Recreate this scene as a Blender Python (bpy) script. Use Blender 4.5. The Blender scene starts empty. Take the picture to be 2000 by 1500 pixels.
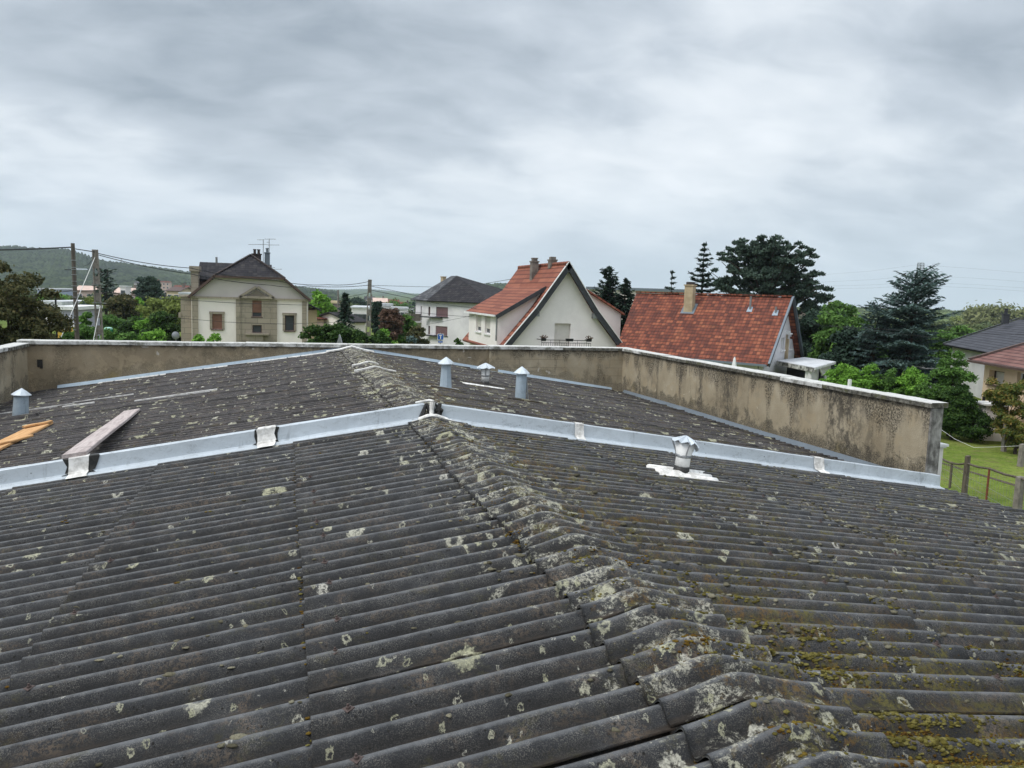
import bpy, math, random
import numpy as np
from mathutils import Vector, Matrix
from mathutils.geometry import tessellate_polygon

scene = bpy.context.scene
COL = scene.collection
random.seed(7)
HAZE = 0.00013
RNG = np.random.default_rng(7)

# ------------------------------------------------------------------ camera
CAM = np.array([-1.6521, 0.0, 1.4663])
FPX, PITCH, YAW, ROLL = 1535.6, 0.1123, 0.2858, 0.0320
_F = np.array([math.sin(YAW)*math.cos(PITCH), math.cos(YAW)*math.cos(PITCH), -math.sin(PITCH)])
_R0 = np.array([math.cos(YAW), -math.sin(YAW), 0.0])
_U0 = np.cross(_R0, _F)
_R = math.cos(ROLL)*_R0 + math.sin(ROLL)*_U0
_U = -math.sin(ROLL)*_R0 + math.cos(ROLL)*_U0
cam_d = bpy.data.cameras.new('camera'); cam = bpy.data.objects.new('camera', cam_d); COL.objects.link(cam)
cam.matrix_world = Matrix(((_R[0], _U[0], -_F[0], CAM[0]), (_R[1], _U[1], -_F[1], CAM[1]), (_R[2], _U[2], -_F[2], CAM[2]), (0, 0, 0, 1)))
cam_d.sensor_width = 36; cam_d.lens = FPX/2000*36
cam_d.clip_start = 0.05; cam_d.clip_end = 30000
scene.camera = cam
scene.render.resolution_x = 1024; scene.render.resolution_y = 768

# ------------------------------------------------------------------ world: overcast sky
SUN_EL, SUN_AZ = math.radians(52), math.radians(256)      # azimuth clockwise from +Y
w = bpy.data.worlds.new("World"); scene.world = w; w.use_nodes = True
nt = w.node_tree; nt.nodes.clear()
def wn(t, **k):
    n = nt.nodes.new(t)
    for a, b in k.items(): setattr(n, a, b)
    return n
def wl(a, b): nt.links.new(a, b)
def wmath(op, a, b=None, c=None, clamp=False):
    n = wn('ShaderNodeMath', operation=op); n.use_clamp = clamp
    for i, x in enumerate((a, b, c)):
        if x is None: continue
        if isinstance(x, (int, float)): n.inputs[i].default_value = x
        else: wl(x, n.inputs[i])
    return n.outputs[0]
tc = wn('ShaderNodeTexCoord')
nrm = wn('ShaderNodeVectorMath', operation='NORMALIZE'); wl(tc.outputs['Generated'], nrm.inputs[0])
sep = wn('ShaderNodeSeparateXYZ'); wl(nrm.outputs[0], sep.inputs[0])
den = wmath('ADD', wmath('MAXIMUM', sep.outputs[2], 0.0), 0.30)
px = wmath('DIVIDE', sep.outputs[0], den); py = wmath('DIVIDE', sep.outputs[1], den)
cmb = wn('ShaderNodeCombineXYZ'); wl(px, cmb.inputs[0]); wl(py, cmb.inputs[1])
def wnoise(scale, detail, rough, dist, off=(0, 0, 0), sc=(1, 1, 1)):
    m = wn('ShaderNodeMapping'); wl(cmb.outputs[0], m.inputs[0]); m.inputs['Location'].default_value = off; m.inputs['Scale'].default_value = sc
    m.inputs['Rotation'].default_value = (0, 0, math.radians(28))
    n = wn('ShaderNodeTexNoise'); n.inputs['Scale'].default_value = scale; n.inputs['Detail'].default_value = detail
    n.inputs['Roughness'].default_value = rough; n.inputs['Distortion'].default_value = dist
    wl(m.outputs[0], n.inputs['Vector']); return n.outputs['Fac']
n1 = wnoise(1.15, 4, 0.5, 0.25, (3.1, 1.4, 0), (1.0, 1.15, 1))
n2 = wnoise(4.2, 6, 0.55, 0.4, (7.3, 2.2, 0), (1.0, 1.5, 1))
mixn = wmath('ADD', wmath('MULTIPLY', n1, 0.74), wmath('MULTIPLY', n2, 0.26))
ramp = wn('ShaderNodeValToRGB'); wl(mixn, ramp.inputs[0])
cr = ramp.color_ramp; cr.elements[0].position = 0.33; cr.elements[0].color = (0.27, 0.315, 0.365, 1)
cr.elements[1].position = 0.65; cr.elements[1].color = (0.72, 0.755, 0.79, 1)
e = cr.elements.new(0.475); e.color = (0.46, 0.51, 0.565, 1)
e = cr.elements.new(0.55); e.color = (0.60, 0.645, 0.69, 1)
# towards the horizon the cloud deck flattens into an even pale blue grey
hz = wmath('SUBTRACT', 1.0, wmath('DIVIDE', sep.outputs[2], 0.17), clamp=True)
hz = wmath('POWER', hz, 1.5)
mxh = wn('ShaderNodeMix', data_type='RGBA'); wl(wmath('MULTIPLY', hz, 0.9), mxh.inputs['Factor']); wl(ramp.outputs[0], mxh.inputs[6])
mxh.inputs[7].default_value = (0.545, 0.63, 0.72, 1)
# overcast skies brighten towards the zenith and the sun
up = wmath('MAXIMUM', wmath('SUBTRACT', sep.outputs[2], 0.34), 0.0)
gain = wmath('ADD', 1.0, wmath('MULTIPLY', up, 2.2))
vs = wn('ShaderNodeVectorMath', operation='SCALE'); wl(mxh.outputs[2], vs.inputs[0]); wl(gain, vs.inputs['Scale'])
sky = wn('ShaderNodeTexSky'); sky.sky_type = 'NISHITA'; sky.sun_disc = False
sky.sun_elevation = SUN_EL; sky.sun_rotation = SUN_AZ
bg1 = wn('ShaderNodeBackground'); wl(sky.outputs[0], bg1.inputs[0]); bg1.inputs[1].default_value = 0.06
bg2 = wn('ShaderNodeBackground'); wl(vs.outputs[0], bg2.inputs[0]); bg2.inputs[1].default_value = 1.0
mx = wn('ShaderNodeMixShader'); mx.inputs[0].default_value = 0.9
wl(bg1.outputs[0], mx.inputs[1]); wl(bg2.outputs[0], mx.inputs[2])
out = wn('ShaderNodeOutputWorld'); wl(mx.outputs[0], out.inputs[0])

sun_d = bpy.data.lights.new('sun', 'SUN'); sun_d.energy = 1.5; sun_d.angle = math.radians(20); sun_d.color = (1.0, 0.965, 0.91)
sun = bpy.data.objects.new('sun', sun_d); COL.objects.link(sun)
sd = Vector((math.sin(SUN_AZ)*math.cos(SUN_EL), math.cos(SUN_AZ)*math.cos(SUN_EL), math.sin(SUN_EL)))
sun.rotation_euler = sd.to_track_quat('Z', 'Y').to_euler()
sun.location = (0, -10, 30)
vsn = scene.view_settings; vsn.view_transform = 'Standard'; vsn.look = 'None'; vsn.exposure = 0.47; vsn.gamma = 1.0; vsn.use_curve_mapping = False
scene.cycles.max_bounces = 6; scene.cycles.diffuse_bounces = 3; scene.cycles.glossy_bounces = 3; scene.cycles.transparent_max_bounces = 8
scene.cycles.volume_bounces = 1

# ------------------------------------------------------------------ placing by line of sight and true distance
def ray(u, v): return _F + _R*((u-1000)/FPX) - _U*((v-750)/FPX)
_H = np.array([math.sin(YAW), math.cos(YAW), 0.0])
def W(u, v, D):
    r = ray(u, v); return CAM + r*(D/(r @ _H))
def onplane(u, v, n, d):
    r = ray(u, v); n = np.array(n, float); return CAM + r*((d-n@CAM)/(n@r))
def vplane(u, v, A, e):
    n = np.array([e[1], -e[0], 0.0]); return onplane(u, v, n, n@np.array(A))
def azv(deg): a = math.radians(deg); return np.array([math.sin(a), math.cos(a), 0.0])
GZ = -4.2
def gz(x, y):
    """height of the ground: flat round the building, falling into the valley beyond"""
    r = np.hypot(np.asarray(x) - CAM[0], np.asarray(y) - CAM[1])
    t = np.clip((r-110)/420, 0, 1); t = t*t*(3-2*t)
    return GZ - 11.0*t

# ------------------------------------------------------------------ materials
class NB:
    def __init__(s, name):
        s.m = bpy.data.materials.new(name); s.m.use_nodes = True; s.t = s.m.node_tree
        s.bsdf = s.t.nodes['Principled BSDF']; s.out = s.t.nodes['Material Output']
        s.tc = s.t.nodes.new('ShaderNodeTexCoord'); s.obj = s.tc.outputs['Object']
        s.bsdf.inputs['Specular IOR Level'].default_value = 0.3
    def n(s, t, **k):
        x = s.t.nodes.new(t)
        for a, b in k.items(): setattr(x, a, b)
        return x
    def put(s, sock, v):
        if isinstance(v, (int, float)):
            sock.default_value = v if sock.type == 'VALUE' else (v, v, v, 1)[:len(sock.default_value)]
        elif isinstance(v, (tuple, list)):
            sock.default_value = tuple(v) + ((1,) if sock.type == 'RGBA' and len(v) == 3 else ())
        else: s.t.links.new(v, sock)
    def math(s, op, a, b=None, c=None, clamp=False):
        x = s.n('ShaderNodeMath', operation=op); x.use_clamp = clamp
        for i, q in enumerate((a, b, c)):
            if q is not None: s.put(x.inputs[i], q)
        return x.outputs[0]
    def map(s, vec, scale=(1, 1, 1), loc=(0, 0, 0), rot=(0, 0, 0)):
        x = s.n('ShaderNodeMapping'); s.put(x.inputs[0], vec); x.inputs['Scale'].default_value = scale
        x.inputs['Location'].default_value = loc; x.inputs['Rotation'].default_value = rot; return x.outputs[0]
    def noise(s, scale, detail=4, rough=0.55, dist=0.0, vec=None, col=False):
        x = s.n('ShaderNodeTexNoise'); s.put(x.inputs['Vector'], vec or s.obj)
        x.inputs['Scale'].default_value = scale; x.inputs['Detail'].default_value = detail
        x.inputs['Roughness'].default_value = rough; x.inputs['Distortion'].default_value = dist
        return x.outputs['Color' if col else 'Fac']
    def vor(s, scale, vec=None, feature='F1', dim='3D', rnd=1.0):
        x = s.n('ShaderNodeTexVoronoi', feature=feature, voronoi_dimensions=dim); s.put(x.inputs['Vector'], vec or s.obj)
        x.inputs['Scale'].default_value = scale; x.inputs['Randomness'].default_value = rnd; return x
    def xyz(s, vec=None):
        x = s.n('ShaderNodeSeparateXYZ'); s.put(x.inputs[0], vec or s.obj); return x.outputs
    def comb(s, a, b, c=0.0):
        x = s.n('ShaderNodeCombineXYZ'); s.put(x.inputs[0], a); s.put(x.inputs[1], b); s.put(x.inputs[2], c); return x.outputs[0]
    def mix(s, f, a, b, blend='MIX'):
        x = s.n('ShaderNodeMix', data_type='RGBA', blend_type=blend); s.put(x.inputs[0], f); s.put(x.inputs[6], a); s.put(x.inputs[7], b); return x.outputs[2]
    def step(s, v, lo, hi):      # smooth 0..1 between lo and hi
        x = s.n('ShaderNodeMapRange', interpolation_type='SMOOTHSTEP'); s.put(x.inputs[0], v)
        x.inputs[1].default_value = lo; x.inputs[2].default_value = hi; return x.outputs[0]
    def ramp(s, v, stops):
        x = s.n('ShaderNodeValToRGB'); s.put(x.inputs[0], v); r = x.color_ramp
        while len(r.elements) < len(stops): r.elements.new(0.5)
        for e_, (p_, c_) in zip(r.elements, stops):
            e_.position = p_; e_.color = tuple(c_) + (1,)
        return x.outputs[0]
    def bump(s, h, strength=0.5, dist=0.01, nrm=None):
        x = s.n('ShaderNodeBump'); s.put(x.inputs['Height'], h); x.inputs['Strength'].default_value = strength; x.inputs['Distance'].default_value = dist
        if nrm is not None: s.put(x.inputs['Normal'], nrm)
        return x.outputs[0]
    def fin(s, col, rough=0.9, metal=0.0, nrm=None, spec=None):
        s.put(s.bsdf.inputs['Base Color'], col); s.put(s.bsdf.inputs['Roughness'], rough); s.put(s.bsdf.inputs['Metallic'], metal)
        if nrm is not None: s.put(s.bsdf.inputs['Normal'], nrm)
        if spec is not None: s.bsdf.inputs['Specular IOR Level'].default_value = spec
        return s.m

PITCHW = 0.177; YC = 2.859; AMP = 0.0305; SL = 0.149
M = {}
def mat_fibre(far=False):
    b = NB('weathered_fibre_cement' + ('_far' if far else '')); X, Y, Z = b.xyz()
    P2 = b.comb(X, Y, 0.0)
    col = b.ramp(b.noise(2.1, 5, 0.6), [(0.30, (0.018, 0.0190, 0.0215)), (0.55, (0.031, 0.0325, 0.036)), (0.75, (0.048, 0.050, 0.054))] if not far else [(0.30, (0.015, 0.0135, 0.015)), (0.55, (0.025, 0.0225, 0.0245)), (0.75, (0.040, 0.036, 0.039))])
    fine = b.noise(210, 4, 0.8)
    pat = b.step(b.noise(7, 4, 0.7), 0.40, 0.62)
    col = b.mix(b.math('MULTIPLY', b.step(fine, 0.48, 0.62), b.math('ADD', b.math('MULTIPLY', pat, 0.60), 0.32)), col, (0.180, 0.168, 0.150))
    pit = b.vor(34, b.obj); col = b.mix(b.math('MULTIPLY', b.math('LESS_THAN', pit.outputs['Distance'], 0.20), b.step(b.noise(9, 3), 0.45, 0.6)), col, (0.014, 0.013, 0.012))
    ax = b.math('ABSOLUTE', X)
    wsh = b.n('ShaderNodeTexWhiteNoise'); wsh.noise_dimensions = '2D'; b.put(wsh.inputs['Vector'], b.comb(b.math('FLOOR', b.math('DIVIDE', b.math('ADD', X, 0.18), 1.36)), b.math('FLOOR', b.math('DIVIDE', b.math('SUBTRACT', Y, YC+2.5*PITCHW), 5*PITCHW))))
    shv = b.n('ShaderNodeHueSaturation'); b.put(shv.inputs['Value'], b.math('ADD', 0.84, b.math('MULTIPLY', wsh.outputs['Value'], 0.34))); b.put(shv.inputs['Color'], col); col = shv.outputs[0]
    ridge = b.math('SUBTRACT', 1.0, b.step(ax, 0.15, 0.75))
    # crust of brown grey growth, mostly low on the waves
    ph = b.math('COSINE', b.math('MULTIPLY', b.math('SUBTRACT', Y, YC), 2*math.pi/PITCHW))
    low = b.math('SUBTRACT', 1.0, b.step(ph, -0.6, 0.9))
    br = b.math('MULTIPLY', b.step(b.noise(3.4, 5, 0.65, 0.6), 0.45 if far else 0.50, 0.66), b.step(b.noise(60, 4, 0.75), 0.44, 0.58))
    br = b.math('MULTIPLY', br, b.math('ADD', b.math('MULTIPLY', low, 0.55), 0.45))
    col = b.mix(br, col, b.mix(b.noise(12, 2), (0.135, 0.092, 0.065), (0.185, 0.150, 0.112)))
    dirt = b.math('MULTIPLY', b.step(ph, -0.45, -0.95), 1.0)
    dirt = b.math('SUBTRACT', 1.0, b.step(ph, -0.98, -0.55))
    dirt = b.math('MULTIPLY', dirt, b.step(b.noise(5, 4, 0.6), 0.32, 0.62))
    col = b.mix(b.math('MULTIPLY', dirt, 0.8), col, b.mix(b.noise(40, 3), (0.030, 0.022, 0.016), (0.085, 0.060, 0.040)))  # brown trough dirt, darkened further to paint shade into the furrows
    # worn crests, paled further as a highlight painted along the wave tops
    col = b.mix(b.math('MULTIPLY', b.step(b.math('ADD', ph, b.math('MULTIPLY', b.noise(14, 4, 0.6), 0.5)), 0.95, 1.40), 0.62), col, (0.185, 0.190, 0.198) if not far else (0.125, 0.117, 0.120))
    col = b.mix(b.math('MULTIPLY', b.math('MULTIPLY', low, b.step(b.noise(3, 4, 0.6), 0.25, 0.55)), 0.72), col, (0.014, 0.013, 0.012))  # lower flanks and troughs darkened in colour as painted wave shade
    # moss stain on the sunless slope and along the ridge
    ms = b.math('MULTIPLY', b.step(b.noise(4.3, 4, 0.6, 0.4), 0.55, 0.68), b.step(b.noise(45, 3, 0.7), 0.42, 0.6))
    ms = b.math('MULTIPLY', ms, b.math('MAXIMUM', b.math('MULTIPLY', b.step(X, -0.2, 0.4), 0.85), 0.18))
    col = b.mix(ms, col, b.mix(b.noise(9, 2), (0.135, 0.105, 0.022), (0.085, 0.088, 0.030)))
    # thick crust of cream and grey lichen running along the ridge, thinning out down the slopes
    wid = b.math('SUBTRACT', 1.0, b.step(ax, 0.05, 0.95))
    cr1 = b.noise(6.5, 7, 0.78, 0.5, b.map(b.obj, (0.7, 1.3, 1)))
    cf = b.step(b.math('ADD', cr1, b.math('MULTIPLY', wid, 0.125 if not far else 0.15)), 0.625, 0.72)
    cf = b.math('MULTIPLY', cf, b.step(b.noise(60, 6, 0.85), 0.44, 0.57))
    col = b.mix(b.math('MULTIPLY', cf, 0.9), col, b.mix(b.noise(17, 3), (0.34, 0.325, 0.265), (0.52, 0.50, 0.41)))
    ol = b.math('MULTIPLY', b.step(b.math('ADD', b.noise(3.1, 6, 0.75, 0.5), b.math('MULTIPLY', b.math('MULTIPLY', b.step(X, 0.2, 0.7), b.math('SUBTRACT', 1.0, b.step(X, 1.2, 5.0))), 0.10)), 0.54, 0.66), b.step(b.noise(50, 5, 0.8), 0.40, 0.58))
    ol = b.math('MULTIPLY', b.math('MULTIPLY', ol, b.math('ADD', 0.08, b.math('MULTIPLY', low, 0.80))), b.step(X, -0.3, 0.5))
    col = b.mix(ol, col, b.mix(b.step(b.noise(6, 3), 0.4, 0.6), (0.070, 0.042, 0.013), (0.080, 0.070, 0.020)))
    oc = b.math('MULTIPLY', b.step(b.math('ADD', b.noise(4.6, 7, 0.8, 0.6), b.math('MULTIPLY', b.math('SUBTRACT', 1.0, b.step(b.math('ABSOLUTE', b.math('SUBTRACT', X, 0.45)), 0.1, 1.3)), 0.09)), 0.59, 0.66), b.step(b.noise(48, 6, 0.85), 0.44, 0.56))
    col = b.mix(b.math('MULTIPLY', oc, b.math('ADD', 0.12, b.math('MULTIPLY', b.step(X, -0.5, 0.2), 0.50))), col, b.mix(b.step(b.noise(7.5, 3), 0.42, 0.58), (0.155, 0.085, 0.016), (0.150, 0.130, 0.030)))
    # lichen rosettes: three sizes, some closed discs, some open rings
    wob = b.noise(20, 5, 0.7, 0.0, P2, col=True)
    vm = b.n('ShaderNodeVectorMath', operation='MULTIPLY_ADD'); b.put(vm.inputs[0], wob); vm.inputs[1].default_value = (0.085, 0.085, 0); b.put(vm.inputs[2], P2)
    PW = vm.outputs[0]
    for k, (sc, thr, rmin, rmax, stretch) in enumerate(((3.6, 0.925, 0.12, 0.40, 1.0), (8.0, 0.945, 0.10, 0.34, 1.4), (19.0, 0.965, 0.08, 0.34, 1.0))):
        v = b.vor(sc, b.map(PW, (1.0, stretch, 1), (3.3*k, 1.7*k, 0)), dim='2D')
        cc = b.n('ShaderNodeSeparateColor'); b.put(cc.inputs[0], v.outputs['Color'])
        d = v.outputs['Distance']
        r = b.math('ADD', b.math('MULTIPLY', cc.outputs[1], rmax-rmin), rmin)
        bias = b.math('MULTIPLY', ridge, 0.24 if k < 2 else 0.18)
        clus = b.math('MULTIPLY', b.math('SUBTRACT', b.noise(0.9, 2, 0.5, 0, b.map(P2, (1, 1, 1), (9*k, 2, 0))), 0.5), 0.35)
        on = b.math('GREATER_THAN', b.math('ADD', b.math('ADD', cc.outputs[0], bias), clus), thr - (0.09 if far else 0.0))
        q = b.math('DIVIDE', d, r)
        q = b.math('ADD', q, b.math('MULTIPLY', b.math('SUBTRACT', b.noise(55, 5, 0.8), 0.5), 0.9)); disc = b.math('SUBTRACT', 1.0, b.step(q, 0.70, 1.0))
        ring = b.math('MULTIPLY', disc, b.step(q, 0.30, 0.65))
        mott = b.step(b.noise(70, 4, 0.7), 0.42, 0.6)
        full = b.math('GREATER_THAN', cc.outputs[2], 0.55)
        body = b.math('ADD', b.math('MULTIPLY', ring, 0.95), b.math('MULTIPLY', b.math('MULTIPLY', disc, full), b.math('MULTIPLY', mott, 0.85)), clamp=True)
        f = b.math('MULTIPLY', b.math('MULTIPLY', body, on), b.math('ADD', b.math('MULTIPLY', mott, 0.45), 0.55))
        tint = b.mix(cc.outputs[1], (0.50, 0.48, 0.42), (0.40, 0.39, 0.25))
        col = b.mix(b.math('MULTIPLY', f, (0.95, 0.85, 0.7)[k]), col, tint)
    h = b.math('ADD', b.math('MULTIPLY', fine, 0.6), b.math('MULTIPLY', b.noise(40, 5, 0.7), 1.0))
    nr = b.bump(h, 0.9, 0.008)
    return b.fin(col, 0.88, 0, nr, 0.25)
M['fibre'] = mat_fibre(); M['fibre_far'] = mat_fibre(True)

def mat_simple(name, c1, c2=None, scale=4, rough=0.85, metal=0, bump=0.0, bscale=40, spec=None, detail=4, lo=0.35, hi=0.65, stretch=(1, 1, 1)):
    b = NB(name); c2 = c2 or tuple(x*0.75 for x in c1)
    col = b.mix(b.step(b.noise(scale, detail, 0.6, 0.2, b.map(b.obj, stretch)), lo, hi), c1, c2)
    nr = b.bump(b.noise(bscale, 4, 0.6), bump, 0.01) if bump else None
    return b.fin(col, rough, metal, nr, spec)

def mat_render(kind):
    """tan cement render of the parapets with black run-off stains"""
    b = NB('stained_render_' + kind); X, Y, Z = b.xyz()
    A = Y if kind in ('side', 'west') else X
    P = b.comb(A, Z, 0.0)
    col = b.ramp(b.noise(1.3, 4, 0.6, 0.3), [(0.3, (0.27, 0.222, 0.152)), (0.52, (0.365, 0.31, 0.22)), (0.72, (0.46, 0.40, 0.30))] if kind != 'back' else
                 [(0.3, (0.215, 0.170, 0.112)), (0.52, (0.275, 0.222, 0.150)), (0.72, (0.34, 0.28, 0.195))])
    col = b.mix(b.math('MULTIPLY', b.step(b.noise(70, 3, 0.7), 0.5, 0.7), 0.5), col, (0.17, 0.135, 0.09))
    # patches of old mortar and of pale bare block where render fell off
    v = b.vor(1.5, b.map(P, (1, 1.7, 1)), dim='2D'); cc = b.n('ShaderNodeSeparateColor'); b.put(cc.inputs[0], v.outputs['Color'])
    col = b.mix(b.math('MULTIPLY', b.step(b.noise(2.4, 5, 0.65, 0.9), 0.55, 0.58), 0.5), col, (0.36, 0.29, 0.19))
    if kind == 'east':
        br = b.n('ShaderNodeTexBrick'); b.put(br.inputs['Vector'], P); br.inputs['Scale'].default_value = 1.0
        br.inputs['Brick Width'].default_value = 0.52; br.inputs['Row Height'].default_value = 0.22; br.inputs['Mortar Size'].default_value = 0.008
        col = b.mix(b.math('MULTIPLY', b.math('MULTIPLY', br.outputs['Fac'], b.step(b.noise(0.8, 2), 0.42, 0.5)), 0.4), col, (0.13, 0.10, 0.07))
    pale = b.step(b.noise(2.9, 4, 0.6, 1.5, b.map(P, (1, 1.0, 1), (4, 4, 0))), 0.70, 0.715)
    col = b.mix(b.math('MULTIPLY', pale, 0.75), col, (0.55, 0.48, 0.37))
    # run-off: streaks hanging from the coping, thinning downwards
    top = b.step(Z, -0.62 if kind == 'side' else -0.30, 0.02)
    st = b.noise(1.9, 6, 0.68, 0.25, b.map(P, (1.0, 0.17, 1), (1.5, 0, 0)))
    stain = b.step(b.math('ADD', b.math('MULTIPLY', top, 0.16 if kind != 'back' else 0.06), st), 0.535, 0.66)
    grain = b.step(b.noise(30, 6, 0.8), 0.40, 0.58)
    amt = {'side': 0.92, 'back': 0.42, 'east': 0.75, 'west': 0.8}[kind]
    col = b.mix(b.math('MULTIPLY', b.math('MULTIPLY', stain, grain), amt), col, (0.036, 0.032, 0.028))
    if kind in ('side', 'west'):
        band = b.step(b.noise(1.15, 3, 0.55, 0.15, b.map(P, (1.0, 0.10, 1), (8.4, 0, 0))), 0.49, 0.63)
        fl_ = b.step(b.noise(9, 6, 0.8, 0.3, b.map(P, (1.0, 0.55, 1))), 0.40, 0.58)
        col = b.mix(b.math('MULTIPLY', b.math('MULTIPLY', band, fl_), 0.85), col, (0.060, 0.054, 0.046))
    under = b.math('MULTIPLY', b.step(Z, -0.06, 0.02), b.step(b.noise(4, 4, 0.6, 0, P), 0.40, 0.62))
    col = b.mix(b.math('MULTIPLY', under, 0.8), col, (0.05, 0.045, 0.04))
    # damp speckled belt rising from the roof
    base = b.math('ADD', Z, b.math('MULTIPLY', b.math('ABSOLUTE', X), SL))
    bel = b.math('SUBTRACT', 1.0, b.step(base, 0.02, 0.62))
    bel = b.step(b.math('ADD', b.math('MULTIPLY', bel, 0.33), b.noise(3.4, 6, 0.7, 0.4, P)), 0.62, 0.78)
    bel = b.math('MULTIPLY', bel, b.step(b.noise(55, 5, 0.75), 0.38, 0.56))
    col = b.mix(b.math('MULTIPLY', bel, {'side': 0.9, 'back': 0.45, 'east': 0.5, 'west': 0.7}[kind]), col, (0.045, 0.042, 0.036))
    alg = b.math('MULTIPLY', b.math('SUBTRACT', 1.0, b.step(base, 0.0, 0.4)), b.step(b.noise(1.6, 4, 0.6), 0.55, 0.68))
    col = b.mix(b.math('MULTIPLY', alg, 0.55), col, (0.19, 0.145, 0.035))
    # hairline cracks
    ck = b.vor(0.9, b.map(P, (1, 1, 1), (0.3, 0.9, 0)), feature='DISTANCE_TO_EDGE', dim='2D')
    nr = b.bump(b.math('ADD', b.noise(60, 5, 0.7), b.math('MULTIPLY', b.noise(5, 4, 0.6), 1.2)), 0.6, 0.012)
    return b.fin(col, 0.95, 0, nr, 0.15)
for k in ('side', 'back', 'east', 'west'): M['render_'+k] = mat_render(k)

def mat_coping(name, white):
    b = NB(name); X, Y, Z = b.xyz()
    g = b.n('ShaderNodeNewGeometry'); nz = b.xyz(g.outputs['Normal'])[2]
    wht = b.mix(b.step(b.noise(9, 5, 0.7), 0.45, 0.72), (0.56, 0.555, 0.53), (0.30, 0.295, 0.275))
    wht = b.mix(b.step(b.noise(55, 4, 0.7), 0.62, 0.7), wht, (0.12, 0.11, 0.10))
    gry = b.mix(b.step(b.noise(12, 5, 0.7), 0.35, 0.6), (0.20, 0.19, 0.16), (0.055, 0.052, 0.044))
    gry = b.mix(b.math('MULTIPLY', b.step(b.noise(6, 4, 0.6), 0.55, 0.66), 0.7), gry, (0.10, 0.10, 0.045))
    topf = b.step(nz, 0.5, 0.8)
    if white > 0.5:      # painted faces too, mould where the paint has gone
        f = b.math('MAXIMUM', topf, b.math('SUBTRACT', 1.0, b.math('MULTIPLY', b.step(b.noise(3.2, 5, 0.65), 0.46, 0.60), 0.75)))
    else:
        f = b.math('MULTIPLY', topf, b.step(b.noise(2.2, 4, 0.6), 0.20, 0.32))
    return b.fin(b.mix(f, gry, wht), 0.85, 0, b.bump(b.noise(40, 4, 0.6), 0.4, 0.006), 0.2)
M['coping_white'] = mat_coping('painted_coping', 1); M['coping_old'] = mat_coping('mossy_coping', 0)

def mat_zinc(name, c, dirt=0.35, metal=0.35, rough=0.42):
    b = NB(name)
    col = b.mix(b.noise(1.7, 4, 0.6, 0.3), tuple(x*0.88 for x in c), c)
    col = b.mix(b.math('MULTIPLY', b.step(b.noise(60, 3, 0.6), 0.55, 0.75), 0.25), col, tuple(x*0.7 for x in c))
    sp = b.vor(9, b.obj); cc = b.n('ShaderNodeSeparateColor'); b.put(cc.inputs[0], sp.outputs['Color'])
    s2 = b.math('MULTIPLY', b.math('LESS_THAN', sp.outputs['Distance'], 0.09), b.math('GREATER_THAN', cc.outputs[0], 0.7))
    col = b.mix(b.math('MULTIPLY', s2, 0.6), col, (0.10, 0.11, 0.11))
    col = b.mix(b.math('MULTIPLY', b.step(b.noise(3.5, 5, 0.7, 0.4, b.map(b.obj, (2.6, 2.6, 0.5))), 0.56, 0.72), dirt), col, tuple(x*0.42 for x in c))
    gr = b.step(b.noise(5.5, 6, 0.75, 0.6, b.map(b.obj, (1, 1, 2.2))), 0.50, 0.66)
    col = b.mix(b.math('MULTIPLY', b.math('MULTIPLY', gr, b.step(b.noise(80, 4, 0.8), 0.40, 0.60)), 0.45), col, (0.12, 0.125, 0.12))
    nr = b.bump(b.math('ADD', b.noise(2.2, 3, 0.5), b.math('MULTIPLY', b.noise(14, 4, 0.6), 0.25)), 0.5, 0.03)
    col = b.mix(b.math('MULTIPLY', b.step(b.noise(1.1, 6, 0.7, 0.8), 0.50, 0.62), 0.35), col, tuple(x*1.25 for x in c))
    return b.fin(col, b.math('ADD', rough-0.1, b.math('MULTIPLY', b.noise(8, 3), 0.25)), metal, nr, 0.4)
M['zinc'] = mat_zinc('zinc_sheet', (0.53, 0.575, 0.615), 0.55, 0.25, 0.5); M['zinc_blue'] = mat_zinc('weathered_zinc', (0.38, 0.455, 0.52), 0.5, 0.25, 0.5)
M['lead'] = mat_zinc('grey_flashing', (0.16, 0.19, 0.22), 0.5, 0.15, 0.6)
M['seal'] = mat_simple('white_sealant_sheet', (0.80, 0.78, 0.75), (0.52, 0.50, 0.47), 14, 0.6, 0, 0.5, 30)
M['tar'] = mat_simple('black_tar', (0.018, 0.018, 0.018), (0.035, 0.033, 0.03), 20, 0.45, 0, 0.8, 30)
M['bolt'] = mat_simple('rusty_washer', (0.105, 0.075, 0.068), (0.06, 0.045, 0.04), 60, 0.7, 0.3)
def mat_moss(name, a, c, d):
    b = NB(name); g = b.n('ShaderNodeNewGeometry')
    col = b.ramp(g.outputs['Random Per Island'], [(0.0, a), (0.5, c), (1.0, d)])
    col = b.mix(b.math('MULTIPLY', b.step(b.noise(160, 3, 0.7), 0.45, 0.65), 0.45), col, tuple(x*0.5 for x in a))
    return b.fin(col, 1.0, 0, b.bump(b.noise(260, 3, 0.7), 0.9, 0.004), 0.05)
M['moss_grey'] = mat_moss('grey_green_moss', (0.075, 0.068, 0.046), (0.140, 0.128, 0.088), (0.240, 0.222, 0.160))
M['moss_yellow'] = mat_moss('yellow_green_moss', (0.055, 0.046, 0.014), (0.110, 0.094, 0.024), (0.185, 0.162, 0.055))
M['moss_brown'] = mat_moss('orange_brown_moss', (0.060, 0.032, 0.010), (0.120, 0.070, 0.015), (0.170, 0.125, 0.025))

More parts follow.
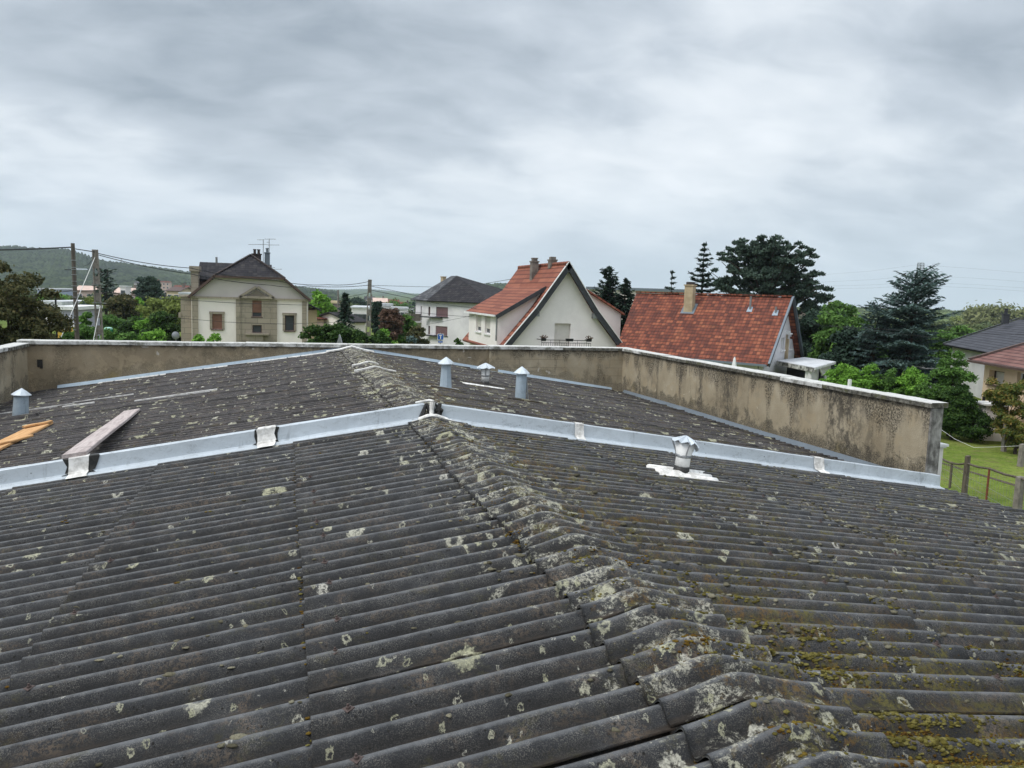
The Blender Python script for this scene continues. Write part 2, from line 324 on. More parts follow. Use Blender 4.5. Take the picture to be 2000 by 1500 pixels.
def mat_wood(name, c1, c2, sc=(2, 30, 30)):
    b = NB(name)
    n_ = b.noise(1.2, 6, 0.65, 0.6, b.map(b.obj, sc))
    col = b.mix(b.step(n_, 0.35, 0.65), c1, c2)
    col = b.mix(b.math('MULTIPLY', b.step(b.noise(4, 4, 0.7), 0.55, 0.7), 0.5), col, tuple(x*0.55 for x in c2))
    return b.fin(col, 0.85, 0, b.bump(n_, 0.4, 0.006), 0.2)
M['plank_grey'] = mat_wood('weathered_pinkish_board', (0.50, 0.435, 0.415), (0.34, 0.285, 0.27))
M['plank_new'] = mat_wood('fresh_sawn_board', (0.62, 0.37, 0.18), (0.48, 0.26, 0.11))
M['pole_wood'] = mat_wood('dark_pole_wood', (0.085, 0.07, 0.06), (0.14, 0.12, 0.10), (20, 20, 1))
M['pole_conc'] = mat_simple('pole_concrete', (0.24, 0.215, 0.19), (0.15, 0.135, 0.12), 6, 0.9, 0, 0.4)

# buildings
M['white_wall'] = mat_simple('white_render', (0.80, 0.755, 0.735), (0.74, 0.695, 0.675), 0.9, 0.9, 0, 0.2, 60)
M['grey_wall'] = mat_simple('pale_grey_render', (0.68, 0.665, 0.675), (0.58, 0.565, 0.58), 0.6, 0.9, 0, 0.2, 60)
M['cream_wall'] = mat_simple('cream_render', (0.86, 0.785, 0.74), (0.80, 0.725, 0.68), 0.7, 0.9, 0, 0.2, 60)
M['greige_wall'] = mat_simple('greige_render', (0.545, 0.495, 0.47), (0.50, 0.455, 0.435), 0.7, 0.9, 0, 0.2, 60)
M['peach_wall'] = mat_simple('peach_render', (0.70, 0.53, 0.37), (0.62, 0.46, 0.32), 0.7, 0.9, 0, 0.2, 60)
M['yellow_wall'] = mat_simple('yellow_render', (0.62, 0.50, 0.33), (0.55, 0.44, 0.29), 0.7, 0.9)
M['pink_wall'] = mat_simple('pink_render', (0.60, 0.45, 0.38), (0.52, 0.39, 0.33), 0.7, 0.9)
M['blue_wall'] = mat_simple('blue_grey_cladding', (0.40, 0.46, 0.56), (0.36, 0.42, 0.52), 0.4, 0.7)
M['purple_wall'] = mat_simple('violet_grey_render', (0.38, 0.38, 0.46), (0.34, 0.34, 0.42), 0.4, 0.8)
M['dark_trim'] = mat_simple('dark_bargeboard', (0.028, 0.030, 0.036), (0.045, 0.047, 0.052), 3, 0.5)
M['brown_trim'] = mat_simple('brown_trim', (0.10, 0.062, 0.052), (0.07, 0.045, 0.038), 3, 0.6)
M['white_trim'] = mat_simple('white_trim', (0.78, 0.78, 0.77), (0.66, 0.66, 0.65), 3, 0.5)
M['shutter_brown'] = mat_simple('brown_roller_shutter', (0.215, 0.105, 0.075), (0.18, 0.088, 0.062), 3, 0.6)
M['shutter_plum'] = mat_simple('plum_roller_shutter', (0.17, 0.10, 0.105), (0.14, 0.085, 0.09), 3, 0.6)
M['shutter_pale'] = mat_simple('pale_roller_shutter', (0.56, 0.53, 0.49), (0.52, 0.49, 0.45), 3, 0.6)
M['iron'] = mat_simple('black_iron', (0.025, 0.025, 0.028), None, 3, 0.5, 0.4)
M['steel'] = mat_simple('dull_steel', (0.30, 0.31, 0.32), None, 3, 0.45, 0.6)
M['chimney'] = mat_simple('chimney_render', (0.21, 0.185, 0.16), (0.12, 0.105, 0.095), 3, 0.9, 0, 0.4)
M['chimney_tan'] = mat_simple('tan_chimney_render', (0.46, 0.37, 0.25), (0.34, 0.265, 0.17), 2, 0.9, 0, 0.4)
M['chimney_dark'] = mat_simple('sooty_brick', (0.060, 0.045, 0.042), (0.03, 0.025, 0.025), 5, 0.9, 0, 0.4)
def mat_glass():
    b = NB('window_glass'); return b.fin(b.mix(b.noise(1.2, 2), (0.03, 0.035, 0.04), (0.09, 0.10, 0.11)), 0.12, 0, None, 0.6)
M['glass'] = mat_glass()
def mat_stone(name, c1, c2, bw=0.9, rh=0.42):
    b = NB(name); X, Y, Z = b.xyz(); P = b.comb(b.math('ADD', X, Y), Z)
    br = b.n('ShaderNodeTexBrick'); b.put(br.inputs['Vector'], P); br.inputs['Scale'].default_value = 1.0
    br.inputs['Brick Width'].default_value = bw; br.inputs['Row Height'].default_value = rh; br.inputs['Mortar Size'].default_value = 0.014
    b.put(br.inputs['Color1'], c1); b.put(br.inputs['Color2'], c2); b.put(br.inputs['Mortar'], tuple(x*0.6 for x in c2))
    col = b.mix(b.math('MULTIPLY', b.step(b.noise(1.8, 5, 0.7), 0.5, 0.7), 0.5), br.outputs['Color'], tuple(x*0.55 for x in c2))
    return b.fin(col, 0.95, 0, b.bump(b.noise(20, 4), 0.3, 0.02))
M['stone'] = mat_stone('sandstone_blocks', (0.345, 0.295, 0.232), (0.285, 0.245, 0.195))
def mat_tiles(name, cols, row, colw, wave=0.5, dark=(0.05, 0.02, 0.015), stain=0.3):
    """tiles drawn in the local frame of the slope: Object X runs along the eave, Object Y up the slope"""
    b = NB(name); X, Y, Z = b.xyz()
    ry = b.math('DIVIDE', Y, row); rx = b.math('DIVIDE', X, colw)
    iy = b.math('FLOOR', ry); fy = b.math('SUBTRACT', ry, iy)
    ix = b.math('FLOOR', rx); fx = b.math('SUBTRACT', rx, ix)
    wn_ = b.n('ShaderNodeTexWhiteNoise'); wn_.noise_dimensions = '2D'; b.put(wn_.inputs['Vector'], b.comb(ix, iy))
    pick = b.math('ADD', b.math('MULTIPLY', wn_.outputs['Value'], 0.34), b.math('MULTIPLY', b.noise(0.9, 5, 0.7, 0.2), 0.80))
    col = b.ramp(pick, [(0.18, cols[0]), (0.45, cols[1]), (0.62, cols[2]), (0.9, cols[3])])
    col = b.mix(b.math('MULTIPLY', b.step(b.noise(0.9, 5, 0.65, 0.3), 0.54, 0.68), stain), col, dark)
    lap = b.math('SUBTRACT', 1.0, b.step(fy, 0.06, 0.34))                   # shade line painted under each course, on top of the bump
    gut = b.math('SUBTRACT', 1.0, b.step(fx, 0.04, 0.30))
    col = b.mix(b.math('MULTIPLY', lap, 0.88), col, dark); col = b.mix(b.math('MULTIPLY', gut, 0.55*wave), col, dark)  # lap shade and the gaps between tile columns are mixed into the colour
    hgt = b.math('ADD', b.math('SUBTRACT', 1.0, fy), b.math('MULTIPLY', b.math('SINE', b.math('MULTIPLY', fx, math.pi)), wave))
    return b.fin(col, 0.85, 0, b.bump(hgt, 1.0, 0.045), 0.2)
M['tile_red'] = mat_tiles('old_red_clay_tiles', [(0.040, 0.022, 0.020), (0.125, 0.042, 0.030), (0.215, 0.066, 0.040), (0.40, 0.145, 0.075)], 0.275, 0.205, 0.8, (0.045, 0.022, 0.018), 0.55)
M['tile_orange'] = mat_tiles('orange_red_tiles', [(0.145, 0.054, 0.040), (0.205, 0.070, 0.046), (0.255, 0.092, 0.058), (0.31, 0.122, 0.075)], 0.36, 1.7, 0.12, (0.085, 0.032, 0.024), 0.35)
M['tile_slate'] = mat_tiles('dark_scaled_slates', [(0.009, 0.009, 0.012), (0.017, 0.016, 0.020), (0.028, 0.025, 0.028), (0.060, 0.055, 0.052)], 0.30, 0.30, 0.4, (0.014, 0.013, 0.015), 0.3)
M['tile_slate2'] = mat_tiles('pale_slates', [(0.038, 0.039, 0.046), (0.055, 0.056, 0.063), (0.078, 0.079, 0.085), (0.20, 0.20, 0.20)], 0.30, 0.4, 0.1, (0.035, 0.035, 0.04), 0.3)
M['tile_grey'] = mat_tiles('charcoal_tiles', [(0.040, 0.042, 0.052), (0.055, 0.057, 0.068), (0.070, 0.072, 0.084), (0.085, 0.087, 0.10)], 0.34, 0.30, 0.5, (0.014, 0.014, 0.018), 0.2)
M['tile_plum'] = mat_tiles('plum_tiles', [(0.105, 0.048, 0.043), (0.15, 0.070, 0.060), (0.185, 0.092, 0.078), (0.23, 0.125, 0.105)], 0.34, 0.33, 0.2, (0.035, 0.018, 0.02), 0.2)
M['roof_white'] = mat_simple('white_roof_sheet', (0.62, 0.63, 0.65), (0.47, 0.48, 0.50), 1.3, 0.6)

def mat_leaf(name, stops, trans=0.25, scale=0.45):
    b = NB(name); g = b.n('ShaderNodeNewGeometry')
    f = b.math('ADD', b.math('MULTIPLY', g.outputs['Random Per Island'], 0.5), b.math('MULTIPLY', b.noise(scale, 4, 0.65), 0.55))
    k = len(stops)
    col = b.ramp(f, [(0.22 + 0.62*i/(k-1), c) for i, c in enumerate(stops)])
    b.fin(col, 0.7, 0, None, 0.15)
    tr = b.n('ShaderNodeBsdfTranslucent'); b.put(tr.inputs[0], col)
    ms = b.n('ShaderNodeMixShader'); ms.inputs[0].default_value = trans
    b.t.links.new(b.bsdf.outputs[0], ms.inputs[1]); b.t.links.new(tr.outputs[0], ms.inputs[2]); b.t.links.new(ms.outputs[0], b.out.inputs[0])
    return b.m
M['lf_dark'] = mat_leaf('dark_conifer_needles', [(0.013, 0.026, 0.018), (0.026, 0.051, 0.034), (0.047, 0.079, 0.053)], 0.12)
M['lf_pine'] = mat_leaf('pine_needles', [(0.026, 0.046, 0.035), (0.051, 0.082, 0.062), (0.097, 0.139, 0.097)], 0.12)
M['lf_cedar'] = mat_leaf('blue_cedar_needles', [(0.044, 0.077, 0.074), (0.084, 0.134, 0.121), (0.152, 0.217, 0.193)], 0.15)
M['lf_mid'] = mat_leaf('mid_green_leaves', [(0.041, 0.094, 0.022), (0.085, 0.173, 0.037), (0.150, 0.281, 0.060)], 0.3)
M['lf_bright'] = mat_leaf('fresh_green_leaves', [(0.082, 0.192, 0.026), (0.155, 0.319, 0.043), (0.274, 0.493, 0.082)], 0.35)
M['lf_lime'] = mat_leaf('spring_yellow_green_leaves', [(0.102, 0.139, 0.031), (0.175, 0.217, 0.051), (0.254, 0.302, 0.085)], 0.35)
M['lf_olive'] = mat_leaf('brownish_olive_leaves', [(0.036, 0.044, 0.017), (0.076, 0.080, 0.030), (0.145, 0.118, 0.049)], 0.25)
M['lf_brown'] = mat_leaf('reddish_brown_twigs', [(0.080, 0.045, 0.030), (0.130, 0.078, 0.055), (0.175, 0.110, 0.080)], 0.2)
M['lf_orange'] = mat_leaf('green_and_orange_leaves', [(0.048, 0.096, 0.024), (0.132, 0.156, 0.036), (0.312, 0.204, 0.060)], 0.3, 1.2)
M['lf_hedge'] = mat_leaf('hedge_leaves', [(0.017, 0.043, 0.011), (0.037, 0.081, 0.017), (0.081, 0.140, 0.030)], 0.25)
M['lf_pale'] = mat_leaf('pale_spring_leaves', [(0.12, 0.14, 0.055), (0.19, 0.21, 0.085), (0.27, 0.28, 0.13)], 0.35)
M['lf_wood'] = mat_leaf('mixed_far_foliage', [(0.038, 0.055, 0.023), (0.078, 0.106, 0.038), (0.146, 0.171, 0.063)], 0.2, .03)
M['bark'] = mat_simple('bark', (0.075, 0.060, 0.048), (0.045, 0.036, 0.030), 5, 0.95, 0, 0.6, 30)

# ------------------------------------------------------------------ mesh helpers
def tag(o, label=None, cat=None, group=None, kind=None):
    if label: o['label'] = label
    if cat: o['category'] = cat
    if group: o['group'] = group
    if kind: o['kind'] = kind
    return o
def mesh_obj(name, V, Fc, mat, parent=None, smooth=False, frame=None):
    """frame: 4x4 local-to-world; V are local to it.  Without a frame V is in world coordinates (re-based onto the parent)."""
    V = np.asarray(V, float)
    me = bpy.data.meshes.new(name)
    me.from_pydata(V.tolist(), [], Fc); me.update()
    if smooth: me.polygons.foreach_set('use_smooth', [True]*len(me.polygons))
    for m_ in (mat if isinstance(mat, (list, tuple)) else [mat]): me.materials.append(m_)
    o = bpy.data.objects.new(name, me); COL.objects.link(o)
    if parent is not None: o.parent = parent
    if frame is not None:
        fm = Matrix(frame)
        o.matrix_basis = (parent_world(parent).inverted() @ fm) if parent is not None else fm
    elif parent is not None:
        o.matrix_basis = parent_world(parent).inverted()
    return o
_PW = {}
def parent_world(p):
    return _PW[p.name]
def reg(o, mw):
    _PW[o.name] = mw; return o
def root(name, loc, label, cat, group=None, rz=0.0):
    o = bpy.data.objects.new(name, None); COL.objects.link(o)
    o.empty_display_size = 0.3
    mw = Matrix.Translation(Vector([float(c) for c in loc])) @ Matrix.Rotation(rz, 4, 'Z')
    o.matrix_basis = mw; reg(o, mw)
    return tag(o, label, cat, group)
class MB:
    def __init__(s): s.v = []; s.f = []; s.mi = []; s.cur = 0
    def add(s, V, Fc):
        n = len(s.v); s.v.extend([tuple(map(float, p)) for p in V]); s.f.extend([tuple(i+n for i in f) for f in Fc]); s.mi.extend([s.cur]*len(Fc)); return s
    def hexa(s, P):           # 8 points: bottom 4 (ccw) then top 4
        return s.add(P, [(0, 3, 2, 1), (4, 5, 6, 7), (0, 1, 5, 4), (1, 2, 6, 5), (2, 3, 7, 6), (3, 0, 4, 7)])
    def box(s, c, ex, ey, ez, sx, sy, sz):   # c: centre of the base
        c = np.array(c, float); ex = np.array(ex, float)*sx/2; ey = np.array(ey, float)*sy/2; ez = np.array(ez, float)*sz
        b = [c-ex-ey, c+ex-ey, c+ex+ey, c-ex+ey]
        return s.hexa(b + [q+ez for q in b])
    def abox(s, x0, x1, y0, y1, z0, z1):
        return s.hexa([(x0, y0, z0), (x1, y0, z0), (x1, y1, z0), (x0, y1, z0), (x0, y0, z1), (x1, y0, z1), (x1, y1, z1), (x0, y1, z1)])
    def tube(s, path, radii, n=8, cap=True):
        path = [np.array(p, float) for p in path]
        if isinstance(radii, (int, float)): radii = [radii]*len(path)
        V = []; 
        for i, p in enumerate(path):
            d = path[min(i+1, len(path)-1)] - path[max(i-1, 0)]; d = d/(np.linalg.norm(d)+1e-9)
            a = np.cross(d, (0, 0, 1.0)); 
            if np.linalg.norm(a) < 1e-3: a = np.array([1.0, 0, 0])
            a /= np.linalg.norm(a); c = np.cross(d, a)
            for k in range(n):
                t = 2*math.pi*k/n; V.append(p + radii[i]*(math.cos(t)*a + math.sin(t)*c))
        Fc = [(i*n+k, i*n+(k+1) % n, (i+1)*n+(k+1) % n, (i+1)*n+k) for i in range(len(path)-1) for k in range(n)]
        if cap: Fc += [tuple(range(n))[::-1], tuple((len(path)-1)*n+k for k in range(n))]
        return s.add(V, Fc)
    def lathe(s, c, prof, n=16, tilt=None, wob=0.0):    # prof: [(r, z)]
        c = np.array(c, float); V = []
        T = np.eye(3) if tilt is None else tilt
        for j, (r, z) in enumerate(prof):
            for k in range(n):
                t = 2*math.pi*k/n; rr = r*(1+wob*math.sin(k*2.6+j*1.3)); V.append(c + T @ np.array([rr*math.cos(t), rr*math.sin(t), z]))
        Fc = [(i*n+k, i*n+(k+1) % n, (i+1)*n+(k+1) % n, (i+1)*n+k) for i in range(len(prof)-1) for k in range(n)]
        Fc += [tuple(range(n))[::-1], tuple((len(prof)-1)*n+k for k in range(n))]
        return s.add(V, Fc)
    def build(s, name, mat, parent=None, smooth=False, frame=None):
        o = mesh_obj(name, s.v, s.f, mat, parent, smooth, frame)
        if isinstance(mat, (list, tuple)): o.data.polygons.foreach_set('material_index', s.mi)
        return o
X3, Y3, Z3 = np.array([1., 0, 0]), np.array([0, 1., 0]), np.array([0, 0, 1.])
def slab_poly(name, P, n, th, mat, parent, ex=None):
    """flat polygon P (world, ccw seen from outside), thickness th behind it; local frame X=ex (along the eave), Z=n"""
    P = [np.array(p, float) for p in P]; n = np.array(n, float)/np.linalg.norm(n)
    ex = np.array(ex, float) if ex is not None else P[1]-P[0]
    ex = ex - n*(ex@n); ex /= np.linalg.norm(ex); ey = np.cross(n, ex); o = P[0]
    L = [((p-o)@ex, (p-o)@ey, (p-o)@n) for p in P]
    k = len(L); V = L + [(a, b_, c-th) for a, b_, c in L]
    Fc = [tuple(range(k)), tuple(range(2*k-1, k-1, -1))] + [(i, k+i, k+(i+1) % k, (i+1) % k) for i in range(k)]
    fr = ((ex[0], ey[0], n[0], o[0]), (ex[1], ey[1], n[1], o[1]), (ex[2], ey[2], n[2], o[2]), (0, 0, 0, 1))
    return mesh_obj(name, V, Fc, mat, parent, False, fr)
def wall(name, o, ex, n, outer, holes, mat, parent, depth=0.18):
    """wall face through o along ex and up, outward normal n; outer/holes are [(u, z)] and rectangles (u0, u1, z0, z1); real reveals"""
    o = np.array(o, float); ex = np.array(ex, float); n = np.array(n, float)
    hp = [[(a, c), (b, c), (b, d), (a, d)] for a, b, c, d in holes]
    zb = min(p[1] for p in outer); V, Fc = [], []
    topc = sorted([p for p in outer if p[1] > zb+1e-6] + ([p for p in outer if False])); 
    us = sorted(set([round(float(p[0]), 5) for p in outer] + [round(float(q), 5) for h in holes for q in h[:2]]))
    tu = [float(p[0]) for p in topc]; tz = [float(p[1]) for p in topc]
    flip = np.cross(ex, Z3) @ n < 0
    for ua, ub in zip(us[:-1], us[1:]):
        if ub-ua < 1e-4: continue
        um = (ua+ub)/2; hs = sorted([(c_, d_) for a_, b_, c_, d_ in holes if a_-1e-4 < um < b_+1e-4]); lo = [zb, zb]; ta, tb = np.interp(ua, tu, tz), np.interp(ub, tu, tz)
        spans = []; cur = (zb, zb)
        for c_, d_ in hs: spans.append((cur, (c_, c_))); cur = (d_, d_)
        spans.append((cur, (ta, tb)))
        for (la, lb), (ha, hb_) in spans:
            s = len(V); V += [o+ex*ua+Z3*la, o+ex*ub+Z3*lb, o+ex*ub+Z3*hb_, o+ex*ua+Z3*ha]; f = (s, s+1, s+2, s+3); Fc.append(f[::-1] if flip else f)
    for loop in [outer] + hp:                                       # returns round the edge and the reveals of every opening
        k = len(loop); s = len(V)
        V += [o + ex*u + Z3*z for u, z in loop] + [o + ex*u + Z3*z - n*depth for u, z in loop]
        Fc += [(s+i, s+(i+1) % k, s+k+(i+1) % k, s+k+i) for i in range(k)]
    return mesh_obj(name, V, Fc, mat, parent)
def window(parent, o, ex, n, rect, mat='glass', depth=0.13, frame='white_trim', sill='white_trim', bars=1, shutter=None, drop=1.0, surround=None, sname='window'):
    """pane, frame, roller shutter, sill: set back into the opening rect=(u0,u1,z0,z1)"""
    o = np.array(o, float); u0, u1, z0, z1 = rect; um = (u0+u1)/2; w_ = u1-u0; h = z1-z0
    P = lambda u, z, d: o + ex*u + Z3*z - n*d
    fm = MB(); t = min(0.06, w_*0.09)
    for u, a in ((u0+t/2, t), (u1-t/2, t)): fm.box(P(u, z0, depth-0.02), ex, n, Z3, a, 0.05, h)
    for z in (z0, z1-t): fm.box(P(um, z, depth-0.02), ex, n, Z3, w_-2*t, 0.048, t)
    for k in range(bars): fm.box(P(u0+w_*(k+1)/(bars+1), z0+t, depth-0.02), ex, n, Z3, t*1.1, 0.046, h-2*t)
    f = fm.build(sname, M[frame], parent); reg(f, parent_world(parent) @ f.matrix_basis)
    MB().box(P(um, z0+0.01, depth+0.03), ex, n, Z3, w_-0.02, 0.02, h-0.02).build('pane', M[mat], f)
    if shutter:
        zz = z1 - h*drop
        MB().box(P(um, zz, depth-0.055), ex, n, Z3, w_-0.015, 0.02, z1-zz).build('roller_shutter', M[shutter], f)
    if sill: MB().box(P(um, z0-0.07, -0.05+0.04), ex, n, Z3, w_+0.16, 0.16, 0.066).build('sill', M[sill], f)
    if surround:
        sm = MB(); s_ = 0.16
        for u in (u0-s_/2, u1+s_/2): sm.box(P(u, z0, -0.02), ex, n, Z3, s_, 0.07, h)
        sm.box(P(um, z1, -0.025), ex, n, Z3, w_+2*s_+0.06, 0.09, 0.18)
        sm.build('surround', M[surround], f)
    return f
def chimney(parent, c, ex, ey, sx, sy, h, mat, cap=True, pots=0):
    c = np.array(c, float); m = MB().box(c, ex, ey, Z3, sx, sy, h)
    if cap: m.box(c+Z3*(h+0.001), ex, ey, Z3, sx*1.18, sy*1.18, 0.08)
    o = m.build('chimney', M[mat], parent); reg(o, parent_world(parent) @ o.matrix_basis)
    for k in range(pots):
        q = c + Z3*(h+0.08) + np.array(ex)*((k+0.5)/pots-0.5)*sx*0.9
        MB().lathe(q, [(0.11, 0), (0.10, 0.28), (0.14, 0.30), (0.13, 0.36)], 10).build('chimney_pot', M[mat], o)
    return o

# ------------------------------------------------------------------ ground
def terrain():
    nr, na = 150, 240
    rs = np.concatenate([[0.0], np.geomspace(3, 12000, nr)]); an = np.linspace(0, 2*math.pi, na, endpoint=False)
    V = [(CAM[0], CAM[1], GZ)]; Fc = []
    for r in rs[1:]:
        x = CAM[0] + r*np.sin(an); y = CAM[1] + r*np.cos(an)
        z = gz(x, y) + (np.sin(x*0.013+1)*np.cos(y*0.011)*1.2*np.clip((r-130)/300, 0, 1)) - 14.0*np.clip((r-2500)/4000, 0, 1)
        V += list(zip(x, y, z))
    for k in range(na): Fc.append((0, 1+(k+1) % na, 1+k))
    for i in range(len(rs)-2):
        for k in range(na):
            a = 1+i*na+k; b = 1+i*na+(k+1) % na; Fc.append((a, b, b+na, a+na))
    b = NB('meadow_ground'); X, Y, Z = b.xyz()
    gr = b.ramp(b.noise(0.35, 6, 0.65), [(0.3, (0.085, 0.125, 0.022)), (0.5, (0.140, 0.190, 0.034)), (0.7, (0.200, 0.235, 0.058))])
    gr = b.mix(b.math('MULTIPLY', b.step(b.noise(2.2, 5, 0.7), 0.45, 0.7), 0.5), gr, (0.22, 0.20, 0.085))
    gr = b.mix(b.math('MULTIPLY', b.step(b.noise(7, 5, 0.8), 0.48, 0.62), 0.65), gr, (0.055, 0.080, 0.018))
    gr = b.mix(b.math('MULTIPLY', b.step(b.noise(1.1, 5, 0.8), 0.56, 0.66), 0.6), gr, (0.12, 0.11, 0.045))
    far = b.ramp(b.noise(0.012, 6, 0.7), [(0.35, (0.035, 0.060, 0.020)), (0.5, (0.07, 0.10, 0.032)), (0.62, (0.11, 0.13, 0.05))])
    d = b.math('SQRT', b.math('ADD', b.math('MULTIPLY', X, X), b.math('MULTIPLY', Y, Y)))
    col = b.mix(b.step(d, 60, 180), gr, far)
    m = b.fin(col, 0.98, 0, b.bump(b.noise(9, 5, 0.7), 0.8, 0.06), 0.05)
    o = mesh_obj('ground', V, Fc, m); tag(o, 'grassy green ground spreading from the building towards the valley', 'ground', None, 'structure')
terrain()

# street behind the far parapet
bm_ = NB('asphalt'); asphalt = bm_.fin(bm_.mix(bm_.noise(30, 4, 0.7), (0.05, 0.05, 0.052), (0.075, 0.075, 0.075)), 0.95)
m = MB().add([(-60, 27, GZ+.004), (12, 27, GZ+.004), (12, 34, GZ+.004), (-60, 34, GZ+.004)], [(0, 1, 2, 3)]).build('road', asphalt)
tag(m, 'grey asphalt street running behind the far parapet', 'road', None, 'structure')
m = MB()
for y0, y1 in ((25.4, 27), (34, 35.6)): m.abox(-60, 12, y0, y1, GZ-0.05, GZ+0.12)
tag(m.build('pavement', mat_simple('pavement_slabs', (0.26, 0.255, 0.245), (0.2, 0.195, 0.19), 6)), 'pale pavement with kerb along the asphalt street', 'pavement', None, 'structure')

# ------------------------------------------------------------------ corrugated roof
PZ = Y3
YZ0, YF = 9.0, 20.03        # the zinc upstand and the far parapet
XL, XR = -7.16, 7.40
def wave(y): return AMP*(np.cos((y-YC)*2*math.pi/PITCHW) - 1.0)
def zbase(x): return -SL*abs(x)
def zsurf(x, y): return -SL*np.abs(x) + wave(y)
hous = root('warehouse', (0, 5, GZ), 'long warehouse under a low double-pitched corrugated grey roof spotted with lichen and moss', 'building')
def hnoise(x, y, s):
    return np.sin(x*s*1.3+y*s*0.7+1.1)*np.cos(y*s*1.1-x*s*0.4+2.2)
def sheets(V, Fc, courses, side, y_edges, spw, nx, seed, xmin=None):
    r = np.random.default_rng(seed)
    for ci, (xa, xb) in enumerate(courses):            # xa = upslope end, xb = lower end (|x|)
        for (ya, yb) in y_edges:
            n = max(4, int(round((yb+0.11-ya)/PITCHW*spw)))
            ys = np.linspace(ya, yb+0.11, n+1)            # the far edge runs under the next sheet
            ts = np.linspace(0, 1, nx+1)
            xs = xa + (xb-xa)*ts
            tilt = r.uniform(-0.002, 0.002); lift = r.choice([0.014, 0.020, 0.030, 0.036]) + r.uniform(0, 0.004)
            dx = r.uniform(-0.012, 0.012)
            Yg, Xg = np.meshgrid(ys, xs + dx*ts, indexing='xy')        # rows: x, cols: y
            T = np.repeat(ts[:, None], len(ys), 1)
            Z = -SL*Xg + wave(Yg) + 0.016*T + lift*np.exp(-(Yg-ya)/0.10) - 0.013*np.clip((Yg-yb)/0.11, 0, 1) - 0.004
            Z += 0.0016*hnoise(Xg*side, Yg, 7.3) + 0.0007*hnoise(Xg*side+3, Yg, 31) + tilt*(Yg-ya)
            b0 = len(V); nc = len(ys)
            P = np.stack([side*Xg, Yg, Z], -1).reshape(-1, 3); V.extend(P.tolist())
            for i in range(nx):
                for j in range(nc-1):
                    a = b0+i*nc+j; f = (a, a+1, a+nc+1, a+nc); Fc.append(f if side < 0 else f[::-1])
            # thickness: lower end and near side
            e0 = len(V); low = P[nx*nc:(nx+1)*nc].copy(); low[:, 2] -= 0.009; V.extend(low.tolist())
            for j in range(nc-1):
                a = b0+nx*nc+j; f = (a, a+1, e0+j+1, e0+j); Fc.append(f if side < 0 else f[::-1])
            s0 = len(V); sd_ = P[0:(nx+1)*nc:nc].copy(); sd_[:, 2] -= 0.009; V.extend(sd_.tolist())
            for i in range(nx):
                a = b0+i*nc; f = (a, a+nc, s0+i+1, s0+i); Fc.append(f if side < 0 else f[::-1])
def yedges(y_first, y_end, n=5, y0=None):
    E_ = []; y = y_first
    while y < y_end:
        E_.append((y, min(y+n*PITCHW, y_end))); y += n*PITCHW
    return E_
e0_ = YC + 2.5*PITCHW - 0.006
near_edges = yedges(e0_ - 3*5*PITCHW, YZ0-0.02)
far_edges = yedges(YZ0+0.16, YF-0.02)
Lc = [(0.03, 1.54), (1.44, 2.91), (2.81, 4.27), (4.17, 5.63), (5.53, 6.98), (6.88, 7.35)]
Rc = [(0.03, 1.68), (1.58, 3.04), (2.94, 4.40), (4.30, 5.76), (5.66, 7.12), (7.02, 7.72)]
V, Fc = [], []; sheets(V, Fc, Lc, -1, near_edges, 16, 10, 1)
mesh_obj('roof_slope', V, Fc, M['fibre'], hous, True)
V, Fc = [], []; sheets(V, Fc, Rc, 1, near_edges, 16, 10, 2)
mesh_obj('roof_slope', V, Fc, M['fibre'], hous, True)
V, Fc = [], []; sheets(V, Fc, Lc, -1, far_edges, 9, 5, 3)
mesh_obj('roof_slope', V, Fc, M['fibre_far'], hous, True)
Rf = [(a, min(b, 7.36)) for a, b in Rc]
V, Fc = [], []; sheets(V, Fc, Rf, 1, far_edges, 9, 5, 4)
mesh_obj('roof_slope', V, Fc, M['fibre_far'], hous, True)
def ridge_cap(edges, spw, mat, seed):
    r = np.random.default_rng(seed); V, Fc = [], []
    xs = np.concatenate([np.linspace(-0.285, -0.13, 5), np.linspace(-0.10, 0.16, 10), np.linspace(0.2, 0.415, 6)])
    for (ya, yb) in edges:
        n = max(4, int(round((yb+0.11-ya)/PITCHW*spw))); ys = np.linspace(ya, yb+0.11, n+1); nc = len(ys)
        lift = 0.020 + r.uniform(0, 0.010); dx = r.uniform(-0.02, 0.02); rise = r.uniform(0, 0.008)
        Yg, Xg = np.meshgrid(ys, xs+dx)
        Z = -SL*np.sqrt(Xg**2+0.035**2) + wave(Yg)*1.02 + 0.022 + (0.030+rise)*np.exp(-((Xg-0.03)/0.17)**2) + lift*np.exp(-(Yg-ya)/0.13) - 0.010*np.clip((Yg-yb)/0.11, 0, 1)
        Z += 0.0015*hnoise(Xg, Yg, 8)
        b0 = len(V); P = np.stack([Xg, Yg, Z], -1).reshape(-1, 3); V.extend(P.tolist())
        for i in range(len(xs)-1):
            for j in range(nc-1):
                a = b0+i*nc+j; Fc.append((a, a+nc, a+nc+1, a+1))
        for row, flip in ((0, 0), (len(xs)-1, 1)):
            s0 = len(V); q = P[row*nc:(row+1)*nc].copy(); q[:, 2] -= 0.011; V.extend(q.tolist())
            for j in range(nc-1):
                f = (b0+row*nc+j, b0+row*nc+j+1, s0+j+1, s0+j); Fc.append(f if flip else f[::-1])
        s0 = len(V); q = P[0::nc].copy(); q[:, 2] -= 0.010; V.extend(q.tolist())
        for i in range(len(xs)-1): Fc.append((b0+i*nc, s0+i, s0+i+1, b0+(i+1)*nc))
    return mesh_obj('ridge_capping', V, Fc, mat, hous, True)
ridge_cap(near_edges, 16, M['fibre'], 5); ridge_cap(far_edges, 9, M['fibre_far'], 6)
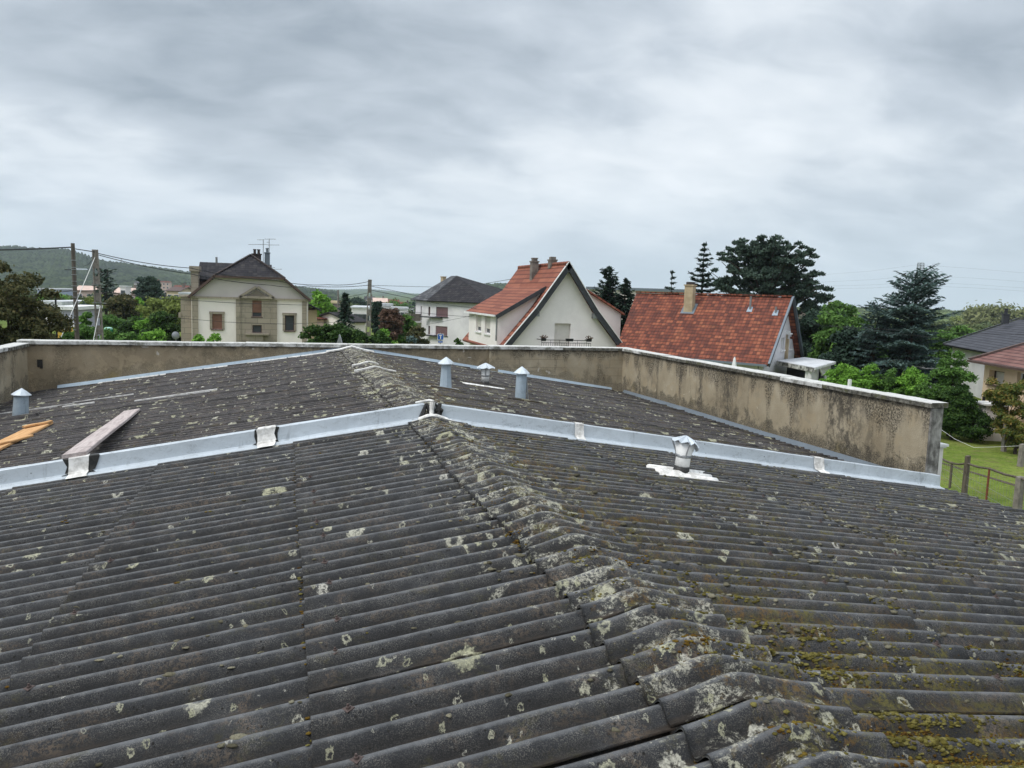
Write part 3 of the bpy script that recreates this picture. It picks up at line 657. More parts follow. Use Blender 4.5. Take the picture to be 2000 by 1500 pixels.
# body of the warehouse
m = MB()
m.abox(XL-0.2, XR+0.10, -9, -8.8, GZ, -1.35)
m.abox(XL-0.2, XL, -8.8, YF+0.2, GZ, -1.22); m.abox(XR-0.02, XR+0.16, -8.8, YF+0.2, GZ, -1.25)
m.abox(XL, XR-0.02, YF+0.02, YF+0.2, GZ, -1.2)
m.build('wall', M['render_east'], hous)
# bolts with diamond washers on the crests just above each lap
bolt_me = None
def bolt_at(x, y):
    global bolt_me
    z = float(zsurf(x, y)) + 0.009; sx = -1 if x < 0 else 1
    if bolt_me is None:
        b = MB(); s_ = 0.027
        b.hexa([(-s_, 0, 0), (0, -s_, -0.004), (s_, 0, 0), (0, s_, -0.004), (-s_, 0, .003), (0, -s_, -0.001), (s_, 0, .003), (0, s_, -0.001)])
        b.lathe((0, 0, 0.002), [(0.011, 0), (0.010, 0.008)], 6); b.lathe((0, 0, 0.010), [(0.005, 0), (0.005, 0.010)], 6)
        o = b.build('roof_bolt', M['bolt'], hous); bolt_me = o.data
    else:
        o = bpy.data.objects.new('roof_bolt', bolt_me); COL.objects.link(o); o.parent = hous
    o.matrix_basis = parent_world(hous).inverted() @ Matrix.Translation((x, y, z)) @ Matrix.Rotation(sx*math.atan(SL), 4, 'Y') @ Matrix.Rotation(random.uniform(-.3, .3), 4, 'Z')
for c in (-1.40, -2.78, -4.13, 1.52, 2.90, 4.26, 0.34, -0.16):
    for i in range(-4, 26):
        if i % 5 in (1, 4) and random.random() < .85 and 2.0 < YC+i*PITCHW < 8.6:
            if abs(c) < 2 or (i % 5 == 1): bolt_at(c+random.uniform(-.02, .02), YC+i*PITCHW)

# ------------------------------------------------------------------ moss cushions
ICO = {}
def ico(sub):
    if sub in ICO: return ICO[sub]
    import bmesh
    b = bmesh.new(); bmesh.ops.create_icosphere(b, subdivisions=sub, radius=1.0)
    V = np.array([v.co[:] for v in b.verts]); Fc = np.array([[v.index for v in f.verts] for f in b.faces]); b.free()
    ICO[sub] = (V, Fc); return ICO[sub]
def domes(name, label, pts, mat, parent=None):
    r = np.random.default_rng(11); Vs, Fs, n = [], [], 0
    for (x, y, rad, flat) in pts:
        near = math.hypot(x-CAM[0], y) < 4.5 and rad > .006
        V0, F0 = ico(2 if near else 1)
        ang = r.normal(0, .35); ca, sa = math.cos(ang), math.sin(ang)
        flat *= .8; V1 = V0*np.array([rad*r.uniform(0.95, 1.6), rad*r.uniform(0.75, 1.1), rad*flat])
        V1 *= 1 + 0.16*np.sin(V0@r.uniform(-4, 4, (3, 1))+r.uniform(0, 6))
        if near: V1 = V1*(1+r.normal(0, .10, (len(V1), 1)))
        V1 = V1 @ np.array([[ca, sa, 0], [-sa, ca, 0], [0, 0, 1]])
        V1[:, 0] += x; V1[:, 1] += y
        onr = (-0.285 < x < 0.415)
        z0 = (-SL*math.sqrt(x*x+0.035**2)+float(wave(y))+0.022+0.033*math.exp(-((x-0.03)/0.17)**2)) if onr else float(zsurf(x, y))+0.004
        V1[:, 2] += z0 - rad*flat*0.30
        Vs.append(V1); Fs.append(F0+n); n += len(V1)
    V = np.concatenate(Vs); Fc = np.concatenate(Fs)
    me = bpy.data.meshes.new(name); me.vertices.add(len(V)); me.vertices.foreach_set('co', V.ravel())
    me.loops.add(Fc.size); me.loops.foreach_set('vertex_index', Fc.ravel().astype(np.int32)); me.polygons.add(len(Fc))
    me.polygons.foreach_set('loop_start', np.arange(0, Fc.size, 3, dtype=np.int32)); me.polygons.foreach_set('loop_total', np.full(len(Fc), 3, np.int32))
    me.update(calc_edges=True); me.polygons.foreach_set('use_smooth', [True]*len(Fc)); me.materials.append(mat)
    o = bpy.data.objects.new(name, me); COL.objects.link(o); tag(o, label, 'moss', None, 'stuff'); return o
def crest(y): return YC + round((y-YC)/PITCHW)*PITCHW
def trough(y): return YC + (math.floor((y-YC)/PITCHW)+0.5)*PITCHW
r = random.Random(3)
grey, yell, brown = [], [], []
def dens(x, y): return 0.5+0.5*math.sin(x*2.1+y*1.3)*math.sin(y*0.9-x*1.7+1)
# right-hand slope: cushions beading nearly every crest
for k in range(13500):
    x = r.uniform(0.42, 7.6); y = r.uniform(1.7, 8.9)
    if r.random() > 0.25+0.75*dens(x, y): continue
    if x > 5 and r.random() < 0.35: continue
    if y < 4.0 and r.random() < 0.6: continue
    yy = crest(y) + r.gauss(0.0, 0.020) + 0.004
    grey.append((x, yy, min(0.026, max(0.006, r.lognormvariate(-4.55, 0.42))), r.uniform(0.45, 0.75)))
for k in range(420):        # olive yellow cushions strung in runs along the crests near the ridge on that side
    x = 0.42 + abs(r.gauss(0, 0.95)); y = 1.6 + abs(r.gauss(0, 0.95))
    if x > 4: continue
    run = r.uniform(.02, .16); y0 = crest(y) + r.gauss(-0.014, 0.014)
    for q in range(r.randint(3, 14)):
        yell.append((min(7, max(.42, x+r.uniform(-run, run))), y0+r.gauss(0, 0.010), r.uniform(0.004, 0.012), r.uniform(0.5, 0.8)))
for k in range(260):
    cx, cy = r.uniform(0.3, 6), r.uniform(1.8, 8.9)
    for q in range(r.randint(2, 7)):
        yell.append((cx+r.gauss(0, 0.05), cy+r.gauss(0, 0.02), r.uniform(0.004, 0.011), r.uniform(0.5, 0.8)))
# brown mats lying in the troughs
for k in range(300):
    cx = 0.45+abs(r.gauss(0, 1.5)) if k < 200 else r.uniform(0.4, 6.5)
    cy = 1.7+abs(r.gauss(0, 1.1)) if k < 200 else r.uniform(1.8, 8.9)
    L_ = r.uniform(0.03, 0.22); t_ = trough(cy)
    for q in range(int(r.randint(20, 90)*(L_/.15+.3)*(1.0 if cy < 5 else .3))):
        (brown if r.random() < 0.75 else yell).append((cx+r.gauss(0, .5)*L_, t_+r.gauss(0.012, 0.013), r.uniform(0.003, 0.008)*(1 if cy < 5 else 1.7), r.uniform(0.5, 0.9)))
# the ridge capping
for k in range(750):
    y = r.uniform(1.6, 8.9); x = r.gauss(0.12, 0.16)
    if not -0.28 < x < 0.41: continue
    c_ = crest(y) if r.random() < 0.6 else trough(y)
    (grey if r.random() < 0.55 else yell).append((x, c_+r.gauss(0, 0.022), r.uniform(0.004, 0.013), r.uniform(0.45, 0.75)))
for k in range(60):
    cx, cy = r.uniform(-0.27, 0.40), r.uniform(1.7, 8.8); 
    for q in range(r.randint(12, 50)):
        (yell if k % 2 else brown).append((min(0.41, max(-0.28, cx+r.gauss(0, 0.05))), cy+r.gauss(0, 0.03), r.uniform(0.004, 0.010), r.uniform(0.5, 0.8)))
# left-hand slope: far fewer
for k in range(1150):
    x = -r.uniform(0.3, 7); y = r.uniform(2.2, 8.9)
    if r.random() > 0.3+0.7*dens(x, y): continue
    yy = crest(y) + r.gauss(0.0, 0.024)
    grey.append((x, yy, min(0.022, max(0.005, r.lognormvariate(-4.6, 0.4))), r.uniform(0.4, 0.7)))
for k in range(70):
    cx, cy = -r.uniform(0.3, 4.5), r.uniform(2.4, 8.9)
    for q in range(r.randint(1, 5)):
        (yell if r.random() < 0.5 else brown).append((cx+r.gauss(0, 0.03), cy+r.gauss(0, 0.015), r.uniform(0.006, 0.016), r.uniform(0.4, 0.7)))
# moss and grit filling the end laps
for yl in np.arange(2.2, 8.9, 0.022):
    if r.random() < 0.5: (brown if r.random() < 0.7 else yell).append((-1.555+r.gauss(0, 0.006), yl, r.uniform(0.004, 0.010), 0.6))
    if r.random() < 0.2: brown.append((-0.30+r.gauss(0, 0.006), yl, r.uniform(0.004, 0.009), 0.6))
# beyond the zinc upstand
for k in range(3600):
    x = r.uniform(0.42, 7.3); y = r.uniform(9.4, 19.9)
    if r.random() > 0.2+0.8*dens(x, y): continue
    grey.append((x, crest(y)+r.gauss(0, 0.03), r.uniform(0.008, 0.022), r.uniform(0.4, 0.7)))
for k in range(1500):
    x = r.gauss(0, 0.5); y = r.uniform(9.3, 19.9)
    grey.append((x, crest(y)+r.gauss(0, 0.03), r.uniform(0.008, 0.022), r.uniform(0.4, 0.7)))
for k in range(1500):
    x = -r.uniform(0.3, 7.0); y = r.uniform(9.4, 19.9)
    if r.random() > dens(x, y): continue
    (grey if r.random() < 0.8 else yell).append((x, crest(y)+r.gauss(0, 0.03), r.uniform(0.007, 0.018), r.uniform(0.4, 0.7)))
domes('moss', 'grey green moss cushions beading the crests of the corrugated roof', grey, M['moss_grey'])
domes('moss', 'yellow green moss cushions clustered by the ridge of the corrugated roof', yell, M['moss_yellow'])
domes('moss', 'orange brown moss mats lying in the troughs of the corrugated roof', brown, M['moss_brown'])

# ------------------------------------------------------------------ zinc upstand across the roof
zr = root('zinc_flashing', (0, YZ0, -0.1), 'folded pale blue zinc flashing crossing both slopes of the corrugated roof', 'flashing')
def zinc_run(xa, xb, seed):
    """profile swept along the slope between |x|=xa and xb, side by sign"""
    r_ = np.random.default_rng(seed); side = 1 if xb > 0 else -1
    n = max(2, int(abs(xb-xa)/0.25)); xs = np.linspace(xa, xb, n+1)
    prof = [(-0.115, -0.010), (-0.10, 0.014), (-0.028, 0.022), (-0.022, 0.034), (-0.010, 0.036), (0.004, 0.178), (0.010, 0.186), (0.12, 0.180), (0.13, 0.02)]
    V, Fc = [], []
    for i, x in enumerate(xs):
        wv = 0.003*math.sin(x*5+seed); 
        for (py, pz) in prof: V.append((x, YZ0+py+wv*(1 if pz > 0.02 else 2), zbase(x)+pz+0.0025*math.sin(x*9+py*30)))
    k = len(prof)
    for i in range(n):
        for j in range(k-1):
            a = i*k+j; f = (a, a+k, a+k+1, a+1); Fc.append(f if xb > xa else f[::-1])
    return mesh_obj('zinc_length', V, Fc, M['zinc'], zr)
for s_, e_ in ((-0.06, -1.80), (-1.80, -3.68), (-3.68, -5.5), (-5.5, -7.1), (0.06, 1.88), (1.88, 3.6), (3.6, 5.41), (5.41, 7.16), (7.16, 7.52)):
    zinc_run(s_, e_, int(abs(s_)*10))
def patch(x0, x1, mat, name, off=0.004, top=True, low=-0.10, jag=0.0, seed=0, parent=zr):
    r_ = np.random.default_rng(seed); V, Fc = [], []
    prof = [(low-0.03, 0.006), (low+0.015, 0.020), (-0.030, 0.026), (-0.024, 0.038), (-0.014, 0.042), (-0.003, 0.11), (0.0, 0.182), (0.006, 0.192)] + ([(0.10, 0.188)] if top else [])
    xs = np.linspace(x0, x1, 6); k = len(prof)
    for i, x in enumerate(xs):
        for j, (py, pz) in enumerate(prof):
            jx = jag*r_.uniform(-1, 1)*(1 if i in (0, 5) else .1)
            V.append((x+jx, YZ0+py-off+r_.uniform(-1, 1)*0.002, zbase(x)+pz+off))
    for i in range(5):
        for j in range(k-1):
            a = i*k+j; Fc.append((a, a+k, a+k+1, a+1))
    return mesh_obj(name, V, Fc, M[mat], parent)
patch(-3.83, -3.53, 'tar', 'tar_smear', 0.004, True, -0.035, 0.045, 1); patch(-3.79, -3.60, 'seal', 'sealant_patch', 0.009, True, -0.12, 0.008, 2)
patch(-1.945, -1.705, 'tar', 'tar_smear', 0.004, True, -0.030, 0.032, 3); patch(-1.93, -1.73, 'seal', 'sealant_patch', 0.009, True, -0.12, 0.014, 4)
patch(1.82, 1.94, 'seal', 'sealant_patch', 0.006, True, -0.07, 0.004, 5)
patch(5.34, 5.50, 'seal', 'sealant_patch', 0.006, True, -0.12, 0.006, 6)
# the join over the ridge: torn black felt under white strips
def ridge_join():
    r_ = np.random.default_rng(9)
    b = MB()
    for k in range(7):
        xc = r_.uniform(-0.10, 0.14); b.tube([(xc, YZ0-0.03-0.01*k % 3*.01, 0.02), (xc+r_.uniform(-.04, .04), YZ0-0.022, 0.10), (xc+r_.uniform(-.05, .05), YZ0-0.012, 0.18)], [0.035, 0.025, 0.012], 6)
    b.build('tar_smear', M['tar'], zr)
    b = MB()
    b.tube([(0.01, YZ0-0.045, 0.03), (0.015, YZ0-0.035, 0.11), (0.03, YZ0-0.02, 0.20)], [0.030, 0.026, 0.034], 8)
    b.tube([(-0.14, YZ0-0.07, 0.005), (-0.04, YZ0-0.09, 0.035), (0.06, YZ0-0.09, 0.035), (0.20, YZ0-0.075, 0.0)], [0.022, 0.035, 0.035, 0.020], 8)
    b.tube([(-0.22, YZ0-0.10, -0.025), (-0.10, YZ0-0.10, -0.005)], [0.018, 0.026], 8)
    b.tube([(0.16, YZ0-0.10, 0.0), (0.28, YZ0-0.10, -0.03)], [0.024, 0.020], 8)
    b.tube([(-0.16, YZ0+0.06, 0.185), (0.0, YZ0+0.05, 0.21), (0.05, YZ0+0.03, 0.205)], [0.01, 0.018, 0.012], 6)
    b.build('sealant_patch', M['seal'], zr)
ridge_join()

# ------------------------------------------------------------------ parapets
ZT = 0.033
def coping(parent, p0, p1, wdir, width, zt, n, th=0.075, mats=None, seed=0, over=0.05):
    r_ = np.random.default_rng(seed); p0 = np.array(p0, float); p1 = np.array(p1, float); d = p1-p0; L_ = np.linalg.norm(d); d /= L_
    for k in range(n):
        a = L_*k/n+0.004; b = L_*(k+1)/n-0.004; c = p0 + d*(a+b)/2 + np.array(wdir)*(width/2) + Z3*(zt + r_.uniform(-.004, .006))
        seg = 6; m = MB(); wd = np.array(wdir, float); half = width/2+over; V = []
        sh = r_.uniform(-.008, .008); tl = r_.uniform(-.004, .004)
        for i in range(seg+1):
            q = c + d*((b-a)*(i/seg-0.5)); jz = r_.uniform(-.0025, .0025); jw = r_.uniform(-.004, .004)
            V += [q-wd*(half+jw-sh)+Z3*jz, q+wd*(half+sh)+Z3*jz, q+wd*(half+sh)+Z3*(th+jz+tl), q-wd*(half-0.012+jw-sh)+Z3*(th+jz), q-wd*(half+jw-sh)+Z3*(th-0.012+jz)]
        Fc = [(i*5+j, i*5+(j+1) % 5, (i+1)*5+(j+1) % 5, (i+1)*5+j) for i in range(seg) for j in range(5)] + [tuple(range(5))[::-1], tuple(seg*5+j for j in range(5))]
        m.add(V, Fc); m.build('coping_slab', M[mats[k] if isinstance(mats, (list, tuple)) else mats], parent)
def strip_wall(name, outer, o, ex, n, mat, parent, th):
    return wall(name, o, ex, n, outer, [], mat, parent, th)
# far parapet in two lengths meeting at a vertical joint
fw = root('parapet_wall', (0, YF, -1.0), 'low tan rendered parapet under white coping closing the far end of the roof', 'parapet')
JX = 3.58
strip_wall('rendered_face', [(XL-0.2, -1.5), (JX, -1.5), (JX, ZT), (XL-0.2, ZT)], (0, YF+0.03, 0), X3, -Y3, M['render_back'], fw, 0.24)
strip_wall('rendered_face', [(JX+0.003, -1.5), (XR+0.25, -1.5), (XR+0.25, ZT), (JX+0.003, ZT)], (0, YF-0.03, 0), X3, -Y3, M['render_east'], fw, 0.30)
coping(fw, (XL-0.22, YF+0.03, 0), (JX-0.02, YF+0.03, 0), Y3, 0.24, ZT, 9, 0.085, ['coping_white']*9, 3)
coping(fw, (JX-0.01, YF-0.03, 0), (XR+0.26, YF-0.03, 0), Y3, 0.27, ZT+0.004, 4, 0.085, ['coping_white', 'coping_white', 'coping_old', 'coping_old'], 4)
# chips in the render, showing pale block, and a blocked hole
cm = MB()
for (u, v_, du, dv) in ((308, 690, 3, 7), (285, 678, 9, 2.4), (497, 681, 5, 2), (896, 703, 1.2, 4), (905, 685, 3.5, 4), (918, 698, 6, 1.6), (1052, 720, 2.2, 8), (1070, 727, 6, 4), (1040, 733, 4, 2)):
    for s_ in range(3):
        q = onplane(u+random.uniform(-.6, .6)*du, v_+random.uniform(-.6, .6)*dv, (0, 1, 0), YF+(0.028 if u < 955 else -0.032)); a_, b_ = du/2/73, dv/2/73
        cm.add([q+X3*a_*math.cos(t)*random.uniform(.6, 1.1)+Z3*b_*math.sin(t)*random.uniform(.6, 1.1)-Y3*0.002*s_ for t in np.linspace(0, 6.28, 9)[:-1]], [tuple(range(8))[::-1] if False else tuple(range(8))])
cm.build('bare_patch', mat_simple('bare_pale_block', (0.52, 0.47, 0.40), (0.40, 0.36, 0.30), 30), fw)
q = onplane(78, 709, (0, 1, 0), YF+0.028)
MB().box(q-Z3*0.09, X3, Y3, Z3, 0.11, 0.02, 0.17).box(q+X3*0.03-Z3*0.12-Y3*0.004, X3, Y3, Z3, 0.05, 0.03, 0.06).build('wall_box', M['tar'], fw)
# zinc apron where the roof meets the far parapet
m = MB()
for side in (-1, 1):
    n = 26; xe = 6.6 if side < 0 else 7.1
    for k in range(n):
        xa, xb = side*xe*k/n, side*xe*(k+1)/n
        for (za, zb, ya, yb) in ((0.075, 0.012, -0.006, -0.035), (0.012, 0.004, -0.035, -0.16)):
            off = (0.03 if xa < JX and xb < JX + .3 else -0.03)
            P = [(xa, YF+ya+off, zbase(xa)+za), (xb, YF+ya+off, zbase(xb)+za), (xb, YF+yb+off, zbase(xb)+zb), (xa, YF+yb+off, zbase(xa)+zb)]
            P += [(a, b+0.004, c-0.004) for a, b, c in P]
            m.hexa(P if side > 0 else [P[1], P[0], P[3], P[2], P[5], P[4], P[7], P[6]])
m.build('zinc_apron', M['zinc_blue'], fw)
m = MB()      # white capping laid over the end of the far ridge and thin white edge
for xa, xb in ((-0.62, -0.3), (-0.3, 0.0), (0.0, 0.3), (0.3, 0.55)):
    y0 = YF-0.10; P = []
    for x in (xa, xb):
        zc = zbase(x)+0.03+0.05*math.exp(-(x/0.25)**2); P.append((x, zc))
    m.hexa([(P[0][0], y0-0.16, P[0][1]-0.02), (P[1][0], y0-0.16, P[1][1]-0.02), (P[1][0], y0, P[1][1]-0.01), (P[0][0], y0, P[0][1]-0.01),
            (P[0][0], y0-0.16, P[0][1]+0.01), (P[1][0], y0-0.16, P[1][1]+0.01), (P[1][0], y0, P[1][1]+0.02), (P[0][0], y0, P[0][1]+0.02)])
for k in range(16):
    xa, xb = -0.6-k*0.32, -0.6-(k+1)*0.32+0.02*(k % 3)
    m.hexa([(xb, YF-0.21, zbase(xb)-0.0), (xa, YF-0.21, zbase(xa)-0.0), (xa, YF-0.12, zbase(xa)+0.004), (xb, YF-0.12, zbase(xb)+0.004),
            (xb, YF-0.205, zbase(xb)+0.016), (xa, YF-0.205, zbase(xa)+0.016), (xa, YF-0.125, zbase(xa)+0.022), (xb, YF-0.125, zbase(xb)+0.022)])
m.build('sealant_strip', M['seal'], fw)

# side parapet on the east edge
sw = root('parapet_wall', (XR, 14.5, -1.0), 'tall tan parapet with black run-off streaks and white topped coping beside the garden', 'parapet')
YE = 9.16
strip_wall('rendered_face', [(0, -1.6), (YF-0.03-YE, -1.6), (YF-0.03-YE, ZT), (0, ZT)], (XR, YE, 0), Y3, -X3, M['render_side'], sw, 0.2)
MB().abox(XR-0.012, XR+0.19, YE-0.035, YE-0.003, -1.6, ZT).build('end_strip', mat_simple('grey_end_strip', (0.33, 0.32, 0.30), (0.09, 0.085, 0.078), 7, 0.9, 0, 0.5, 30, stretch=(1, 1, .6)), sw)
coping(sw, (XR, YE-0.05, 0), (XR, YF-0.05, 0), X3, 0.20, ZT+0.002, 9, 0.075, ['coping_old', 'coping_old', 'coping_white', 'coping_old', 'coping_old', 'coping_old', 'coping_old', 'coping_old', 'coping_white'], 5, 0.055)
m = MB()
n = 11
for k in range(n):
    ya = YE+0.25+(YF-0.5-YE)*k/n; yb = YE+0.25+(YF-0.5-YE)*(k+1)/n; z0 = zbase(XR)
    h1, h2 = 0.085+0.006*math.sin(k), 0.085+0.006*math.sin(k+1)
    m.hexa([(XR-0.085, ya, z0-0.02), (XR-0.003, ya, z0-0.02), (XR-0.003, yb, z0-0.02), (XR-0.085, yb, z0-0.02),
            (XR-0.020, ya, z0+h1), (XR-0.003, ya, z0+h1), (XR-0.003, yb, z0+h2), (XR-0.020, yb, z0+h2)])
m.build('lead_flashing', M['lead'], sw)
# short parapet on the west edge
lw = root('parapet_wall', (XL, 14.5, -1.0), 'streaky grey tan parapet with mossy broken coping behind the pyramid capped vent', 'parapet')
strip_wall('rendered_face', [(0, -1.5), (YF-0.06-6.0, -1.5), (YF-0.06-6.0, ZT-0.05), (0, ZT-0.05)], (XL, 6.0, 0), Y3, X3, M['render_west'], lw, 0.2)
coping(lw, (XL, 6.0, 0), (XL, YF-0.08, 0), -X3, 0.20, ZT-0.048, 10, 0.08, ['coping_old']*8+['coping_white', 'coping_old'], 6, 0.05)

# slender white pier outside the corner
pr = root('garden_pier', (7.66, 9.5, GZ), 'slim white rendered pier with a flat cap outside the parapet corner', 'pier')
PX0, PX1 = onplane(1825, 900, (0, 1, 0), 9.3)[0], onplane(1840.5, 900, (0, 1, 0), 9.3)[0]; PXZ = onplane(1835, 867, (0, 1, 0), 9.3)[2]
MB().abox(PX0, PX1, 9.3, 9.75, GZ, PXZ-.035).build('shaft', M['white_wall'], pr)
MB().abox(PX0-.03, PX1+.045, 9.25, 9.80, PXZ-.034, PXZ).abox(PX0-.015, PX1+.02, 9.27, 9.78, PXZ-.06, PXZ-.0341).build('cap', M['white_trim'], pr)

# ------------------------------------------------------------------ roof vents
def lean(ax, ay):
    return np.array(Matrix.Rotation(ax, 3, 'X') @ Matrix.Rotation(ay, 3, 'Y'))
def vent(x, y, label, kind, h, r0, r1, rc, hc, tilt=None, plate=None):
    z = float(zbase(x)) - 0.02; T = np.eye(3) if tilt is None else tilt
    v = root('roof_vent', (x, y, z), label, 'vent', 'metal vents standing on the corrugated roof'); c = np.array([x, y, z])
    hs = h-hc*0.75
    if kind == 'plain':
        MB().lathe(c, [(r0*1.02, -0.05), (r0, 0.03), (r1, hs)], 8 if r0 > r1*1.15 else 20, T).build('pipe', M['zinc_blue'], v, kind == 'round')
        prof = [(rc, hs-0.012), (rc*1.01, hs), (rc*0.55, hs+hc*0.52), (rc*0.10, hs+hc*0.95), (0.004, hs+hc)]
        MB().lathe(c, prof, 9, T, 0.02).build('conical_cap', M['zinc'], v)
    else:
        MB().lathe(c, [(r0*1.25, -0.05), (r0*1.22, 0.0), (r0*1.06, 0.035), (r0*1.05, hs*0.22)], 20, T).build('collar', M['tar'], v, True)
        MB().lathe(c, [(r0*0.97, hs*0.18), (r0*0.97, hs*0.55), (r1, hs*0.97)], 20, T).build('pipe', M['white_trim'], v, True)
        MB().lathe(c, [(r0*1.02, hs*0.50), (r0*1.02, hs*0.59)], 20, T).build('clamp_band', M['steel'], v, True)
        for a in (0.3, 2.4, 4.5):
            p = [c + T@np.array([rr*math.cos(a), rr*math.sin(a), zz]) for rr, zz in ((r0*1.03, hs*0.5), (r0*1.04, hs*0.62), (r1*1.28, hs*0.98), (rc*0.75, hs*1.03))]
            MB().tube(p, [0.009, 0.009, 0.007, 0.006], 6).build('bracket', M['steel'], v)
    return v, c, T, hs
def crinkled_cap(v, c, T, hs, rc, hc, amp, seed, n=22, drop=0.0):
    r_ = np.random.default_rng(seed); V = [c + T@np.array([0, 0, hs+hc])]; Fc = []; rings = 4
    for j in range(1, rings+1):
        for k in range(n):
            t = 2*math.pi*k/n; rr = rc*j/rings*(1+0.10*amp*math.sin(3*t+seed)*j/rings)
            zz = hs+hc*(1-(j/rings)**1.15) + amp*0.028*math.sin(k*2.3+seed)*(j/rings) + r_.uniform(-.004, .004)*amp - drop*max(0, math.cos(t-0.2))*(j/rings)**2
            V.append(c + T@np.array([rr*math.cos(t), rr*math.sin(t), zz]))
    for k in range(n): Fc.append((0, 1+k, 1+(k+1) % n))
    for j in range(rings-1):
        for k in range(n):
            a = 1+j*n+k; b = 1+j*n+(k+1) % n; Fc.append((a, a+n, b+n, b))
    s = len(V); V += [p - Z3*0.003 for p in V[:]]; Fc += [tuple(i+s for i in f[::-1]) for f in Fc[:]]
    return mesh_obj('crinkled_cap', V, Fc, M['zinc'], v)
def plate(x0, x1, y0, y1, parent, mat='seal', lift=0.012):
    """sheet of sealant following the corrugations"""
    r_ = np.random.default_rng(int(abs(x0*100))); ys = np.arange(y0, y1, PITCHW/12); V, Fc = [], []
    for j, y in enumerate(ys):
        sh = 0.05*math.sin(j*0.33+x0)+0.025*math.sin(j*0.9)
        for x in np.linspace(x0+sh, x1+sh*0.7, 7): V.append((x, y, float(zsurf(x, y))+lift))
    for j in range(len(ys)-1):
        for i in range(6): a = j*7+i; Fc.append((a, a+1, a+8, a+7))
    s = len(V); V += [(a, b, c-lift-0.004) for a, b, c in V]; Fc += [tuple(i+s for i in f[::-1]) for f in Fc[:]]
    ring = [j*7 for j in range(len(ys))]; ring2 = [j*7+6 for j in range(len(ys))]
    for a, b in zip(ring[:-1], ring[1:]): Fc.append((a, b, b+s, a+s))
    for a, b in zip(ring2[:-1], ring2[1:]): Fc.append((b, a, a+s, b+s))
    Fc += [(i+1, i, i+s, i+1+s) for i in range(6)]
    return mesh_obj('sealant_plate', V, Fc, M[mat], parent, True)
vA = vent(1.04, 13.2, 'tapered faceted zinc vent with cone cap on a white sealed plate, tallest beside the ridge', 'plain', 0.53, 0.105, 0.076, 0.145, 0.11)[0]
plate(0.79, 1.26, 12.98, 13.3, vA)
bx = MB().hexa([(0.72, 12.80, zbase(.72)-0.03), (1.34, 12.80, zbase(1.34)-0.03), (1.34, 12.97, zbase(1.34)-0.03), (0.72, 12.97, zbase(.72)-0.03), (0.74, 12.82, zbase(.72)+0.035), (1.32, 12.82, zbase(1.32)+0.03), (1.32, 12.97, zbase(1.32)+0.03), (0.74, 12.97, zbase(.72)+0.035)])
bx.build('base_kerb', M['fibre_far'], vA)
v, c, T, hs = vent(2.31, 15.42, 'short white collared vent with wavy parasol cap on a thin white plate', 'collar', 0.42, 0.083, 0.085, 0.19, 0.09)
crinkled_cap(v, c, T, hs, 0.185, 0.10, 0.45, 3); plate(1.75, 2.60, 14.78, 15.06, v)
vC, c, T, hs = vent(2.38, 13.17, 'straight round blue zinc vent with cone cap and a loose wire down its side', 'plain', 0.575, 0.098, 0.092, 0.145, 0.115, lean(0, 0.02))
MB().tube([c+np.array([0.095, -0.03, 0.42]), c+np.array([0.105, -0.04, 0.2]), c+np.array([0.13, -0.05, 0.0])], [0.012, 0.012, 0.012], 6).build('drain_wire', M['steel'], vC)
MB().hexa([(2.05, 12.86, zbase(2.05)-0.03), (2.85, 12.86, zbase(2.85)-0.03), (2.85, 13.06, zbase(2.85)-0.03), (2.05, 13.06, zbase(2.05)-0.03), (2.08, 12.88, zbase(2.08)+0.03), (2.80, 12.88, zbase(2.8)+0.03), (2.80, 13.06, zbase(2.8)+0.03), (2.08, 13.06, zbase(2.08)+0.03)]).build('base_kerb', M['fibre_far'], vC)
v, c, T, hs = vent(2.50, 7.52, 'battered white vent with torn crumpled hood on white corrugated plate before the zinc', 'collar', 0.40, 0.082, 0.118, 0.19, 0.06, lean(0.02, 0.10))
crinkled_cap(v, c, T, hs, 0.150, 0.06, 0.6, 5, 26, 0.095); plate(2.13, 2.82, 7.12, 7.66, v, 'seal', 0.016)
v = vent(-6.06, 15.46, 'bright blue grey vent with pyramid cap beside the west parapet', 'plain', 0.48, 0.125, 0.112, 0.155, 0.11, lean(0, 0.07))[0]
MB().hexa([(-6.5, 15.05, zbase(6.5)-0.03), (-5.7, 15.05, zbase(5.7)-0.03), (-5.7, 15.3, zbase(5.7)-0.03), (-6.5, 15.3, zbase(6.5)-0.03), (-6.47, 15.07, zbase(6.5)+0.035), (-5.73, 15.07, zbase(5.7)+0.035), (-5.73, 15.3, zbase(5.7)+0.035), (-6.47, 15.3, zbase(6.5)+0.035)]).build('base_kerb', M['fibre_far'], v)

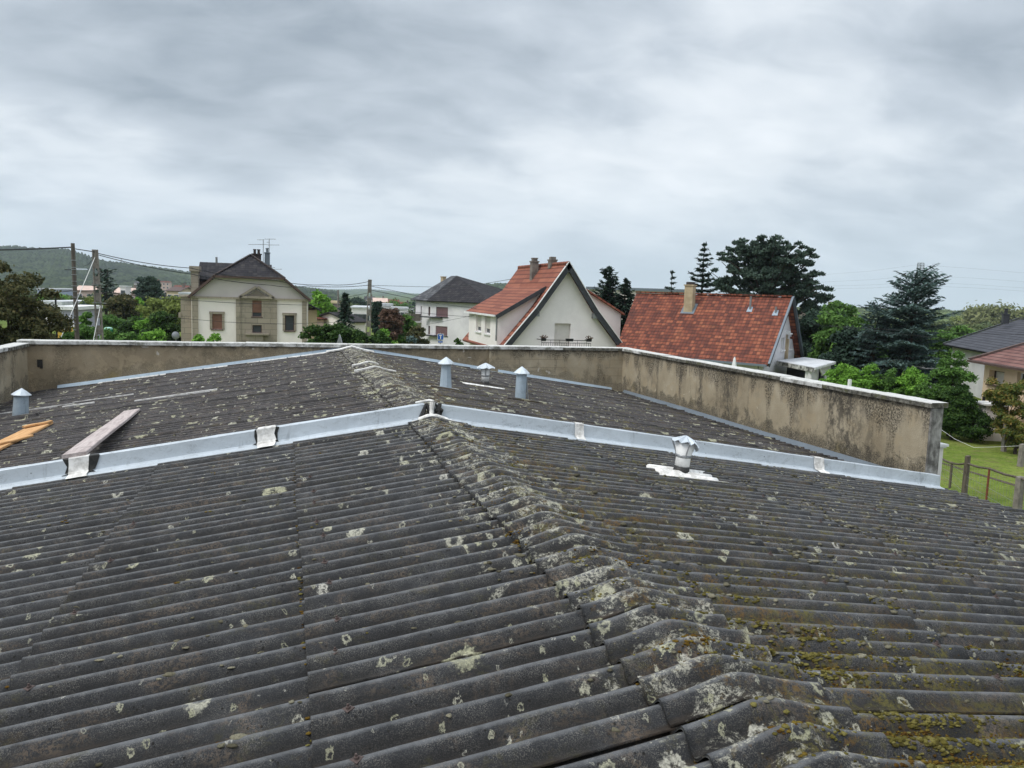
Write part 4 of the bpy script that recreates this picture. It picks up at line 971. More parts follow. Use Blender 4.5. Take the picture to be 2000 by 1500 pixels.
# ------------------------------------------------------------------ loose boards and white strips on the roof
def board(p0, p1, wid, th, mat, label, name='wooden_board', twist=0.0, grp=None):
    p0 = np.array(p0, float); p1 = np.array(p1, float); d = p1-p0; L_ = np.linalg.norm(d); d /= L_
    s = np.cross(d, Z3); s /= np.linalg.norm(s); s = s + Z3*(-SL*np.sign(p0[0])*s[0]*1.0); s /= np.linalg.norm(s); up_ = np.cross(s, d)
    c = 0.006; V, Fc = [], []
    pr_ = [(-wid/2+c, 0), (wid/2-c, 0), (wid/2, c), (wid/2, th-c), (wid/2-c, th), (-wid/2+c, th), (-wid/2, th-c), (-wid/2, c)]
    for k in range(9):
        t = L_*k/8
        for a, b in pr_: V.append((t, a, b + 0.004*math.sin(k*0.8)))
    Fc = [(i*8+j, i*8+(j+1) % 8, (i+1)*8+(j+1) % 8, (i+1)*8+j) for i in range(8) for j in range(8)] + [tuple(range(8))[::-1], tuple(64+j for j in range(8))]
    s2 = -s
    fr = ((d[0], s2[0], up_[0], p0[0]), (d[1], s2[1], up_[1], p0[1]), (d[2], s2[2], up_[2], p0[2]), (0, 0, 0, 1))
    o = mesh_obj(name, V, [f[::-1] for f in Fc] if np.dot(np.cross(d, s2), up_) < 0 else Fc, M[mat], None, False, fr)
    return tag(o, label, 'board', grp or 'loose boards lying on the roof')
board((-3.74, 9.02, zbase(3.74)+0.20), (-3.98, 13.65, zbase(3.98)+0.006), 0.235, 0.04, 'plank_grey', 'long weathered pinkish plank resting its end on the zinc upstand')
def LP_(u, v, h=0.0): q = onplane(u, v, (-SL, 0, 1), h); return q
board(LP_(-62, 904, .006), LP_(84, 830.5, .006), 0.30, 0.035, 'plank_new', 'widest fresh orange timber board of the pile at the roof edge')
board(LP_(-50, 882, .045), LP_(62, 853, .045), 0.09, 0.03, 'plank_new', 'narrow dark edged orange batten crossing over the widest fresh board')
board(LP_(46, 836, .048), LP_(101, 824.5, .048), 0.10, 0.03, 'plank_new', 'short orange offcut lying on the far end of the wide fresh board')
def batten(x0, x1, y, wid, label):
    n = 8; V, Fc = [], []
    for k in range(n+1):
        x = x0+(x1-x0)*k/n; z = zbase(x)
        V += [(x, y-wid/2, z-0.02), (x, y+wid/2, z-0.02), (x, y+wid/2, z+0.016), (x, y-wid/2, z+0.018+0.002*math.sin(k*2))]
    Fc = [(i*4+j, (i+1)*4+j, (i+1)*4+(j+1) % 4, i*4+(j+1) % 4) for i in range(n) for j in range(4)] + [(0, 1, 2, 3), (n*4+3, n*4+2, n*4+1, n*4)]
    o = mesh_obj('sealed_seam', V, Fc, M['seal']); tag(o, label, 'sealant strip', 'white strips sealing roof sheet joints')
batten(-6.85, -5.38, 16.2, 0.035, 'thin white strip passing behind the pyramid capped vent')
batten(-5.50, -4.98, 15.9, 0.07, 'short thick white strip just past the pyramid capped vent')
batten(-5.45, -4.40, 16.4, 0.04, 'white strip in the row nearest the far parapet')
batten(-4.18, -2.80, 15.2, 0.065, 'longest clean white strip midway up the far slope')
for (x0, x1, y, wd_, lb) in ((-0.32, 0.20, 15.9, 0.10, 'white sealed ridge piece nearest the far parapet'), (-0.36, 0.42, 14.9, 0.09, 'white sealed ridge piece with a long tail down the slope')):
    n = 10; V, Fc = [], []
    for k in range(n+1):
        x = x0+(x1-x0)*k/n; z = -SL*math.sqrt(x*x+.0012)+0.022+0.034*math.exp(-((x-0.03)/0.17)**2)
        V += [(x, y-wd_/2, z-0.03), (x, y+wd_/2, z-0.03), (x, y+wd_/2, z+0.012), (x, y-wd_/2, z+0.012)]
    Fc = [(i*4+j, (i+1)*4+j, (i+1)*4+(j+1) % 4, i*4+(j+1) % 4) for i in range(n) for j in range(4)] + [(0, 1, 2, 3), (n*4+3, n*4+2, n*4+1, n*4)]
    tag(mesh_obj('sealed_seam', V, Fc, M['seal']), lb, 'sealant strip', 'white strips sealing roof sheet joints')

# ------------------------------------------------------------------ houses
def G(u, v, Y): return onplane(u, v, (0, 1, 0), Y)
def px_rect(u0, v0, u1, v1, Y, x0):
    a = G(u0, v1, Y); b = G(u1, v0, Y); return (a[0]-x0, b[0]-x0, a[2], b[2])
# --- sandstone and cream villa
YH = 62.0
vl = root('cream_villa', (-4, YH+5, GZ), 'cream villa with sandstone pilasters, pediment and half-hipped dark slate roof', 'house')
xl, xr_ = -8.05, 0.22; ez = 0.62; kz = 2.06; xk0, xk1 = -6.42, -1.55
def vrect(a): return px_rect(*a, YH, 0)
W1 = vrect((414.5, 613.5, 433.8, 643)); W2 = vrect((492.8, 587, 511, 618.5)); W3 = vrect((492.8, 635, 511.2, 650)); W4 = vrect((556.4, 616, 574.7, 646.2))
wall('wall', (0, YH, 0), X3, -Y3, [(xl, GZ), (xr_, GZ), (xr_, ez), (xl, ez)], [W1, W2, W3, W4], M['cream_wall'], vl, 0.25)
slab_poly('gable', [(xl, YH-0.03, ez), (xr_, YH-0.03, ez), (xk1, YH-0.03, kz), (xk0, YH-0.03, kz)], -Y3, 0.25, M['greige_wall'], vl)
m = MB(); m.abox(xl, xl+0.25, YH+0.25, YH+11, GZ, ez); m.abox(xr_-0.25, xr_, YH+0.25, YH+11, GZ, ez); m.abox(xl+0.25, xr_-0.25, YH+10.75, YH+11, GZ, ez)
m.build('wall', M['cream_wall'], vl)
gx = lambda u: G(u, 620, YH)[0]
for a, b in ((375.5, 387), (461, 470), (532.5, 541), (590, 599)): MB().abox(gx(a), gx(b), YH-0.12, YH-0.002, GZ, ez-0.001).build('pilaster', M['stone'], vl)
# stone centre bay around its two windows
wall('centre_bay', (0, YH-0.07, 0), X3, -Y3, [(gx(470)+.002, GZ), (gx(532.5)-.002, GZ), (gx(532.5)-.002, ez-0.002), (gx(470)+.002, ez-0.002)], [W2, W3], M['stone'], vl, 0.068)
MB().abox(xl-0.12, gx(470), YH-0.2, YH-0.124, ez-0.08, ez+0.06).build('string_course', M['stone'], vl)
MB().abox(gx(534), xr_+0.1, YH-0.2, YH-0.124, ez-0.08, ez+0.06).build('string_course', M['stone'], vl)
p0, p1, p2 = G(468.5, 585, YH), G(535, 585, YH), G(501.7, 562, YH)
slab_poly('pediment', [(p0[0]+.25, YH-0.15, ez+.02), (p1[0]-.25, YH-0.15, ez+.02), (p2[0], YH-0.15, p2[2]-0.16)], -Y3, 0.11, M['stone'], vl)
m = MB()
for q0, q1 in ((p0, p2), (p2, p1), (p0, p1)):
    a = np.array([q0[0], YH-0.26, q0[2] if q0 is not p0 and q0 is not p1 else ez+.0]); b = np.array([q1[0], YH-0.26, q1[2] if q1 is p2 else ez+.0]); d = (b-a)/np.linalg.norm(b-a)
    up_ = np.cross(d, -Y3); up_ = up_*np.sign(up_[2]); m.hexa([a, b, b+Y3*.2, a+Y3*.2, a+up_*.17, b+up_*.17, b+up_*.17+Y3*.2, a+up_*.17+Y3*.2])
m.build('pediment_moulding', M['stone'], vl)
for r_, sh, dr, mt in ((W1, 'shutter_brown', 1.0, 'glass'), (W2, 'shutter_brown', 0.74, 'glass'), (W3, None, 0, 'glass'), (W4, None, 0, 'glass')):
    window(vl, (0, YH, 0), X3, -Y3, r_, mt, 0.14, 'brown_trim', 'brown_trim', 0, sh, dr, 'stone' if r_ in (W1, W4) else None)
ld = G(501, 652, YH)
MB().abox(gx(479), gx(525), YH-0.5, YH-0.072, ld[2]-0.08, ld[2]+0.05).abox(gx(481), gx(514), YH-0.35, YH-0.072, GZ, ld[2]-0.081).build('porch_ledge', M['stone'], vl)
# roof: steep sides cut by the half hip
rz_ = 3.9; xm = (xk0+xk1)/2; yb = YH+11.3; yh = YH+2.4
def sidept(s, z):     # on rake line
    x0 = xl-0.18 if s < 0 else xr_+0.18; xk = xk0-.05 if s < 0 else xk1+.05
    return x0 + (xk-x0)*(z-ez+0.05)/(kz+0.1-ez+0.05)
L0 = (xl-0.2, YH-0.35, ez-0.02); L1 = (xk0-0.05, YH-0.35, kz+0.12); R0 = (xr_+0.2, YH-0.35, ez-0.02); R1 = (xk1+0.05, YH-0.35, kz+0.12); PK = (xm, yh, rz_); PB = (xm, yb, rz_)
def nrm_(a, b, c):
    n = np.cross(np.subtract(b, a), np.subtract(c, a)); n /= np.linalg.norm(n); return n
def roofp(parent, P, mat, up=True, th=0.12, ex=None, name='roof'):
    n = nrm_(P[0], P[1], P[2]); 
    if n[2] < 0: P = P[::-1]; n = nrm_(P[0], P[1], P[2]) 
    if ex is None:
        ex = np.cross(n, Z3); ex /= np.linalg.norm(ex); 
    # make local y point up the slope
    if np.cross(n, ex)[2] < 0: ex = -np.array(ex)
    return slab_poly(name, P, n, th, M[mat], parent, ex)
roofp(vl, [L0, L1, PK, PB, (xl-0.2, yb, ez-0.02)], 'tile_slate')
roofp(vl, [R0, (xr_+0.2, yb, ez-0.02), PB, PK, R1], 'tile_slate')
roofp(vl, [L1, R1, PK], 'tile_slate')
def rail(mb, a, b, h, t, down=0.0):
    a = np.array(a, float); b = np.array(b, float); d = (b-a)/np.linalg.norm(b-a); s = np.cross(d, Z3); 
    if np.linalg.norm(s) < 1e-6: s = X3
    s /= np.linalg.norm(s); up_ = np.cross(s, d); a = a-up_*down; b = b-up_*down
    mb.hexa([a-s*t/2, b-s*t/2, b+s*t/2, a+s*t/2, a-s*t/2+up_*h, b-s*t/2+up_*h, b+s*t/2+up_*h, a+s*t/2+up_*h])
m = MB()
o_ = -Y3*0.06
for a, b in ((L0, L1), (L1, R1), (R1, R0)): rail(m, np.array(a)+o_, np.array(b)+o_, 0.17, 0.06, 0.12)
m.build('eaves_board', M['brown_trim'], vl)
m = MB(); rail(m, np.array(R1)+Z3*.02, np.array(PK)+Z3*.02, 0.07, 0.16); rail(m, np.array(L1)+Z3*.02, np.array(PK)+Z3*.02, 0.07, 0.16); m.build('hip_tiles', M['chimney_dark'], vl)
q = G(501.5, 515, YH+6); chimney(vl, (q[0], YH+6, 2.6), X3, Y3, 0.68, 0.7, G(501, 497.5, YH+6)[2]-2.6, 'chimney_dark', True, 2)
q = G(522, 525, YH+7); chimney(vl, (q[0], YH+7, 1.6), X3, Y3, 0.42, 0.45, G(522, 495, YH+7)[2]-1.6, 'lead', True, 1)
def aerial(parent, u, vt, vb, Y, spec, name='aerial'):
    a = G(u, vb, Y); b = G(u+0.3, vt, Y); m = MB(); m.tube([a, b], 0.03, 6)
    for (v_, du0, du1, el) in spec:
        p = G(u+du0, v_, Y); q_ = G(u+du1, v_, Y); m.tube([p, q_], 0.018, 5)
        for k in range(el):
            c_ = p+(q_-p)*(k+0.5)/el; m.tube([c_-Y3*0.35, c_+Y3*0.35], 0.010, 4)
    m.build(name, M['steel'], parent)
aerial(vl, 514, 467.5, 518, YH+5.5, [(468.4, -12, 2, 5), (477.5, -29, 9, 9)]); aerial(vl, 525.6, 466, 500, YH+7, [(467, -9, 13, 6), (478.5, -3, 20, 5), (473, -5, 1, 2)])
aerial(vl, 527, 518, 525, YH+4, [(525.8, 0, 24, 6), (522.4, 0, 10, 4)], 'aerial')
q = G(423, 525, YH+9); MB().tube([(q[0], YH+9, q[2]-1.5), (q[0], YH+9, G(423, 502, YH+9)[2])], 0.09, 8).build('flue_pipe', M['steel'], vl)
# taller stone shouldered wing behind
ww = MB(); a = G(373, 569, YH+2); b = G(387, 520, YH+2)
ww.abox(a[0], b[0], YH+2, YH+3.2, GZ, b[2]-0.4); ww.abox(a[0]-.1, b[0]+.1, YH+1.9, YH+3.3, b[2]-0.4, b[2]); ww.build('stone_stack', M['stone'], vl)
a = G(352.5, 577.5, YH+0.6); ww = MB(); ww.abox(a[0], xl-0.01, YH+0.6, YH+6, GZ, a[2]-0.1).abox(a[0]-.12, xl-0.012, YH+0.5, YH+6.1, a[2]-0.1, a[2]+0.03).abox(a[0]-.16, a[0]+.02, YH+.55, YH+1.4, a[2]-1.6, a[2]-1.25); ww.build('stone_wing', M['stone'], vl)
a = G(387, 545, YH+3); b = G(445, 525, YH+6)
MB().abox(a[0]-.05, xm+1, YH+3, YH+8, ez, a[2]).build('rear_wall', M['brown_trim'], vl)
roofp(vl, [(a[0]-.1, YH+2.8, a[2]), (xm+1.5, YH+2.8, a[2]), (xm+1.5, YH+5.5, b[2]+0.45), (a[0]-.1, YH+5.5, b[2]+0.45)], 'tile_slate')
# yellow annex on the east side
MB().abox(xr_+0.02, G(619, 610, YH+2)[0], YH+2, YH+8, GZ, -0.15).build('annex_wall', M['yellow_wall'], vl)
ax1 = G(629, 602, YH+1.6)[0]
roofp(vl, [(xr_+.02, YH+1.5, 0.32), (xr_+.02, YH+8.4, 0.32), (ax1, YH+8.4, -0.18), (ax1, YH+1.5, -0.18)][::-1], 'tile_slate')
slab_poly('annex_gable', [(xr_+.02, YH+1.98, -0.2), (ax1-.5, YH+1.98, -0.2), (xr_+.02, YH+1.98, 0.2)], -Y3, 0.1, M['brown_trim'], vl)
# satellite dish on a stem beside the villa
d_ = G(343, 655, 55); dh = root('satellite_dish', (d_[0], 55, GZ), 'grey satellite dish on a post beside the villa stone wing', 'satellite dish')
m = MB(); cc_ = np.array([d_[0], 55, d_[2]]); T_ = np.array(Matrix.Rotation(math.radians(80), 3, 'X') @ Matrix.Rotation(math.radians(25), 3, 'Y'))
m.lathe(cc_, [(0.02, 0.05), (0.13, 0.04), (0.24, 0.0), (0.25, 0.01), (0.13, 0.055), (0.02, 0.065)], 18, T_); m.build('reflector', M['steel'], dh)
MB().tube([cc_+Y3*.1, (d_[0], 55.1, GZ)], 0.03, 6).build('post', M['steel'], dh)

# --- white house with steep orange roof
YG = 44.0
gh = root('gable_house', (14.4, YG+4.5, GZ), 'white house with steep orange tiled roof, white gable and small iron balcony', 'house')
pk = G(1107, 514, YG); xp, zp = pk[0], pk[2]
kneeL, kneeR = (12.48, 0.74), (16.32, 0.70); footL, footR = (10.40, -1.75), (18.42, -1.75)
dn = px_rect(1081.5, 632, 1115, 690, YG, 0); dn = (dn[0], dn[1], -2.3, dn[3])
wall('gable_wall', (0, YG, 0), X3, -Y3, [(footL[0]+.5, GZ), (footR[0]-.5, GZ), (footR[0]-.5, footR[1]+.25), (kneeR[0]-.17, kneeR[1]-.1), (xp, zp-0.32), (kneeL[0]+.17, kneeL[1]-.1), (footL[0]+.5, footL[1]+.25)], [dn], M['white_wall'], gh, 0.3)
window(gh, (0, YG, 0), X3, -Y3, dn, 'glass', 0.24, 'white_trim', None, 0, 'shutter_pale', 1.0, None, 'balcony_door')
YB = 53.5; m = MB(); m.abox(footL[0]+.5, footL[0]+.75, YG+.3, YB, GZ, -1.6).abox(footR[0]-.75, footR[0]-.5, YG+.3, YB, GZ, -1.6).abox(footL[0]+.75, footR[0]-.75, YB-.25, YB, GZ, -1.6)
m.build('wall', M['white_wall'], gh)
yo = YG-0.38
for s_, kn, ft in ((-1, kneeL, footL), (1, kneeR, footR)):
    A_, B_, C_, D_ = (xp, yo, zp), (kn[0], yo, kn[1]), (kn[0], YB+.3, kn[1]), (xp, YB+.3, zp)
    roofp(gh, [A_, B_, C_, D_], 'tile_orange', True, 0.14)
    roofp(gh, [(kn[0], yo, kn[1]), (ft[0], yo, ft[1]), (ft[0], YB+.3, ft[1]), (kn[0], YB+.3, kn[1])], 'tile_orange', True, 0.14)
m = MB()
for P in ([(xp, zp), kneeL, footL], [(xp, zp), kneeR, footR]):
    for a, b in zip(P[:-1], P[1:]): rail(m, (a[0], yo-0.03, a[1]+.01), (b[0], yo-0.03, b[1]+.01), 0.30, 0.055, 0.28)
m.build('bargeboard', M['dark_trim'], gh)
m = MB()
for P in ([(xp, zp), kneeL, footL], [(xp, zp), kneeR, footR]):
    for a, b in zip(P[:-1], P[1:]): rail(m, (a[0], yo-0.02, a[1]+.06), (b[0], yo-0.02, b[1]+.06), 0.035, 0.12, 0.0)
m.build('verge_trim', M['white_trim'], gh)
m = MB(); m.abox(kneeL[0]-.15, kneeL[0]+.22, yo-.01, YG-.002, kneeL[1]-.45, kneeL[1]-.16).abox(kneeR[0]-.22, kneeR[0]+.15, yo-.01, YG-.002, kneeR[1]-.45, kneeR[1]-.16); m.build('purlin_end', M['steel'], gh)
MB().tube([(xp, yo, zp+.0), (xp, YB+.3, zp+.0)], 0.11, 8).build('ridge_tiles', M['tile_orange'], gh)
def roofx(z, s):     # x on the main roof at height z
    if z > kneeL[1]: t = (z-kneeL[1])/(zp-kneeL[1]); return (kneeL[0]+(xp-kneeL[0])*t) if s < 0 else (kneeR[0]+(xp-kneeR[0])*t)
    t = (z-footL[1])/(kneeL[1]-footL[1]); return (footL[0]+(kneeL[0]-footL[0])*t) if s < 0 else (footR[0]+(kneeR[0]-footR[0])*t)
# west dormer
yn = YG+0.75
a = G(971, 666, yn); xd = a[0]; zdb = a[2]; zdt = G(970, 613, yn)[2]
yf = onplane(916, 630, (1, 0, 0), xd)[1]
tr = onplane(1064, 563, (0, 1, 0), yn); xt_, zt_ = tr[0], tr[2]
zt_ = min(zt_, zp-.5); xt_ = roofx(zt_, -1)
def drect(u0, v0, u1, v1):
    p = onplane(u0, v1, (1, 0, 0), xd); q_ = onplane(u1, v0, (1, 0, 0), xd); return (-p[1], -q_[1], p[2], q_[2])
dw = [drect(929.5, 615.5, 940.5, 646.5), drect(946.5, 617.5, 958, 651)]
wall('dormer_front', (xd, 0, 0), -Y3, -X3, [(-yf, -1.75), (-yn, -1.75), (-yn, zdt), (-yf, zdt)], dw, M['white_wall'], gh, 0.22)
for r_ in dw: window(gh, (xd, 0, 0), -Y3, -X3, r_, 'glass', 0.16, 'white_trim', 'white_trim', 0, 'shutter_pale', 0.72)
ck = [(xd, -1.75), (roofx(-1.75, -1), -1.75), (roofx(0.2, -1), 0.2), (xt_, zt_-.05), (xd, zdt)]
for yy, nn in ((yn, -Y3), (yf-.15, -Y3)):
    pts_ = [(xd+.222, yy, zdb-.3), (roofx(zdb-.3, -1)+.1, yy, zdb-.3), (kneeL[0]+.1, yy, kneeL[1]), (xt_+.1, yy, zt_), (xd+.222, yy, zdt+.22*(zt_-zdt)/(xt_-xd))]
    slab_poly('dormer_cheek', pts_, nn, 0.15, M['white_wall'], gh)
eavx = xd-0.22; sl_ = (zt_+.12-zdt)/(xt_-xd)
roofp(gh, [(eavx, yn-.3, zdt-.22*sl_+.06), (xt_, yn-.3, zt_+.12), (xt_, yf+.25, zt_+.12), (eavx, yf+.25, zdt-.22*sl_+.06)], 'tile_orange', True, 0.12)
m = MB(); rail(m, (eavx, yn-.33, zdt-.22*sl_+.05), (xt_-.05, yn-.33, zt_+.10), 0.24, 0.05, 0.22); m.build('dormer_bargeboard', M['dark_trim'], gh)
m = MB(); rail(m, (eavx-.05, yn-.3, zdt-.22*sl_-.03), (eavx-.05, yf+.25, zdt-.22*sl_-.03), 0.10, 0.10); m.build('gutter', M['white_trim'], gh)
MB().tube([(xd-.06, yn+.05, zdt-.05), (xd-.06, yn+.05, zdb)], 0.045, 6).build('downpipe', M['steel'], gh)
# east dormer
ye = YG+2.2; q = G(1213, 612, ye); xe_, zet = q[0], q[2]; q2 = G(1150, 571, ye)
slab_poly('dormer_cheek', [(xe_, ye, -1.9), (xe_, ye, zet), (q2[0], ye, q2[2]), (roofx(-1.5, 1)-.3, ye, -1.9)], -Y3, 0.2, M['cream_wall'], gh)
MB().abox(xe_-.2, xe_, ye+.2, YB-1, -1.9, zet-.02).build('dormer_front', M['white_wall'], gh)
sl2 = (q2[2]-zet)/(q2[0]-xe_)
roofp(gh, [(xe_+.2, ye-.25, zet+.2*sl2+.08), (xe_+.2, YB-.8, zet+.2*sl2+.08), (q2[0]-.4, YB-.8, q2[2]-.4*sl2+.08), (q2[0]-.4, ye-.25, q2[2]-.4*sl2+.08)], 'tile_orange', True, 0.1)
# chimneys
cy = onplane(1043, 520, (1, 0, 0), xp-0.5)[1]
zt1 = G(1043, 503, cy)[2]
chimney(gh, (G(1043.5, 520, cy)[0], cy, 2.3), X3, Y3, 0.42, 0.5, zt1-2.3-.3, 'chimney', True, 0)
MB().box((G(1043.5, 520, cy)[0], cy, zt1-.22), X3, Y3, Z3, 0.30, 0.36, 0.14).box((G(1043.5, 520, cy)[0], cy, zt1-.079), X3, Y3, Z3, 0.36, 0.42, 0.06).build('chimney_cowl', M['chimney'], gh)
cy = onplane(1079, 512, (1, 0, 0), xp)[1]; zt1 = G(1079, 503, cy)[2]
chimney(gh, (xp, cy, zp-.25), X3, Y3, 0.42, 0.5, zt1-zp+.25-.2, 'chimney', True, 0)
MB().box((xp, cy, zt1-.119), X3, Y3, Z3, 0.32, 0.38, 0.16).build('chimney_cowl', M['chimney'], gh)
# balcony
bl, br2 = G(1058, 663, YG-.9)[0], G(1154, 665, YG-.9)[0]; bt = G(1106, 664.5, YG-.9)[2]; yb_ = YG-0.9
MB().abox(bl, br2, yb_-.02, YG-.005, bt-1.0, bt-.86).build('balcony_slab', M['cream_wall'], gh)
m = MB()
m.tube([(bl, YG-.02, bt), (bl, yb_, bt), (br2, yb_, bt), (br2, YG-.02, bt)], 0.022, 6); m.tube([(bl, yb_, bt-.16), (br2, yb_, bt-.16)], 0.016, 5); m.tube([(bl, yb_, bt-.82), (br2, yb_, bt-.82)], 0.018, 5)
nb = 22
for k in range(nb+1):
    x = bl+(br2-bl)*k/nb; m.tube([(x, yb_, bt-.86), (x, yb_, bt-(0 if k % 4 == 0 else .16))], 0.011, 5)
for cx in (bl+.25, bl+1.05, br2-.95, br2-.70):
    m.tube([(cx+.13*math.cos(t), yb_-.02, bt-.5+.13*math.sin(t)) for t in np.linspace(0, 6.28, 13)], 0.012, 5)
m.build('balcony_railing', M['iron'], gh)
for cx, ww_, nm in ((bl+.08, .3, 'a'), ((bl+br2)/2+.15, .45, 'b'), (br2-.15, .3, 'c'), ((bl+br2)/2-.35, .9, 'd')):
    zz = bt-.06 if nm != 'd' else bt-.5
    fb = root('flower_box', (cx, yb_-.1, zz), {'a': 'dark flower box with wilted plant on the balcony rail end near the dormer', 'b': 'small empty black flower box on the balcony rail middle', 'c': 'dark flower box with dry plant at the cottage end of the balcony rail', 'd': 'long black planter box hanging low inside the balcony railing'}[nm], 'flower box', 'flower boxes on the iron balcony')
    MB().hexa([(cx-ww_/2+.02, yb_-.16, zz), (cx+ww_/2-.02, yb_-.16, zz), (cx+ww_/2-.02, yb_-.04, zz), (cx-ww_/2+.02, yb_-.04, zz), (cx-ww_/2, yb_-.18, zz+.16), (cx+ww_/2, yb_-.18, zz+.16), (cx+ww_/2, yb_-.02, zz+.16), (cx-ww_/2, yb_-.02, zz+.16)]).build('box', M['iron'], fb)
    if nm in 'ac':
        m = MB()
        for k in range(14): m.tube([(cx+random.uniform(-.1, .1), yb_-.1, zz+.15), (cx+random.uniform(-.25, .25), yb_-.1+random.uniform(-.1, .1), zz+random.uniform(.22, .36))], [0.012, 0.02], 4)
        m.build('plant', M['lf_brown'], fb)

# --- red tiled cottage turned towards the gardens
k_ = 42/32
e1, e2 = azv(-41), azv(49)
A = W(1500, 712, 42)
ct = root('red_roof_cottage', (A[0], A[1], GZ), 'white cottage under a broad mottled old red tile roof with a tan chimney', 'cottage')
gd, rm, rl = 7.7, 4.25, 9.7; ezc = A[2]; rzc = 1.86
P = lambda a, b, z: A + e1*a + e2*b + Z3*(z-A[2])
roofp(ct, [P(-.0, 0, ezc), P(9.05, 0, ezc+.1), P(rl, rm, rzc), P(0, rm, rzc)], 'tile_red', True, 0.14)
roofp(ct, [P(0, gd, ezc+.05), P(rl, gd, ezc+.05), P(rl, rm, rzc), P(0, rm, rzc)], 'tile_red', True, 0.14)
m = MB(); rail(m, P(0, rm, rzc+.02), P(rl, rm, rzc+.02), 0.09, 0.24); m.build('ridge_tiles', M['tile_red'], ct)
m = MB()
for b0, z0 in ((0, ezc), (gd, ezc+.05)): rail(m, P(-.04, b0, z0), P(-.04, rm, rzc), 0.24, 0.05, 0.2)
m.build('bargeboard', M['dark_trim'], ct)
m = MB(); rail(m, P(-.1, gd+.05, ezc+.1), P(-.1, rm, rzc+.05), 0.03, 0.07); rail(m, P(-.05, 0, ezc+.02), P(-.05, rm, rzc+.02), 0.05, 0.12); m.build('verge_trim', M['lead'], ct)
nG = -e1; oG = P(.35, 0, 0); oG[2] = 0
def crect(u0, v0, u1, v1):
    n_ = e1; a_ = onplane(u0, v1, n_, n_@oG); b_ = onplane(u1, v0, n_, n_@oG); return ((a_-oG)@e2, (b_-oG)@e2, a_[2], b_[2])
cw = [crect(1524.5, 659, 1532.5, 684), crect(1541, 657.5, 1547.5, 682)]
wall('gable_wall', oG, e2, nG, [(0.45, GZ), (gd-.45, GZ), (gd-.45, ezc+.32), (rm, rzc-.18), (0.45, ezc+.25)], cw, M['grey_wall'], ct, 0.25)
for r_ in cw: window(ct, oG, e2, nG, r_, 'shutter_pale', 0.15, 'white_trim', 'white_trim', 1)
q0 = P(.35, .45, GZ); m = MB(); m.box(q0+e1*4.3+e2*.15, e1, e2, Z3, 8.0, 0.25, ezc-GZ+.1); m.box(q0+e1*4.3+e2*6.65, e1, e2, Z3, 8.0, 0.25, ezc-GZ+.1); pass
m.build('wall', M['grey_wall'], ct)
oG2 = P(8.9, 0, 0); oG2[2] = 0
wall('gable_wall', oG2, e2, e1, [(0.45, GZ), (gd-.45, GZ), (gd-.45, ezc+.32), (rm, rzc-.18), (0.45, ezc+.25)], [], M['grey_wall'], ct, 0.25)
m = MB(); rail(m, P(.05, -.08, ezc-.12), P(9.0, -.08, ezc-.02), 0.11, 0.12); m.build('gutter', M['lead'], ct)
# chimney and small vents on the street slope
nS = nrm_(P(0, 0, ezc), P(9, 0, ezc+.06), P(0, rm, rzc)); nS = nS*np.sign(nS[2])
def onroof(u, v): return onplane(u, v, nS, nS@P(0, 0, ezc))
q = onroof(1346, 603)
zt1 = onplane(1350, 556, e2, e2@q)[2]
chimney(ct, q-Z3*.35, e1, e2, 0.52, 0.52, zt1-q[2]+.27, 'chimney_tan', True)
MB().box(q+Z3*(zt1-q[2]+.0), e1, e2, Z3, 0.4, 0.4, 0.16).build('chimney_cowl', M['chimney_dark'], ct)
roofp(ct, [q+nS*.02-e1*.42-e2*.55*0+(-e2*.35-Z3*.3)+nS*.0, q+nS*.02+e1*.42+(-e2*.35-Z3*.3), q+nS*.02+e1*.42+(e2*.35+Z3*.3), q+nS*.02-e1*.42+(e2*.35+Z3*.3)], 'lead', True, .012, name='chimney_flashing')
for u_, v_, hh in ((1465, 604, .75), (1515, 611, .35)):
    q = onroof(u_, v_); m = MB().tube([q-Z3*.1, q+Z3*hh], 0.06, 8); m.build('vent_pipe', M['steel'], ct)
    up_ = np.cross(nS, e1); up_ *= np.sign(up_[2])
    slab_poly('vent_flashing', [q+nS*.025-e1*.16-up_*.25, q+nS*.025+e1*.16-up_*.25, q+nS*.025+e1*.12+up_*.2, q+nS*.025-e1*.12+up_*.2] if np.cross(e1, up_)@nS > 0 else [q+nS*.025+e1*.16-up_*.25, q+nS*.025-e1*.16-up_*.25, q+nS*.025-e1*.12+up_*.2, q+nS*.025+e1*.12+up_*.2], nS, 0.015, mat_simple('vent_lead', (0.30, 0.36, 0.42), None, 9, 0.6) if 'ventlead' not in M else M['ventlead'], ct)
# flat-roofed porch extension
nE = e1
X1 = (vplane(1518, 703, P(-.0, 2.0, 0), e2)-A)@e2
xa, xb, xc = -0.0, -3.2, 0
def fl(u, v, z): return onplane(u, v, Z3, z)
zf = onplane(1518, 703, nG, nG@oG)[2]
c1, c2, c3, c4 = fl(1518, 704, zf), fl(1591, 717.5, zf), fl(1632, 706, zf), fl(1571, 697.5, zf)
P4 = [c1, c2, c3, c4]
n_ = Z3; slab_poly('flat_roof', P4, Z3, 0.10, M['roof_white'], ct)
m = MB(); rail(m, c1-Z3*.02, c2-Z3*.02, 0.22, .06, .24); m.build('fascia', mat_simple('mouldy_fascia', (0.50, 0.49, 0.46), (0.05, 0.05, 0.045), 3.5, 0.8), ct)
m = MB(); rail(m, c2-Z3*.02, c3-Z3*.02, 0.12, .06, .12); m.build('fascia', M['white_trim'], ct)
dA = (c2-c1)/np.linalg.norm(c2-c1); dB = (c3-c2)/np.linalg.norm(c3-c2); nB = np.cross(dB, Z3)
c2i = c2-dA*.35+dB*.2; LB = np.linalg.norm(c3-c2)-.5
